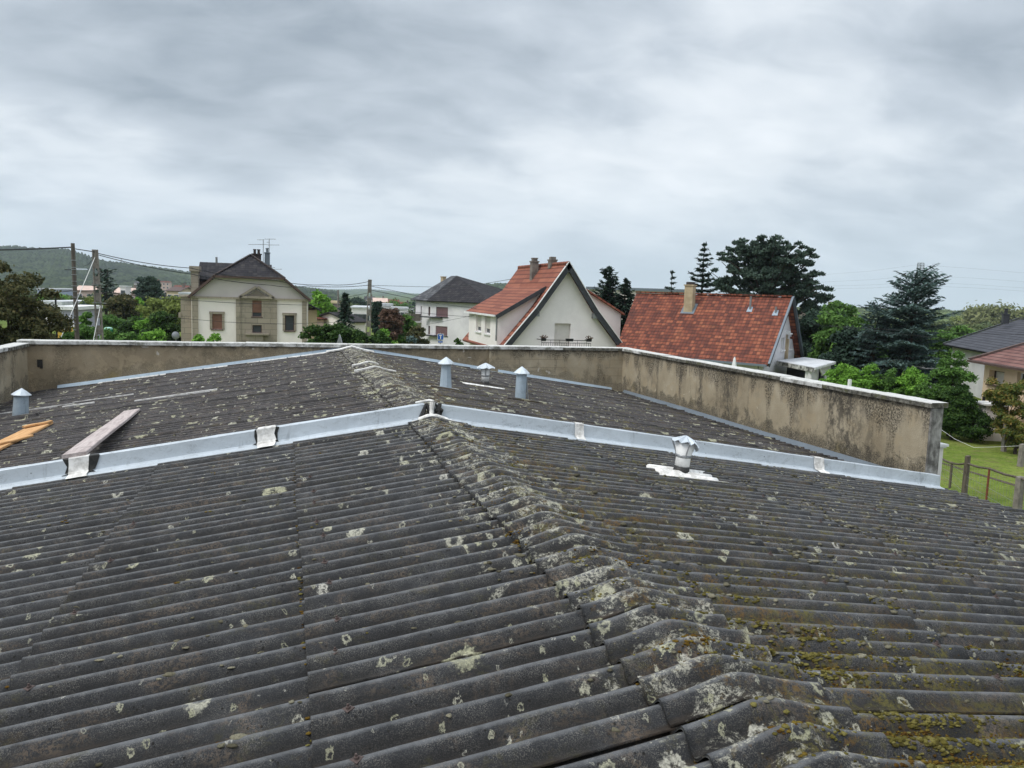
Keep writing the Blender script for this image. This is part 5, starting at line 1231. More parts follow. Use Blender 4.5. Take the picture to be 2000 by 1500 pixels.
def rr(u0, v0, u1, v1):
    a_ = onplane(u0, v1, nB, nB@c2i); b_ = onplane(u1, v0, nB, nB@c2i); return ((a_-c2i)@dB, (b_-c2i)@dB, a_[2], b_[2])
oB = c2i.copy(); oB[2] = 0
wv = rr(1603, 731, 1611.5, 745); 
wall('porch_wall', oB, dB, nB if nB@(CAM-c2i) > 0 else -nB, [(0, GZ), (LB, GZ), (LB, zf-.13), (0, zf-.13)], [wv], M['grey_wall'], ct, 0.15)
window(ct, oB, dB, nB if nB@(CAM-c2i) > 0 else -nB, wv, 'glass', 0.08, 'steel', 'white_trim', 0)
MB().box(np.array([c2i[0], c2i[1], GZ])-dA*.35+dB*.08, dA, dB, Z3, .6, .16, zf-.13-GZ).build('porch_post', M['white_trim'], ct)
bk = c1-dA*0+dB*2.4; 
MB().box(np.array([(c1+c2)[0]/2, (c1+c2)[1]/2, GZ])+dB*2.2, dA, dB, Z3, np.linalg.norm(c2-c1)-.3, .1, zf-.14-GZ).build('porch_back', M['dark_trim'], ct)
MB().tube([c2+dB*1.5-nB*0-Z3*.14, c2+dB*1.6-Z3*.3, c2+dB*2.3-Z3*.55], .05, 6).build('downpipe', M['white_trim'], ct)
# chimney pipe with rain cap rising from the porch roof
qf = fl(1533.5, 700, zf+.0)
fz = onplane(1536, 645, nG, nG@qf)[2]
fp = MB().box(qf-e2*.15, e1, e2, Z3, .07, .05, fz-zf-.25).box(qf+e2*.17, e1, e2, Z3, .07, .05, fz-zf-.25).box(qf, e1, e2, Z3, .26, .26, fz-zf-.5)
fp.build('flue', M['chimney_tan'], ct); MB().box(qf+Z3*(fz-zf-.24), e1, e2, Z3, .5, .62, .07).box(qf+Z3*(fz-zf-.16), e1, e2, Z3, .3, .4, .12).build('flue_cap', M['white_trim'], ct)
# white sail-shaped parasol top seen over the coping
q = W(1434, 713, 36); pt = W(1435, 697, 36)
pa = root('closed_parasol', (q[0], q[1], GZ), 'closed white garden parasol poking above the parapet before the red roof', 'parasol')
MB().lathe((q[0], q[1], GZ), [(0.02, pt[2]-GZ), (0.05, pt[2]-GZ-.1), (0.13, pt[2]-GZ-.55), (0.10, pt[2]-GZ-1.4), (0.03, pt[2]-GZ-1.5)][::-1], 10, None, .08).build('canopy', M['white_trim'], pa)
MB().tube([(q[0], q[1], GZ), (q[0], q[1], pt[2]-1.4)], .025, 6).build('pole', M['steel'], pa)

# --- pale grey house with slate pyramid roof
YS = 78.0
sh = root('slate_roof_house', (15, YS+4, GZ-.5), 'pale grey two storey house with dark hipped slate roof and plum shutters', 'house')
S = lambda u, v, D: W(u, v, D)
Q1 = S(842, 587, 80); Q2 = S(965, 596, 74); Q0 = S(812, 584.5, 84); zE = 0.72
for q_ in (Q0, Q1, Q2): q_[2] = zE
dM = (Q2-Q1)/np.linalg.norm(Q2-Q1); nM = np.cross(dM, Z3); nM = nM*np.sign(nM@(CAM-Q1))
dL = (Q1-Q0)/np.linalg.norm(Q1-Q0); nL = np.cross(dL, Z3); nL = nL*np.sign(nL@(CAM-Q1))
Q3 = Q2 - nM*8; Q4 = Q0 - nM*6
o1 = Q1.copy(); o1[2] = 0; LM = np.linalg.norm(Q2-Q1)
def mr(u0, v0, u1, v1, o, d, n):
    a_ = onplane(u0, v1, n, n@o); b_ = onplane(u1, v0, n, n@o); return ((a_-o)@d, (b_-o)@d, a_[2], b_[2])
sw_ = [mr(851.5, 600.5, 875, 618, o1, dM, nM), mr(850.5, 638, 874, 654, o1, dM, nM)]
wall('wall', o1, dM, nM, [(0, GZ-.6), (LM, GZ-.6), (LM, zE), (0, zE)], sw_, M['grey_wall'], sh, 0.25)
window(sh, o1, dM, nM, sw_[0], 'glass', 0.14, 'brown_trim', 'dark_trim', 2, 'shutter_plum', .99); window(sh, o1, dM, nM, sw_[1], 'glass', 0.14, 'brown_trim', 'dark_trim', 2, 'shutter_plum', .97)
o0 = Q0.copy(); o0[2] = 0; LL = np.linalg.norm(Q1-Q0)
lw_ = [mr(836.2, 599, 840.5, 616.5, o0, dL, nL), mr(836, 636.5, 840, 653, o0, dL, nL), mr(821.5, 598, 823.8, 625, o0, dL, nL)]
wall('wall', o0, dL, nL, [(0, GZ-.6), (LL, GZ-.6), (LL, zE), (0, zE)], lw_, M['grey_wall'], sh, 0.25)
for r_ in lw_: window(sh, o0, dL, nL, r_, 'shutter_plum', 0.12, 'brown_trim', None, 0)
bz = G(825, 628, 80)[2]
m = MB(); m.box(o0+dL*.9+nL*.6+Z3*(bz-.2), dL, nL, Z3, 2.0, 1.2, .18); m.build('balcony_slab', M['grey_wall'], sh)
m = MB(); m.box(o0+dL*.9+nL*1.15+Z3*(bz-.02), dL, nL, Z3, 2.0, .08, .75).box(o0+dL*1.86+nL*.6+Z3*(bz-.02), dL, nL, Z3, .08, 1.0, .75); m.build('balcony_parapet', M['chimney'], sh)
m = MB(); m.tube([o0+dL*1.8+nL*1.1+Z3*GZ, o0+dL*1.8+nL*1.1+Z3*(bz-.2)], .09, 8).tube([o0+nL*1.1+Z3*GZ, o0+nL*1.1+Z3*(bz-.2)], .09, 8); m.build('balcony_post', M['dark_trim'], sh)
m = MB()
for r_ in sw_: m.box(o1+dM*(r_[0]-.55)+nM*.18+Z3*(r_[2]-.16), dM, nM, Z3, 4.0-.9, .36, .12)
m.build('ledge', M['dark_trim'], sh)
ap1 = S(886, 541, 83); ap2 = S(892, 540, 82); apz = 3.30; ap1 = S(881, 540.5, 84.5); ap1[2] = apz; ap2[2] = apz
ov = 0.45
def outp(q_, *ns):
    r = q_.copy()
    for n_ in ns: r = r+n_*ov
    r[2] = zE-.06; return r
nR = dM.copy()
E0, E1_, E2_, E3_, E4_ = outp(Q0, nL), outp(Q1, (nL+nM)/1.6), outp(Q2, nM, nR), outp(Q3, -nM, nR), outp(Q4, -nM, -dM)
E0 = E0 - dL*.5
for Pp, mt in (([E1_, E2_, ap2], 'tile_slate'), ([E0, E1_, ap2, ap1], 'tile_slate2'), ([E2_, E3_, ap2], 'tile_slate'), ([E3_, E4_, ap1, ap2], 'tile_slate'), ([E4_, E0, ap1], 'tile_slate')):
    roofp(sh, Pp, mt, True, .1)
for u_, v0_, v1_, D_ in ((866, 548, 539.5, 86), (912.5, 552, 547, 82), (918.5, 556, 551.5, 81)):
    q = S(u_, v0_, D_); t_ = S(u_, v1_, D_); chimney(sh, q-Z3*.6, dM, nM, .42, .42, t_[2]-q[2]+.5, 'chimney_tan' if u_ < 900 else 'chimney', True)

# --- charcoal and plum bungalows to the east
def hip(label, name, cornL, cornN, D1, D2, apx, apD, wmat, rmat, zE, zR, back=8, cat='bungalow', run=3.2):
    a = W(cornL[0], cornL[1], D1); b = W(cornN[0], cornN[1], D2); a[2] = b[2] = zE
    d = (b-a)/np.linalg.norm(b-a); n = np.cross(d, Z3); n *= np.sign(n@(CAM-a)); L_ = np.linalg.norm(b-a)
    r0 = W(apx[0], apx[1], apD); t = (r0-a)@d; mid = back/2
    h = root(name, ((a+b)[0]/2, (a+b)[1]/2, GZ), label, cat)
    R_0 = a + d*min(t, L_*.5) - n*mid; R_1 = a + d*max(L_-mid*.9, t+.5) - n*mid; R_0[2] = R_1[2] = zR
    c_, e_ = b-n*back, a-n*back
    for Pp in ([a, b, R_1, R_0], [b, c_, R_1], [c_, e_, R_0, R_1], [e_, a, R_0]): roofp(h, Pp, rmat, True, .12)
    o = a-n*.5+d*.5; o[2] = 0
    return h, o, d, n, L_-1.0, back-1.0, a, b, R_0, R_1
h, o, d, n, L_, bk_, a, b, r0, r1 = hip('low house under a wide charcoal grey hipped roof behind the blue cedar', 'charcoal_bungalow', (1842, 672), (2060, 712), 58, 39, (1944, 622), 57, None, 'tile_grey', -1.1, 0.95, 9.5)
m = MB(); m.box(o+d*L_/2+Z3*GZ-n*bk_/2, d, n, Z3, L_, bk_, -1.15-GZ); m.build('wall', M['grey_wall'], h)
m = MB(); rail(m, a+Z3*.02, r0+Z3*.04, .07, .2); rail(m, b+Z3*.02, r1+Z3*.04, .07, .2); rail(m, r0+Z3*.04, r1+Z3*.04, .07, .2); m.build('hip_tiles', M['dark_trim'], h)
q = W(1963.5, 624, 55); chimney(h, (q[0], q[1], .6), d, n, .38, .38, W(1963, 615, 55)[2]-.6, 'dark_trim', True, 1)
h, o, d, n, L_, bk_, a, b, r0, r1 = hip('peach bungalow with plum brown tiled hipped roof past the leafy bush', 'peach_bungalow', (1893, 701), (2130, 741), 38, 28.8, (2012, 650), 37.5, None, 'tile_plum', -0.93, 0.50, 8.0)
pw = mr(1930, 727, 1962, 749, o, d, n); pw2 = mr(1985, 732, 2020, 752, o, d, n)
wall('wall', o, d, n, [(0, GZ), (L_, GZ), (L_, -.95), (0, -.95)], [pw, pw2], M['peach_wall'], h, .35)
window(h, o, d, n, pw, 'shutter_pale', .28, 'brown_trim', 'brown_trim', 0); window(h, o, d, n, pw2, 'glass', .2, 'white_trim', 'white_trim', 1)
m = MB(); m.box(o-n*bk_/2+Z3*GZ+d*.1, d, n, Z3, .2, bk_-.8, 3.2); m.box(o-n*(bk_-.2)+d*L_/2+Z3*GZ, d, n, Z3, L_, .2, 3.2); m.build('wall', M['grey_wall'], h)
m = MB(); rail(m, a+Z3*.02, r0+Z3*.04, .07, .2); rail(m, a+n*.06-Z3*.1, b+n*.06-Z3*.1, .1, .1); m.build('hip_tiles', M['brown_trim'], h)
q = W(1936, 792, 34.5); m = MB(); q[2] = GZ; m.box(q, d, n, Z3, 1.0, .9, 1.55); m.box(q-d*.8, d, n, Z3, .5, .7, 1.3); m.build('side_porch', M['white_wall'], h)
m = MB(); m.box(q+Z3*1.56, d, n, Z3, 1.25, 1.2, .07); rail(m, q+Z3*1.6-d*1.7+n*.3-Z3*.45, q+Z3*1.6+n*.3, .05, .5); m.build('porch_roof', M['white_trim'], h)
m = MB(); m.box(q+n*.46+Z3*.75+d*.05, d, n, Z3, .35, .03, .6); m.build('porch_window', M['glass'], h)
# flat white building seen behind the conifers, and a red roofed house in the trees
fb = root('flat_roof_building', tuple(W(1245, 640, 95)[:2])+(GZ,), 'long low white flat roofed building behind the red roof cottage', 'building')
a = W(1150, 566, 95); b = W(1345, 566, 92); d = (b-a); d[2] = 0; L_ = np.linalg.norm(d); d /= L_; n = np.cross(d, Z3); n *= np.sign(n@(CAM-a))
c = (a+b)/2-n*5; c[2] = GZ; zf_ = W(1245, 568, 94)[2]
MB().box(c, d, n, Z3, L_, 10, zf_-GZ).build('wall', M['cream_wall'], fb); MB().box(c+Z3*(zf_-GZ+.002), d, n, Z3, L_+.6, 10.6, .32).build('roof_edge', M['lead'], fb)
def small_house(u, vE, vR, wpx, D, wallm, roofm, label, az=90.0, depth=8, nwin=3, name='village_house', grp='houses of the town beyond the trees', chim=True, flat=False, cat='house', vB=None):
    c = W(u, vE, D); wid = wpx*D/FPX; zE_ = c[2]; zR_ = W(u, vR, D)[2]; g = float(gz(c[0], c[1])); g = min(g, zE_-2.4)
    d = azv(az); n = np.cross(d, Z3); n *= np.sign(n@(CAM-c)); h = root(name, (c[0], c[1], g), label, cat, grp)
    c[2] = g; m = MB().box(c-n*depth/2, d, n, Z3, wid, depth, zE_-g); m.build('wall', M[wallm], h)
    P_ = lambda a_, b_, z_: np.array([c[0], c[1], 0])+d*a_-n*b_+Z3*z_
    if flat: MB().box(c-n*depth/2+Z3*(zE_-g+.002), d, n, Z3, wid+.4, depth+.4, max(.25, zR_-zE_)).build('roof', M[roofm], h)
    else:
        ov_ = .35; hw = wid/2+ov_
        roofp(h, [P_(-hw, -ov_, zE_), P_(hw, -ov_, zE_), P_(hw, depth/2, zR_), P_(-hw, depth/2, zR_)], roofm, True, .12)
        roofp(h, [P_(-hw, depth+ov_, zE_), P_(hw, depth+ov_, zE_), P_(hw, depth/2, zR_), P_(-hw, depth/2, zR_)], roofm, True, .12)
        for s_ in (-1, 1):
            q_ = [P_(s_*wid/2*.998, 0, zE_), P_(s_*wid/2*.998, depth, zE_), P_(s_*wid/2*.998, depth/2, zR_-.12)]
            slab_poly('gable', q_ if s_ < 0 else q_[::-1], d*s_, .1, M[wallm], h)
        if chim: chimney(h, P_(wid*.22, depth/2, zR_-.3), d, n, .6, .5, 1.1, 'chimney', True)
    hh = zE_-g; rows = max(1, int(hh//2.8))
    for r_ in range(rows):
        for k in range(nwin):
            x = wid*((k+.5)/nwin-.5); z0 = zE_-2.3-r_*2.8
            if z0 < g+.3: continue
            f = MB().box(P_(x, -.03, z0), d, n, Z3, 1.3, .08, 1.4).build('window', M['white_trim'], h); reg(f, parent_world(h) @ f.matrix_basis)
            MB().box(P_(x, -.08, z0+.09), d, n, Z3, 1.1, .03, 1.22).build('pane', M['glass'], f)
    return h
small_house(1674, 624, 602, 44, 118, 'white_wall', 'tile_red', 'white house with worn red roof and two chimneys between cedar and pine', 60, 9, 2)
small_house(1612, 628, 609, 46, 70, 'greige_wall', 'chimney', 'low shed with brownish flat roof under the big pine', 75, 6, 0, 'garden_shed', None, False, True, 'shed')

# ------------------------------------------------------------------ foliage
def leaf_mesh(name, C_, Nn, S_, mat, parent, asp=0.6, Dr=None):
    """diamond leaves: centres C_, normals Nn, sizes S_; Dr optional long axis"""
    n = len(C_); rg = RNG
    if Dr is None: Dr = rg.normal(size=(n, 3))
    a = Dr - Nn*(Dr*Nn).sum(1, keepdims=True); a /= np.linalg.norm(a, axis=1, keepdims=True)+1e-9
    b = np.cross(Nn, a); S_ = np.asarray(S_)[:, None]
    V = np.stack([C_-a*S_, C_-b*S_*asp + a*S_*0.1, C_+a*S_, C_+b*S_*asp + a*S_*0.1], 1).reshape(-1, 3)
    me = bpy.data.meshes.new(name); me.vertices.add(4*n); me.vertices.foreach_set('co', V.ravel().astype(np.float32))
    me.loops.add(4*n); me.loops.foreach_set('vertex_index', np.arange(4*n, dtype=np.int32)); me.polygons.add(n)
    me.polygons.foreach_set('loop_start', np.arange(0, 4*n, 4, dtype=np.int32)); me.polygons.foreach_set('loop_total', np.full(n, 4, np.int32))
    me.update(calc_edges=True); me.materials.append(M[mat])
    o = bpy.data.objects.new(name, me); COL.objects.link(o); o.parent = parent; o.matrix_basis = parent_world(parent).inverted(); return o
def unit(n):
    v = RNG.normal(size=(n, 3)); return v/np.linalg.norm(v, axis=1, keepdims=True)
def lumpy(base, H, R, zlo, mat, parent, leaf, n, clumps=26, spread=0.42, flat=1.0, trunk=True, tr=0.12, shape='egg', branch=True, droop=0):
    leaf *= .68; n = int(n*1.9); clumps = int(clumps*1.5); spread *= .86
    base = np.array(base, float); cz = (zlo+H)/2; hz_ = (H-zlo)/2
    cc = unit(clumps)*RNG.uniform(0.35, 0.86, (clumps, 1))
    if shape == 'cone':
        t = RNG.uniform(0, 1, clumps)**0.8; rr_ = (1-t)*0.85*RNG.uniform(.35, 1, clumps); an = RNG.uniform(0, 6.28, clumps)
        cc = np.stack([rr_*np.cos(an), rr_*np.sin(an), t*1.9-0.95], 1)
    if shape == 'box':
        cc = RNG.uniform(-.88, .88, (clumps, 3))
    C0 = cc*np.array([R, R, hz_*flat]) + np.array([0, 0, cz])
    rad = R*spread*RNG.uniform(.6, 1.15, clumps)*(1.0 if shape != 'cone' else (1.15-0.5*(cc[:, 2]+1)/2))
    wts = rad**2; idx = RNG.choice(clumps, n, p=wts/wts.sum())
    U_ = unit(n); U_[:, 2] = np.where(U_[:, 2] < -0.3, -U_[:, 2]*.6, U_[:, 2])
    rr_ = rad[idx][:, None]*(RNG.uniform(0.45, 1.08, (n, 1)) + (RNG.random((n, 1)) < .10)*RNG.uniform(0, .45, (n, 1)))
    C_ = C0[idx] + U_*rr_*np.array([1, 1, .82]) + RNG.normal(0, leaf*.4, (n, 3))
    zm = np.percentile(C_[:, 2], 99.4); C_[:, 2] = np.where(C_[:, 2] > zlo, zlo+(C_[:, 2]-zlo)*(H-zlo)/(zm-zlo), C_[:, 2]); rm_ = np.percentile(np.hypot(C_[:, 0], C_[:, 1]), 98.5); C_[:, :2] *= R*1.02/rm_
    N_ = U_*0.7 + unit(n)*0.8 + np.array([0, 0, .35]); N_ /= np.linalg.norm(N_, axis=1, keepdims=True)
    S_ = leaf*RNG.uniform(.55, 1.3, n)
    leaf_mesh('crown', C_+base, N_, S_, mat, parent)
    if trunk:
        m = MB(); top = base+np.array([0, 0, zlo+(H-zlo)*.72]); m.tube([base-Z3*.1, base+(top-base)*.5+np.array([.03*H*RNG.normal(), .03*H*RNG.normal(), 0])*.3, top], [tr, tr*.7, tr*.2], 8)
        if branch:
            for k in range(min(clumps, 14)):
                s_ = base + Z3*(zlo*.8+(C0[k][2]-zlo)*.45); m.tube([s_, (s_+base+C0[k])/2+Z3*.1, base+C0[k]], [tr*.42, tr*.26, tr*.08], 5)
        m.build('trunk', M['bark'], parent)
def conifer(base, H, R, zlo, mat, parent, leaf, dens=1.0, droop=0.25, whorls=None, gap=1.0, taper=0.9, tr=0.14, seed=0, up=0.0):
    base = np.array(base, float); wh = whorls or int(H*1.9); C_, N_, D_ = [], [], []
    m = MB(); m.tube([base-Z3*.1, base+Z3*H*.55, base+Z3*H*.99], [tr, tr*.6, tr*.12], 8)
    for i in range(wh):
        t = i/(wh-1); z = zlo+(H-zlo)*t; L0_ = R*((1-t)**taper)*RNG.uniform(.8, 1.12)+.06*R; nb_ = max(4, int((7 if t < .7 else 5)*gap))
        for k in range(nb_):
            a = RNG.uniform(0, 6.28); L_ = L0_*RNG.uniform(.62, 1.12); ns = max(3, int(L_/leaf*1.6*dens))
            s = np.linspace(.12, 1, ns)
            dirv = np.array([math.cos(a), math.sin(a), 0]); P_ = base + np.outer(s*L_, dirv); P_[:, 2] += z - droop*L_*s*.9 + (droop*.5+up)*L_*s**2.2
            perp = np.array([-dirv[1], dirv[0], 0])
            for side in (-1, 0, 1):
                wdt = L_*.20*(1-s*.65)*side; Q = P_ + np.outer(wdt, perp) + RNG.normal(0, leaf*.22, P_.shape); Q[:, 2] -= abs(side)*leaf*.35
                C_.append(Q); N_.append(np.tile([0, 0, 1.0], (ns, 1)) + RNG.normal(0, .45, (ns, 3))); D_.append(np.tile(dirv*.8+perp*side*.7-Z3*.25, (ns, 1)) + RNG.normal(0, .25, (ns, 3)))
            if i % 2 == 0: m.tube([base+Z3*z, P_[-1]], [tr*.2*(1-t*.7), .01], 4)
    for k in range(3): C_.append(base+Z3*(H*(.97+.01*k))[None] if False else np.array([base+Z3*(H*(.97+.015*k))])); N_.append(np.array([[1., .3, .2]])); D_.append(np.array([[0., 0, 1]]))
    C_ = np.concatenate(C_); N_ = np.concatenate(N_); N_ /= np.linalg.norm(N_, axis=1, keepdims=True); D_ = np.concatenate(D_)
    leaf_mesh('crown', C_, N_, leaf*RNG.uniform(.6, 1.25, len(C_)), mat, parent, .42, D_); m.build('trunk', M['bark'], parent)
def pine(base, H, R, zlo, mat, parent, leaf, limbs=20, puffs=7, n=14000, tr=0.3, puffr=.5):
    base = np.array(base, float); m = MB(); m.tube([base-Z3*.1, base+Z3*H*.5+X3*.2, base+Z3*H*.93], [tr, tr*.7, tr*.15], 9); PC, PR = [], []
    for i in range(limbs):
        t = (i+.5)/limbs; z = zlo*.75+(H*.9-zlo*.75)*t; a = i*2.4+RNG.uniform(-.5, .5); prof = math.sin(math.pi*min(1, .22+t*.80))**.55
        L_ = R*prof*RNG.uniform(.75, 1.08); el = RNG.uniform(.08, .32)+t*.55
        d_ = np.array([math.cos(a)*math.cos(el), math.sin(a)*math.cos(el), math.sin(el)]); s0 = base+Z3*z
        tip = s0+d_*L_; tip[2] = min(tip[2], base[2]+H*.98); midp = (s0+tip)/2 - Z3*.06*L_; m.tube([s0, midp, tip], [tr*.28, tr*.2, tr*.06], 5)
        for k in range(puffs):
            f = RNG.uniform(.35, 1.05); c = (s0+(tip-s0)*f)+RNG.normal(0, 1, 3)*np.array([.5, .5, .28])*puffr*1.4; PC.append(c); PR.append(puffr*RNG.uniform(.55, 1.15))
            if k % 3 == 0: m.tube([midp if f < .7 else (midp+tip)/2, c], [tr*.1, .01], 4)
    PC = np.array(PC); PR = np.array(PR); idx = RNG.choice(len(PC), n); U_ = unit(n); U_[:, 2] = np.abs(U_[:, 2])*.9-.2
    C_ = PC[idx]+U_*(PR[idx]*RNG.uniform(.5, 1.05, n))[:, None]*np.array([1, 1, .75]); N_ = unit(n)
    leaf_mesh('crown', C_, N_, leaf*RNG.uniform(.6, 1.3, n), mat, parent, .38, U_+Z3*.6+unit(n)*.5); m.build('trunk', M['bark'], parent)
def cedar(base, H, R, zlo, mat, parent, leaf, boughs=46, tr=.28):
    base = np.array(base, float); m = MB(); fork = base+Z3*H*.45; m.tube([base-Z3*.1, fork, base+Z3*H*.97+X3*.3], [tr, tr*.7, tr*.1], 9); C_, N_, D_ = [], [], []
    for i in range(boughs):
        t = ((i+.5)/boughs)**.9; z = zlo+(H*.97-zlo)*t; a = i*2.399+RNG.uniform(-.4, .4); L_ = R*(1.0-.50*t**1.3)*RNG.uniform(.55, 1.08)
        dirv = np.array([math.cos(a), math.sin(a), 0]); perp = np.array([-dirv[1], dirv[0], 0]); rise = RNG.uniform(-.05, .22)+t*.42-.12*(1-t)
        ns = int(L_/leaf*1.3); s = np.linspace(.1, 1, ns); P_ = base+np.outer(s*L_, dirv); P_[:, 2] += z+rise*L_*s-.16*L_*np.clip(s-.55, 0, 1)**1.3*(1.6-1.6*t)
        m.tube([P_[0], P_[ns//2], P_[-1]], [tr*.22*(1.2-t), tr*.12, .01], 5)
        for j in range(ns):
            wdt = L_*.36*math.sin(min(1, s[j]*1.15)*math.pi*.92)+leaf*.4; k = max(3, int(wdt/leaf*3.6)); off = RNG.uniform(-1, 1, k)*wdt
            Q = P_[j]+np.outer(off, perp)+RNG.normal(0, leaf*.25, (k, 3))*np.array([1, 1, .5]); Q[:, 2] -= np.abs(off)*.18
            C_.append(Q); N_.append(np.tile([0, 0, 1.], (k, 1))+RNG.normal(0, .38, (k, 3))); D_.append(np.outer(np.sign(off), perp)*.7+dirv*.8-Z3*.15+RNG.normal(0, .3, (k, 3)))
    C_ = np.concatenate(C_); N_ = np.concatenate(N_); N_ /= np.linalg.norm(N_, axis=1, keepdims=True)
    leaf_mesh('crown', C_, N_, leaf*RNG.uniform(.6, 1.3, len(C_)), mat, parent, .36, np.concatenate(D_)); m.build('trunk', M['bark'], parent)
def plant(name, label, cat, u, vt, D, wpx, grp=None):
    p = W(u, vt, D); g = float(gz(p[0], p[1])); r_ = root(name, (p[0], p[1], g), label, cat, grp); return r_, (p[0], p[1], g), p[2]-g, wpx/2*D/FPX
def bush(u, vt, D, wpx, mat, label, leaf, n, name='garden_bush', cat='bush', zl=0.05, clumps=24, spread=.45, shape='egg', grp=None, tr=.07, squash=None):
    r_, b, H, R = plant(name, label, cat, u, vt, D, wpx, grp); lumpy(b, H, R, H*zl, mat, r_, leaf, n, clumps, spread, 1.0, True, tr, shape); return r_

# east side
r_, b, H, R = plant('black_pine', 'big dark pine with rounded puffy crown behind the red roof cottage', 'tree', 1503, 461, 62, 240); pine(b, H, R, H*.26, 'lf_pine', r_, .17, 96, 9, 62000, .34, .42)
r_, b, H, R = plant('fir_tree', 'slim pointed fir with gappy tiers next to the big pine', 'tree', 1376, 477, 56, 112); conifer(b, H, R, H*.30, 'lf_dark', r_, .16, 1.3, .22, 20, 1.1, .8, .16, up=.25)
r_, b, H, R = plant('young_fir', 'small thin conifer top rising over the cottage ridge', 'tree', 1313, 531, 52, 64); conifer(b, H, R*1.3, H*.30, 'lf_dark', r_, .14, 1.0, .15, 16, .8, .75, .08, up=.2)
r_, b, H, R = plant('cypress_tree', 'dense dark twin topped cypress between the orange and red roofs', 'tree', 1190, 523, 58, 112); conifer(b, H, R, H*.05, 'lf_dark', r_, .17, 1.5, -.25, 30, 1.5, .55, .2, up=.25)
r_, b, H, R = plant('cypress_tree', 'shorter dark cypress crowding against the red roof verge', 'tree', 1222, 546, 57, 74); conifer(b, H, R, H*.05, 'lf_dark', r_, .17, 1.5, -.25, 28, 1.5, .5, .2, up=.25)
r_, b, H, R = plant('blue_cedar', 'spreading blue green cedar with layered horizontal boughs', 'tree', 1788, 534, 46, 232); cedar(b, H, R, H*.06, 'lf_cedar', r_, .15, 92, .26)
r_, b, H, R = plant('blue_cedar', 'smaller bluish cedar merging with the spreading one beside the pine', 'tree', 1712, 590, 47, 110); cedar(b, H, R, H*.08, 'lf_cedar', r_, .14, 70, .2)
bush(1634, 592, 95, 70, 'lf_mid', 'round green treetop beside the brown shed roof', .35, 3500, 'garden_tree', 'tree', .35, 22, .4, tr=.2)
bush(1600, 612, 56, 110, 'lf_dark', 'dark leafy tree mass right behind the flat roofed porch', .20, 13000, 'garden_tree', 'tree', .05, 50, .34, tr=.2)
bush(1655, 618, 53, 120, 'lf_mid', 'deep green broad tree between the porch and the cedars', .19, 13000, 'garden_tree', 'tree', .05, 46, .34, tr=.2)
bush(1665, 645, 49, 110, 'lf_dark', 'low dark shrub wall under the deep green broad tree', .18, 11000, 'garden_bush', 'bush', .0, 40, .36)
for (u, vt, D, wp, mt, lb) in ((1640, 714, 37, 66, 'lf_bright', 'bright juniper spreading behind the porch corner'), (1672, 722, 36, 72, 'lf_bright', 'bright green shrub standing over the white stub post'), (1700, 716, 36.5, 80, 'lf_bright', 'tallest lime green shrub in the garden row'),
        (1742, 726, 36, 74, 'lf_mid', 'greener shrub below the cedar trunk'), (1784, 724, 35.5, 76, 'lf_bright', 'fresh green shrub near the grey garage wall'), (1812, 740, 34.5, 50, 'lf_mid', 'low shrub at the end of the row by the parapet corner')):
    bush(u, vt, D, wp, mt, lb, .085, 7500, 'garden_shrub', 'shrub', .0, 46, .30, grp='bright shrubs in a row behind the side parapet')
bush(1866, 690, 35, 86, 'lf_mid', 'tall ragged green bush before the peach bungalow', .085, 9500, 'tall_shrub', 'shrub', .1, 34, .34)
bush(1866, 758, 34, 84, 'lf_hedge', 'dark rounded bush at the lawn edge', .075, 8500, 'garden_bush', 'bush', .0, 34, .36)
bush(1902, 806, 33.5, 84, 'lf_hedge', 'low dark bush dotted beside the lawn post', .07, 7500, 'garden_bush', 'bush', .0, 30, .36)
bush(1975, 742, 32.5, 96, 'lf_orange', 'green and orange leaved shrub in front of the peach wall', .08, 7000, 'autumn_tinted_shrub', 'shrub', .1, 26, .30)
bush(1990, 815, 31, 70, 'lf_orange', 'lower orange tinged shrub above the tall grey post', .07, 4500, 'autumn_tinted_shrub', 'shrub', .0, 20, .34)
bush(1950, 598, 330, 150, 'lf_pale', 'pale spring tree crowns on the rise over the charcoal roof', 1.1, 5000, 'spring_tree', 'tree', .0, 40, .35, tr=.4)
bush(2010, 604, 300, 90, 'lf_pale', 'pale tree crowns at the frame edge over the plum roof', 1.1, 3000, 'spring_tree', 'tree', .0, 30, .35, tr=.4)
bush(1890, 622, 360, 80, 'lf_lime', 'distant pale green tree left of the charcoal ridge', 1.1, 2500, 'spring_tree', 'tree', .0, 24, .35, tr=.4)
for (u, vt, D, wp, mt, lb) in ((1850, 640, 66, 120, 'lf_mid', 'green shrub mass between the blue cedar and the charcoal roof'), (1740, 640, 60, 120, 'lf_dark', 'dark shrub mass behind the cedar trunk'), (1690, 655, 52, 90, 'lf_mid', 'green shrub mass under the smaller bluish cedar')):
    bush(u, vt, D, wp, mt, lb, .2, 8000, 'garden_bush', 'bush', .0, 40, .34)
# grey garage wall under the cedar
q = W(1812, 712, 50); gg = root('garage', (q[0], q[1], GZ), 'pale grey garage wall glimpsed under the cedar boughs', 'garage')
MB().box((q[0], q[1], GZ), azv(106), azv(16), Z3, 1.5, 1.5, q[2]-GZ).build('wall', M['grey_wall'], gg); MB().box((q[0], q[1], q[2]+.002), azv(106), azv(16), Z3, 1.7, 1.7, .12).build('roof', M['lead'], gg)
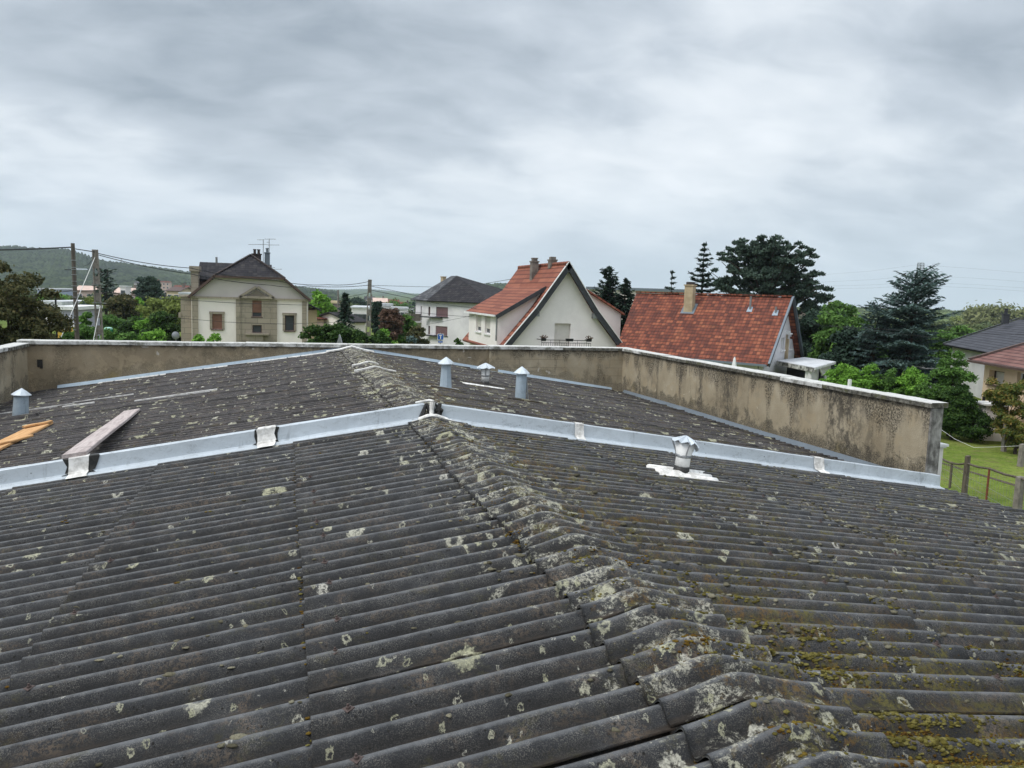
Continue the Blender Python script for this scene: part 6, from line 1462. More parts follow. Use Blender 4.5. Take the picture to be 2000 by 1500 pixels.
# west and centre
r_, b, H, R = plant('olive_brown_shrub', 'large brownish olive shrub at the street corner by the poles', 'tree', 12, 522, 34, 190); lumpy(b, H, R, 0, 'lf_olive', r_, .12, 24000, 90, .24, 1, True, .12, 'egg')
bush(84, 642, 33, 56, 'lf_olive', 'low olive shrub at the foot of the large brownish one', .09, 5000)
r_, b, H, R = plant('atlas_cedar', 'dark cedar with drooping side boughs behind the concrete pole', 'tree', 205, 524, 105, 62); cedar(b, H, R, H*.25, 'lf_dark', r_, .42, 40, .3)
r_, b, H, R = plant('atlas_cedar', 'dark lower cedar trunk crown between the two street poles', 'tree', 168, 596, 85, 52); lumpy(b, H, R, H*.05, 'lf_dark', r_, .3, 4500, 30, .36)
r_, b, H, R = plant('pine_tree', 'dark twin topped pine above the spring yellow tree', 'tree', 290, 538, 110, 46); pine(b, H, R, H*.35, 'lf_pine', r_, .30, 26, 6, 9000, .25, .50)
bush(236, 578, 88, 60, 'lf_olive', 'muted brown green tree between the cedar and the pine', .3, 5500, 'garden_tree', 'tree', .1, 34, .36, tr=.2)
bush(262, 584, 96, 36, 'lf_bright', 'fresh green tree peeping beside the twin topped pine', .32, 3000, 'garden_tree', 'tree', .1, 24, .36, tr=.2)
bush(322, 583, 84, 92, 'lf_lime', 'spring yellow green tree next to the villa wing', .28, 9000, 'garden_tree', 'tree', .1, 40, .36, tr=.2)
bush(180, 578, 95, 40, 'lf_lime', 'yellow green tree behind the concrete pole', .32, 3000, 'garden_tree', 'tree', .1, 24, .36, tr=.2)
bush(212, 618, 78, 66, 'lf_mid', 'leafy green tree just above the green kiosk', .22, 6000, 'garden_tree', 'tree', .0, 34, .34, tr=.15)
bush(262, 622, 72, 70, 'lf_hedge', 'dull green tree below the twin topped pine', .22, 6000, 'garden_tree', 'tree', .0, 34, .34, tr=.15)
bush(292, 626, 66, 50, 'lf_bright', 'fresh green shrub touching the dark evergreen', .18, 4000, 'garden_bush', 'bush', .0, 30, .34)
bush(318, 612, 60, 74, 'lf_hedge', 'dark evergreen shrub against the stone wing', .18, 9000, 'garden_bush', 'bush', .0, 40, .34)
for (u, vt, D, wp, mt, lb) in ((160, 640, 44, 58, 'lf_mid', 'green street shrub right behind the wooden pole'), (165, 612, 50, 40, 'lf_mid', 'taller green shrub between the two poles'), (215, 648, 42, 60, 'lf_mid', 'low green shrub under the green kiosk'),
        (292, 648, 40, 88, 'lf_bright', 'wide clipped bright shrub before the dark evergreen'), (250, 652, 43, 50, 'lf_mid', 'mid green shrub joining the clipped bright one'), (405, 655, 40, 52, 'lf_bright', 'small bright shrub under the villa first window'), (128, 650, 41, 36, 'lf_mid', 'small shrub by the thin black mast')):
    bush(u, vt, D, wp, mt, lb, .13, 3800, 'street_shrub', 'shrub', .0, 22, .38, grp='shrubs along the street below the villa')
for (u, vt, D, wp, lb) in ((612, 640, 40, 64, 'hedge end touching the villa corner'), (655, 636, 41, 76, 'highest stretch of the dark hedge'), (700, 645, 41, 66, 'hedge stretch before the leaning concrete pole'), (742, 652, 40, 50, 'hedge end by the lime shrub')):
    bush(u, vt, D, wp, 'lf_hedge', 'thick dark green '+lb, .13, 8500, 'hedge', 'hedge', .0, 46, .32, 'egg', grp='dark hedge along the street')
bush(760, 646, 42, 50, 'lf_bright', 'lime shrub at the end of the dark hedge', .13, 3500, 'street_shrub', 'shrub', .0, 20, .38)
bush(800, 660, 40, 60, 'lf_cedar', 'grey green low shrub before the slate house garden', .12, 3500, 'street_shrub', 'shrub', .0, 20, .4)
bush(895, 664, 41, 44, 'lf_hedge', 'low dark bush beside the blue road sign', .12, 2200, 'street_shrub', 'shrub', .0, 16, .4)
bush(630, 574, 82, 50, 'lf_bright', 'fresh green tree beside the villa annex', .3, 6000, 'garden_tree', 'tree', .1, 34, .36, tr=.2)
r_, b, H, R = plant('spruce_tree', 'dark bushy spruce with a bare tip before the pale block', 'tree', 674, 575, 62, 58); conifer(b, H, R, H*.02, 'lf_dark', r_, .26, 1.1, .3, 20, 1.1, .75, .16)
bush(764, 604, 66, 46, 'lf_brown', 'reddish brown budding tree right of the street pole', .16, 5000, 'budding_tree', 'tree', .25, 30, .34, tr=.18)
bush(736, 592, 72, 36, 'lf_dark', 'narrow dark evergreen right behind the street pole', .22, 4000, 'garden_tree', 'tree', .0, 26, .4, 'cone', tr=.15)
bush(792, 618, 68, 60, 'lf_mid', 'green tree in front of the slate house balcony', .2, 6500, 'garden_tree', 'tree', .05, 34, .36, tr=.18)
bush(815, 640, 64, 44, 'lf_olive', 'brownish climber shrub under the slate house balcony', .18, 3500, 'garden_bush', 'bush', .0, 22, .4)
for (u, vt, D, wp, mt, lb) in ((742, 590, 140, 30, 'lf_dark', 'round dark tree over the town roofs'), (655, 588, 190, 60, 'lf_olive', 'dull green trees behind the pale block'), (700, 582, 260, 70, 'lf_dark', 'dark far tree clump above the pale block'),
        (100, 575, 200, 70, 'lf_bright', 'fresh green tree mass behind the white frame building'), (130, 600, 130, 90, 'lf_olive', 'brown green trees behind the violet house'), (240, 566, 240, 60, 'lf_dark', 'dark wood patch right of the cedar'), (340, 572, 260, 60, 'lf_dark', 'dark far trees beside the villa stack'),
        (775, 588, 300, 70, 'lf_mid', 'far green trees among the town roofs'), (812, 590, 330, 50, 'lf_dark', 'far dark trees next to the slate roof'), (720, 600, 180, 50, 'lf_olive', 'olive trees behind the leaning concrete pole')):
    bush(u, vt, D, wp, mt, lb, D/520, 2600, 'distant_tree', 'tree', .0, 26, .36, tr=D/600, grp='distant trees around the town')

# ------------------------------------------------------------------ hills
def hill(name, label, prof, D0, D1, c, c2, bumps, seed):
    """prof: [(u, v)] skyline; rises from D0 to its crest at D1 and falls behind"""
    us = np.array([p[0] for p in prof], float); vs_ = np.array([p[1] for p in prof], float)
    n = 420; uu = np.linspace(us[0], us[-1], n); vv = np.interp(uu, us, vs_); V, Fc = [], []; rows = 40
    r_ = np.random.default_rng(seed); ph = r_.uniform(0, 6.28, 40)
    for j in range(rows+12):
        t = j/(rows-1); D = D0+(D1-D0)*t
        for i in range(n):
            crest_ = W(uu[i], vv[i], D1); q = W(uu[i], vv[i], D); top = crest_[2]; tt = min(t, 1.0); s_ = tt*tt*(3-2*tt)
            z = -16+(top+16)*s_*(1 if t <= 1 else 1-(t-1)*1.2)
            w_ = sum(math.sin(q[0]*f_+ph[k])*math.cos(q[1]*f_*.9+ph[k+10])*a_ for k, (f_, a_) in enumerate(((.004, 1.2), (.013, .5), (.041, .22), (.11, .10))))
            z += w_*bumps*min(1, t*3)*(1-.75*s_) + bumps*.42*(abs(math.sin(q[0]*.19+ph[5]+math.sin(q[1]*.11)))+abs(math.sin(q[0]*.43+ph[6])))*s_
            V.append((q[0], q[1], z))
    for j in range(rows+11):
        for i in range(n-1): a = j*n+i; Fc.append((a, a+1, a+n+1, a+n))
    b = NB(name+'_woods')
    k = 2400.0/D1
    cl = b.vor(0.055*k); cc = b.n('ShaderNodeSeparateColor'); b.put(cc.inputs[0], cl.outputs['Color'])
    f = b.math('ADD', b.math('MULTIPLY', cc.outputs[0], .4), b.math('MULTIPLY', b.noise(.006*k, 5, .65), .6))
    col = b.ramp(f, [(.30, tuple(x*.5 for x in c)), (.48, tuple((x+y)/2 for x, y in zip(c, c2))), (.64, tuple(x*1.25 for x in c2))])
    col = b.mix(b.math('MULTIPLY', b.step(b.noise(.0032*k, 3, .5), .62, .66), .5), col, (0.10, 0.125, 0.055))
    m = b.fin(col, 1.0, 0, b.bump(b.math('SUBTRACT', 1.0, cl.outputs['Distance']), .8, 8/k), 0.0)
    o = mesh_obj(name, V, Fc, m, None, True); tag(o, label, 'hill', None, 'structure')
hill('hill', 'long wooded hill rising behind the street poles', [(-260, 492), (0, 492), (30, 491), (60, 495), (100, 496.5), (130, 497), (150, 502), (170, 508), (190, 516), (215, 521), (237, 523), (262, 526), (300, 531), (340, 536), (372, 540), (430, 546), (520, 556), (600, 568), (660, 575)], 700, 1900, (0.012, 0.022, 0.010), (0.038, 0.052, 0.022), 12, 1)
hill('hill', 'far blue hills low on the horizon past the villa', [(430, 572), (560, 567), (595, 565), (640, 568), (680, 568.5), (706, 567.5), (733, 569), (760, 572), (800, 577), (860, 580), (980, 588)], 2600, 5200, (0.03, 0.05, 0.02), (0.07, 0.10, 0.035), 14, 2)
hill('hill', 'wooded hill showing between the slate roof and the orange roof', [(840, 586), (900, 574), (930, 564), (950, 560.5), (975, 559.5), (1000, 561), (1050, 570), (1120, 580), (1250, 588)], 900, 1500, (0.018, 0.030, 0.014), (0.050, 0.068, 0.030), 8, 3)
hill('hill', 'low wooded rise closing the view beyond the bungalows', [(1480, 604), (1600, 603), (1700, 606), (1850, 612), (1900, 616), (2000, 613), (2200, 612)], 420, 1000, (0.04, 0.06, 0.022), (0.10, 0.13, 0.05), 6, 4)

# far woods: clumps of leaves over the valley floor and the hill flank
def woods(label, az0, az1, D0, D1, n, hmin, hmax, leaf, mat, per, seed):
    rg = np.random.default_rng(seed); C_, N_, S_ = [], [], []
    for k in range(n):
        u = rg.uniform(az0, az1); D = D0*(D1/D0)**rg.random(); p = W(u, 600, D); g = float(gz(p[0], p[1])); h = min(rg.uniform(hmin, hmax), max(2.0, -2.6-g)); r0 = h*rg.uniform(.35, .55)
        v_ = rg.normal(size=(per, 3)); v_ /= np.linalg.norm(v_, axis=1, keepdims=True); v_[:, 2] = np.abs(v_[:, 2])
        C_.append(np.array([p[0], p[1], g+h*.35])+v_*np.array([r0, r0, h*.62])*rg.uniform(.7, 1.05, (per, 1))); N_.append(v_+rg.normal(0, .5, (per, 3))); S_.append(leaf*rg.uniform(.6, 1.3, per)*(.6+D/D1))
    C_ = np.concatenate(C_); N_ = np.concatenate(N_); N_ /= np.linalg.norm(N_, axis=1, keepdims=True)
    e_ = bpy.data.objects.new('tmp', None); _PW['tmp'] = Matrix.Identity(4)
    o = leaf_mesh('woods', C_, N_, np.concatenate(S_), mat, e_); o.parent = None; bpy.data.objects.remove(e_); tag(o, label, 'woods', None, 'stuff')
woods('mixed green woods filling the valley below the long hill', -80, 700, 190, 750, 620, 3.5, 9, 1.0, 'lf_wood', 90, 21)
woods('distant green woods between the town roofs', 600, 1000, 260, 900, 170, 3, 6, 1.0, 'lf_wood', 90, 22)
woods('dull green woods beyond the pine and the bungalows', 1450, 2150, 110, 420, 460, 3.5, 8, .9, 'lf_wood', 90, 23)
# ------------------------------------------------------------------ town
T = [ # u, vEave, vRidge, width, D, wall, roof, label, az, depth, windows
 (96, 602, 588, 44, 90, 'white_wall', 'roof_white', 'white concrete frame building beside the thin black mast', 100, 10, 3, True),
 (127, 605, 603, 34, 60, 'purple_wall', 'white_trim', 'violet grey flat house seen between mast and wooden pole', 95, 6, 1, True),
 (90, 566, 563, 32, 240, 'blue_wall', 'roof_white', 'pale blue warehouse block at the foot of the hill', 100, 20, 2, True),
 (125, 568, 565, 36, 260, 'white_wall', 'roof_white', 'long low white block next to the pale blue one', 100, 14, 5, True),
 (165, 568, 558, 34, 230, 'pink_wall', 'pink_wall', 'pinkish roofed house between the two street poles', 95, 9, 2, False),
 (243, 572, 562, 40, 220, 'pink_wall', 'pink_wall', 'wide pink house right of the dark cedar', 100, 9, 3, False),
 (240, 560, 558, 10, 215, 'white_wall', 'white_trim', 'white tower like block on the pink house', 100, 4, 1, True),
 (338, 568, 560, 26, 200, 'yellow_wall', 'brown_trim', 'beige house with brown roof near the villa stack', 110, 8, 2, False),
 (352, 562, 557, 24, 290, 'pink_wall', 'tile_red', 'pink terrace with red roof higher on the slope', 95, 8, 3, False),
 (362, 574, 571, 22, 180, 'white_wall', 'roof_white', 'white flat block touching the villa wing skyline', 95, 8, 2, True),
 (270, 553, 550, 16, 480, 'white_wall', 'tile_slate2', 'white farm on the hill flank above the pine', 95, 9, 2, False),
 (300, 549, 546, 14, 620, 'white_wall', 'tile_red', 'tiny white house high on the hill right of the pine', 95, 9, 2, False),
 (320, 551, 549, 20, 640, 'pink_wall', 'tile_red', 'long pink house high on the hill slope', 95, 9, 3, False),
 (703, 602, 599, 32, 130, 'white_wall', 'roof_white', 'pale apartment block with dark windows between spruce and pole', 98, 10, 4, True),
 (700, 628, 612, 34, 78, 'cream_wall', 'tile_slate', 'small house with dark roof tucked behind the spruce', 60, 7, 1, False),
 (632, 618, 609, 30, 88, 'cream_wall', 'tile_slate', 'low house with grey roof right of the villa annex', 110, 7, 2, False),
 (622, 622, 617, 20, 80, 'pink_wall', 'tile_red', 'small red roof at the villa annex corner', 95, 5, 1, False),
 (651, 592, 588, 12, 150, 'yellow_wall', 'yellow_wall', 'yellow block behind the thin concrete pole', 95, 5, 1, True),
 (743, 590, 582, 26, 330, 'pink_wall', 'pink_wall', 'pale pink gabled house on the town skyline', 95, 9, 3, False),
 (768, 592, 585, 22, 350, 'white_wall', 'tile_red', 'red roofed house in the middle of the town', 95, 9, 2, False),
 (793, 596, 590, 18, 340, 'white_wall', 'tile_red', 'red roofed house nearest the slate roof', 95, 9, 2, False),
 (755, 598, 593, 24, 290, 'white_wall', 'roof_white', 'white flat roofed house in the lower town row', 95, 9, 3, True),
 (782, 604, 600, 30, 260, 'white_wall', 'roof_white', 'long white building below the town roofs', 95, 9, 4, True),
 (800, 600, 595, 20, 300, 'white_wall', 'tile_slate2', 'white house with grey roof by the slate house eaves', 80, 9, 2, False),
 (722, 585, 579, 18, 380, 'cream_wall', 'tile_slate2', 'cream house high in the town behind the pole', 95, 9, 2, False),
 (838, 600, 594, 1, 400, 'white_wall', 'tile_red', '', 95, 9, 2, False),
]
for (u, ve, vr, wp, D, wm, rmt, lb, az_, dp, nw, fl_) in T:
    if lb: small_house(u, ve, vr, wp, D, wm, rmt, lb, az_, dp, nw, 'village_house', 'houses of the town beyond the trees', not fl_, fl_, 'house')

# ------------------------------------------------------------------ street furniture and cables
def top(u, v, D): return W(u, v, D)
def cyl_pole(name, u, vt, D, rb, rt, mat, label, cat='utility pole', bot=None, square=False, lean=(0, 0)):
    t = W(u, vt, D); g = float(gz(t[0], t[1])); r_ = root(name, (t[0], t[1], g), label, cat)
    m = MB(); b0 = np.array([t[0]-lean[0], t[1]-lean[1], g-.3])
    if not square: m.tube([b0, t], [rb, rt], 10); m.build('shaft', M[mat], r_)
    else:          # concrete pole: two flanges joined by rungs, openings between them
        for s_ in (-1, 1): m.hexa([b0+X3*(s_*rb-.035)-Y3*.09, b0+X3*(s_*rb+.035)-Y3*.09, b0+X3*(s_*rb+.035)+Y3*.09, b0+X3*(s_*rb-.035)+Y3*.09, t+X3*(s_*rt-.03)-Y3*.07, t+X3*(s_*rt+.03)-Y3*.07, t+X3*(s_*rt+.03)+Y3*.07, t+X3*(s_*rt-.03)+Y3*.07])
        H_ = t[2]-b0[2]; k = 0; z = b0[2]
        while z < t[2]-.1:
            f = (z-b0[2])/H_; w_ = rb+(rt-rb)*f; c = b0+(t-b0)*f; hh = .45 if f < .78 else t[2]-z-.001
            m.box((c[0], c[1], z), X3, Y3, Z3, 2*w_-.062, .10, min(hh, t[2]-z)); z += hh+.38; k += 1
        m.build('shaft', M[mat], r_)
    return r_, t
P1, t1 = cyl_pole('utility_pole', 142, 475, 38, .115, .085, 'pole_wood', 'tallest dark wooden street pole with pale cable clips', lean=(-.12, 0))
P2, t2 = cyl_pole('utility_pole', 185.5, 487.5, 40, .17, .10, 'pole_conc', 'concrete pole with row of holes next to the wooden one', square=True, lean=(-.18, 0))
P3, t3 = cyl_pole('utility_pole', 722.5, 546, 58, .17, .10, 'pole_conc', 'leaning concrete pole with openings in front of the hedge', square=True, lean=(.14, 0))
P4, t4 = cyl_pole('utility_pole', 660.5, 566.5, 84, .10, .09, 'pole_conc', 'thin distant concrete pole rising behind the spruce')
P5, t5 = cyl_pole('mast', 108.5, 582, 46, .06, .05, 'iron', 'thin black mast against the white frame building', 'mast')
m = MB()
for v_ in (509, 523, 527, 537, 550, 559, 570, 581, 592, 603, 618, 632, 645): q = W(143+(v_-475)*.025, v_, 38); m.lathe(q, [(.118, 0), (.118, .035)], 10)
m.build('clamp', M['steel'], P1)
q0, q1 = W(144, 527.5, 38), W(160, 526.5, 38.3); MB().tube([q0-X3*.4, q1], .02, 6).build('lamp_arm', M['iron'], P1)
MB().hexa([q1+np.array(p) for p in ((-.32, -.09, -.03), (.25, -.09, .0), (.25, .09, .0), (-.32, .09, -.03), (-.22, -.06, .06), (.2, -.06, .05), (.2, .06, .05), (-.22, .06, .06))]).build('lamp_head', M['zinc'], P1)
m = MB()
for v_ in (532, 556, 592): q = W(186+(v_-487)*.04, v_, 40); m.box(q, X3, Y3, Z3, .42, .24, .03)
q = W(195, 592, 40); m.tube([q, q+X3*.3], .015, 5); m.build('clamp', M['steel'], P2)
def cable(pts, r_, label, name='overhead_cable', sag=0.0, mat='iron', grp='overhead cables strung between the street poles'):
    P_ = [np.array(p, float) for p in pts]; path = []
    for a, b in zip(P_[:-1], P_[1:]):
        for k in range(12): f = k/12; path.append(a+(b-a)*f-Z3*4*sag*f*(1-f))
    path.append(P_[-1]); o = MB().tube(path, r_, 5).build(name, M[mat]); tag(o, label, 'cable', grp); return o
Wt = lambda u, v, D: W(u, v, D)
cable([Wt(-40, 489, 30), Wt(60, 486.5, 34), Wt(136, 483, 38), t1-Z3*.2], .032, 'thick bundled cable reaching the wooden pole from the frame edge')
cable([t1-Z3*.25, t2-Z3*.12], .022, 'short cable linking the wooden pole to the concrete one')
cable([t2-Z3*.15, Wt(372, 523.5, 46), Wt(540, 548, 52), Wt(640, 556, 55.5), t3-Z3*.12], .020, 'upper long cable sweeping over the villa gable', sag=.12)
cable([t2-Z3*.22, Wt(372, 535, 46), Wt(530, 557, 52), Wt(600, 558.5, 54), t3-Z3*.4], .020, 'lower long cable crossing the villa upper wall', sag=.10)
cable([t3-Z3*.42, Wt(860, 561, 70), Wt(945, 554, 60), Wt(1000, 545, 48)], .016, 'thin cable passing the slate roof to the orange roof')
cable([t3-Z3*.46, Wt(780, 570, 66), Wt(850, 586, 76)], .018, 'cable dropping from the leaning pole to the slate house eaves')
cable([t3-Z3*.75, Wt(790, 580, 60), Wt(860, 594, 62), Wt(930, 602, 50)], .018, 'heavier cable running across the slate house wall')
cable([t3-Z3*.8, Wt(700, 579, 64), t4-Z3*.4], .016, 'slack cable between the leaning pole and the thin distant pole', sag=.4)
cable([t3-Z3*.95, Wt(630, 590, 62), Wt(600, 596, 60), Wt(460, 592, 52), Wt(330, 584, 46), t2-Z3*2.1], .016, 'cable crossing just under the villa string course')
cable([Wt(60, 576, 38), t1-Z3*2.25, t2-Z3*2.05], .018, 'horizontal cable running behind both street poles')
cable([Wt(322, 619, 48), Wt(440, 629, 50), Wt(560, 633, 52), Wt(630, 630, 55), Wt(770, 628, 60)], .013, 'faint cable across the villa windows')
cable([Wt(720, 598, 58), Wt(800, 609, 60), Wt(880, 616, 58), Wt(930, 620, 52)], .015, 'cable passing between the slate house windows')
cable([Wt(833, 634, 62), Wt(880, 625, 60), Wt(925, 616, 52)], .012, 'rising thin cable on the slate house wall')
cable([t2-Z3*.35, W(112, 676, 36)], .017, 'pale stay cable slanting from the concrete pole to the street', mat='white_trim')
cable([t2-Z3*2.7+X3*.2, W(180, 676, 38.5)], .015, 'pale stay cable hugging the concrete pole foot', mat='white_trim')
cable([Wt(181, 507, 40), Wt(172, 517, 39.6), Wt(163, 520, 39)], .014, 'short slack loop between the pole tops')
cable([t1-Z3*.15, Wt(141, 492, 38), Wt(147, 520, 38)], .010, 'thin loose wire hanging down the wooden pole')
cable([Wt(1620, 636, 47), Wt(1800, 648, 44), Wt(1920, 652, 42), Wt(2060, 654, 41)], .011, 'dark wire before the blue cedar and bungalow roofs')
cable([Wt(1560, 630, 46), Wt(1700, 646, 40), Wt(1850, 662, 38)], .008, 'faint wire low across the cedars')
# lattice pylon and its lines
pb = W(1791, 600, 620); pt_ = W(1795.5, 513.5, 620)
py_ = root('pylon', (pb[0], pb[1], -15), 'distant lattice pylon top rising behind the cedar', 'pylon')
m = MB(); H_ = pt_[2]+15; hw = 1.9
for k in range(26):
    z0, z1 = -15+H_*k/26, -15+H_*(k+1)/26; w0 = hw*(1.9-1.1*k/26); w1 = hw*(1.9-1.1*(k+1)/26)
    C4 = lambda w_, z_: [np.array([pb[0]+sx*w_, pb[1]+sy*w_, z_]) for sx, sy in ((-1, -1), (1, -1), (1, 1), (-1, 1))]
    a4, b4 = C4(w0, z0), C4(w1, z1)
    for q in range(4):
        m.tube([a4[q], b4[q]], .28, 4); m.tube([a4[q], b4[(q+1) % 4]], .14, 4); m.tube([b4[q], b4[(q+1) % 4]], .16, 4)
m.build('lattice', M['steel'], py_)
for k, (v0, v1, v2) in enumerate(((553, 538, 550), (560, 551, 562), (565, 558, 568), (540, 517, 534))):
    cable([W(1560, v0, 660), W(1700, (v0+v1)/2-2+3, 640), W(1793, v1, 620), W(1900, (v1+v2)/2-1, 600), W(2080, v2+6, 560)], .035, ['upper', 'middle', 'lower', 'highest'][k]+' power line hanging from the distant pylon', 'power_line', grp='power lines of the pylon')
# mast on the hill
q = W(237, 523, 1900); tp = W(237, 505, 1900); mt_ = root('radio_mast', (q[0], q[1], q[2]-6), 'thin radio mast on the crest of the wooded hill', 'mast')
m = MB(); m.tube([q-Z3*6, tp], [1.1, .6], 6); a_ = W(234.5, 508.5, 1900); b_ = W(239.5, 508.5, 1900); m.tube([a_, b_], .8, 5); m.build('shaft', M['steel'], mt_)

# road signs
def sign_post(name, u, v, D, label, cat): 
    p = W(u, v, D); r_ = root(name, (p[0], p[1], GZ), label, cat); MB().tube([(p[0], p[1]+.05, GZ), (p[0], p[1]+.05, p[2]+.3)], .03, 8).build('post', M['steel'], r_); return r_, p
sg, p = sign_post('road_sign', 860.5, 658, 56, 'blue square dead end road sign beside the slate house', 'road sign')
blue = mat_simple('sign_blue', (0.012, 0.10, 0.42), (0.012, 0.09, 0.38), 2, .4); wht = M['white_trim']; red = mat_simple('sign_red', (0.50, 0.03, 0.03), None, 2, .4)
def rotf(p, az):  # frame facing the camera, turned az
    d = CAM-p; a = math.atan2(d[0], d[1])+math.radians(az); n = np.array([math.sin(a), math.cos(a), 0]); ex = np.cross(Z3, n); return ex, n
ex, n = rotf(p, 0); s_ = .22
MB().box(p-Z3*s_, ex, n, Z3, 2*s_, .02, 2*s_).build('plate', wht, sg)
MB().box(p-Z3*(s_-.03)+n*.0125, ex, n, Z3, 2*s_-.06, .01, 2*s_-.06).build('blue_field', blue, sg)
MB().box(p-Z3*.15+n*.019, ex, n, Z3, .06, .006, .22).build('white_stem', wht, sg); MB().box(p+Z3*.072+n*.019, ex, n, Z3, .19, .006, .06).build('red_bar', wht, sg)
MB().box(p-Z3*.42+n*.0, ex, n, Z3, .30, .02, .13).build('lower_plate', blue, sg); MB().box(p-Z3*.37+n*.0125, ex, n, Z3, .2, .006, .025).build('white_arrow', wht, sg)
sg, p = sign_post('road_sign', 663, 667, 35, 'triangular road sign turned edge-on before the dark hedge', 'road sign')
ex, n = rotf(p, 62); h_ = .42
slab_poly('plate', [p-ex*.35-Z3*.25, p+ex*.35-Z3*.25, p+Z3*.32], n, .03, M['steel'], sg)
# green kiosk and yellow fronted stall on the street
q = W(212, 650, 70); kk = root('green_kiosk', (q[0], q[1], GZ), 'small green container with pale lid among the street shrubs', 'container')
MB().box((q[0], q[1], GZ), X3, Y3, Z3, .62*1.0, .6, W(212, 643, 70)[2]-GZ).build('body', mat_simple('green_paint', (0.02, 0.20, 0.09), None, 2, .5), kk)
MB().lathe((q[0], q[1], W(212, 643, 70)[2]+.002), [(.36, 0), (.34, .1), (.2, .18)], 14).build('lid', mat_simple('pale_green_lid', (0.35, 0.60, 0.50), None, 2, .5), kk)
q = W(130, 644, 58); kk = root('yellow_stall', (q[0], q[1], GZ), 'yellow and orange panelled front below the violet grey house', 'stall'); zt_s = W(130, 638, 58)[2]
m = MB()
for k in range(3): m.box((q[0]+(k-1)*.42, q[1], GZ), X3, Y3, Z3, .40, .5, zt_s-GZ)
m.build('panel', mat_simple('yellow_panel', (0.62, 0.40, 0.06), (0.60, 0.27, 0.06), 1.5, .6), kk); MB().box((q[0], q[1], zt_s+.002), X3, Y3, Z3, 1.5, .7, .06).build('roof', M['white_trim'], kk)
# car roof seen over the parapet
q = W(734, 668.5, 31); cr_ = root('parked_car', (q[0], q[1], GZ), 'parked car of which only the pale silver roof shows over the coping', 'car')
cp = mat_simple('silver_car_paint', (0.50, 0.52, 0.54), None, 2, .3, .5)
def section(x, prof): return [(q[0]+x, q[1]+y, GZ+z) for y, z in prof]
body = [(-2.05, (.45, .62, .70)), (-1.95, (.35, .72, .80)), (-1.0, (.3, .86, .82)), (-.45, (.3, .90, .82)), (1.2, (.3, .92, .82)), (1.9, (.35, .85, .80)), (2.1, (.45, .70, .68))]
V, Fc = [], []
for x, (zl_, zh, hw_) in body: V += section(x, [(-hw_, zl_), (hw_, zl_), (hw_+.03, (zl_+zh)/2), (hw_-.04, zh), (-hw_+.04, zh), (-hw_-.03, (zl_+zh)/2)])
for i in range(len(body)-1):
    for j in range(6): Fc.append((i*6+j, i*6+(j+1) % 6, (i+1)*6+(j+1) % 6, (i+1)*6+j))
Fc += [tuple(range(6))[::-1], tuple(36+j for j in range(6))]
mesh_obj('body', V, Fc, cp, cr_)
roofz = W(734, 668.5, 31)[2]-GZ; roofz = max(1.4, min(1.7, roofz))
V = []; 
for x, z_, hw_ in ((-1.05, .88, .74), (-.35, roofz-.04, .60), (.25, roofz, .62), (.9, roofz-.03, .60), (1.6, .92, .74)): V += section(x, [(-.74, .86), (.74, .86), (hw_, z_), (-hw_, z_)])
Fc = [(i*4+j, i*4+(j+1) % 4, (i+1)*4+(j+1) % 4, (i+1)*4+j) for i in range(4) for j in range(4)]+[(3, 2, 1, 0), (16, 17, 18, 19)]
mesh_obj('cabin', V, Fc, [cp], cr_)
for x in (-1.3, 1.25):
    for y in (-.8, .8):
        MB().lathe((q[0]+x, q[1]+y, GZ+.32), [(.32, -.09), (.32, .09)], 16, np.array(Matrix.Rotation(math.pi/2, 3, 'X'))).build('wheel', M['tar'], cr_)

# ------------------------------------------------------------------ garden fence on the lawn
def gpost(u, vt, D, r_, mat, label, name='fence_post', grp='posts of the wire fence on the lawn'):
    t = W(u, vt, D); g = GZ; o = MB(); o.hexa([(t[0]-r_, t[1]-r_, g-.2), (t[0]+r_, t[1]-r_, g-.2), (t[0]+r_, t[1]+r_, g-.2), (t[0]-r_, t[1]+r_, g-.2), (t[0]-r_*.85, t[1]-r_*.85, t[2]), (t[0]+r_*.9, t[1]-r_*.85, t[2]+.02), (t[0]+r_*.9, t[1]+r_*.85, t[2]+.02), (t[0]-r_*.85, t[1]+r_*.85, t[2])])
    o = o.build(name, M[mat]); tag(o, label, 'post', grp); return t
M['rust'] = mat_simple('rusty_iron', (0.23, 0.07, 0.035), (0.12, 0.045, 0.03), 20, .9)
M['post_wood'] = mat_wood('grey_post_wood', (0.135, 0.115, 0.09), (0.075, 0.06, 0.048), (18, 18, 2))
g1 = gpost(1859.5, 903, 24.6, .028, 'post_wood', 'short thin brown post just past the white pier')
g2 = gpost(1890.5, 891, 23.0, .062, 'post_wood', 'stout dark wooden post, second from the white pier')
g3 = gpost(1932.5, 914, 21.6, .022, 'rust', 'thin rust red iron post in the wire fence')
g4 = gpost(1993, 932, 19.8, .085, 'pole_conc', 'thick grey concrete post cut by the picture border')
c1_ = gpost(1833, 833, 33.0, .07, 'pole_conc', 'grey concrete line post by the dark bushes', grp='grey posts of the washing line')
c2_ = gpost(1965.5, 826, 31.5, .075, 'pole_conc', 'tall grey concrete post before the orange tinged shrub', grp='grey posts of the washing line')
c3_ = gpost(1997, 868, 28.5, .08, 'pole_conc', 'grey concrete post ending the washing line at the frame edge', grp='grey posts of the washing line')
cable([c1_-Z3*.05, W(1866, 858, 32), W(1902, 874, 31), W(1940, 873, 30), c3_-Z3*.05], .006, 'white sagging washing line over the lawn', 'washing_line', mat='white_trim', grp='garden lines by the lawn')
rl_ = MB()
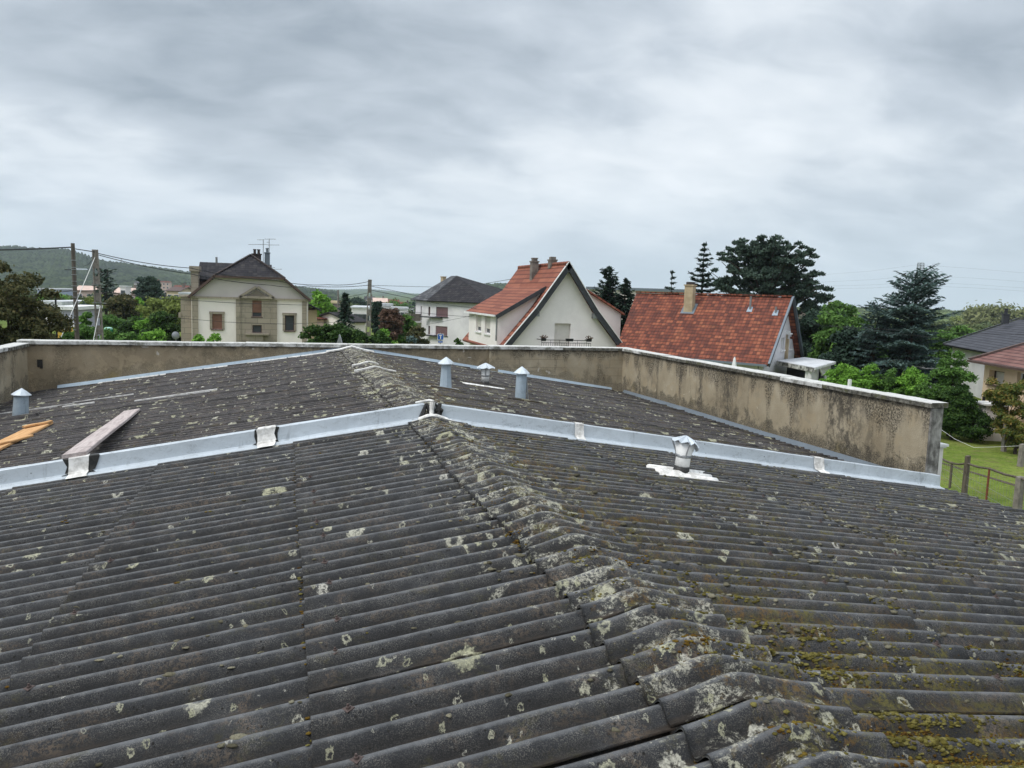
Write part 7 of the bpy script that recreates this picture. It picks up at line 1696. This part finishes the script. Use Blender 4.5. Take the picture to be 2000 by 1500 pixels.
a_ = W(1836, 893, 25.6); pts_ = [a_, g1+Z3*.0-Z3*.03, g2-Z3*.22, g3-Z3*.02, g4-Z3*.02, W(2060, 960, 18)]
for a, b in zip(pts_[:-1], pts_[1:]): rl_.tube([a, (a+b)/2-Z3*.03, b], .032, 6)
tag(rl_.build('fence_rail', M['post_wood']), 'gnarled wooden rail joining the wire fence posts', 'rail', 'garden lines by the lawn')
nm = MB()
for a, b in zip(pts_[:-1], pts_[1:]):
    for h in (.25, .5, .75): nm.tube([(a[0], a[1], GZ+h), (b[0], b[1], GZ+h)], .004, 4)
    k = max(2, int(np.linalg.norm(b-a)/.16))
    for i in range(k): f = i/k; nm.tube([(a+(b-a)*f)*np.array([1, 1, 0])+Z3*(GZ+.02), (a+(b-a)*f)*np.array([1, 1, 0])+Z3*((a+(b-a)*f)[2]-.03)], .003, 3)
tag(nm.build('wire_netting', M['steel']), 'fine grey wire netting under the wooden rail on the lawn', 'netting')
# brown panel fence and gate by the bungalow
q = W(1893, 795, 36.5); fp_ = root('panel_fence', (q[0], q[1], GZ), 'brown horizontal board fence panel beside the black gate', 'fence')
d = azv(112); n = azv(22)
m = MB(); z1 = W(1893, 790, 36.5)[2]
for k in range(6): m.box(q*np.array([1, 1, 0])+Z3*(GZ+.05+k*(z1-GZ)/6), d, n, Z3, 1.7, .04, (z1-GZ)/6-.03)
m.build('boards', mat_wood('brown_fence_boards', (0.10, 0.06, 0.04), (0.06, 0.035, 0.025), (1, 1, 30)), fp_)
q = W(1921, 785, 35.5); MB().box((q[0], q[1], GZ), d, n, Z3, .1, .1, W(1921, 775, 35.5)[2]-GZ).build('post', M['iron'], fp_)
gt = root('garden_gate', (q[0]+.6, q[1]-.3, GZ), 'black barred garden gate by the brown fence', 'gate'); m = MB(); zz = W(1930, 805, 35.5)[2]
for k in range(9): b_ = np.array([q[0], q[1], GZ])+d*(.15+k*.13); m.box(b_, d, n, Z3, .025, .025, zz-GZ)
m.box(np.array([q[0], q[1], zz])+d*.67, d, n, Z3, 1.15, .04, .05); m.build('bars', M['iron'], gt)
q = W(1660, 741, 24); MB_ = root('marker_post', (q[0], q[1], GZ), 'white stub post showing above the side coping', 'post'); MB().box((q[0], q[1], GZ), X3, Y3, Z3, .08, .08, q[2]-GZ).build('shaft', M['white_trim'], MB_)
# soil bed along the lawn
m = MB(); a = fl(1838, 905, GZ+.01); b = fl(2000, 955, GZ+.01); c = fl(2060, 968, GZ+.01)
m.add([a, b, c, c+np.array([.35, .5, 0]), b+np.array([.3, .45, 0]), a+np.array([.2, .4, 0])], [(0, 1, 4, 5), (1, 2, 3, 4)])
tag(m.build('path', mat_simple('dark_soil', (0.055, 0.042, 0.03), (0.09, 0.07, 0.05), 6, 1)), 'narrow strip of dark soil along the wire fence', 'path', None, 'structure')

# ------------------------------------------------------------------ haze: a box of thin even air round everything
hb = MB().abox(-6500, 6500, -300, 6600, -60, 240)
hm = bpy.data.materials.new('haze'); hm.use_nodes = True; hm.node_tree.nodes.clear()
pv = hm.node_tree.nodes.new('ShaderNodeVolumePrincipled'); pv.inputs['Color'].default_value = (0.80, 0.89, 1.0, 1); pv.inputs['Density'].default_value = HAZE; pv.inputs['Anisotropy'].default_value = 0.2
ou = hm.node_tree.nodes.new('ShaderNodeOutputMaterial'); hm.node_tree.links.new(pv.outputs[0], ou.inputs['Volume'])
tag(hb.build('haze', hm), 'thin pale blue air softening the far hills', 'haze', None, 'stuff')
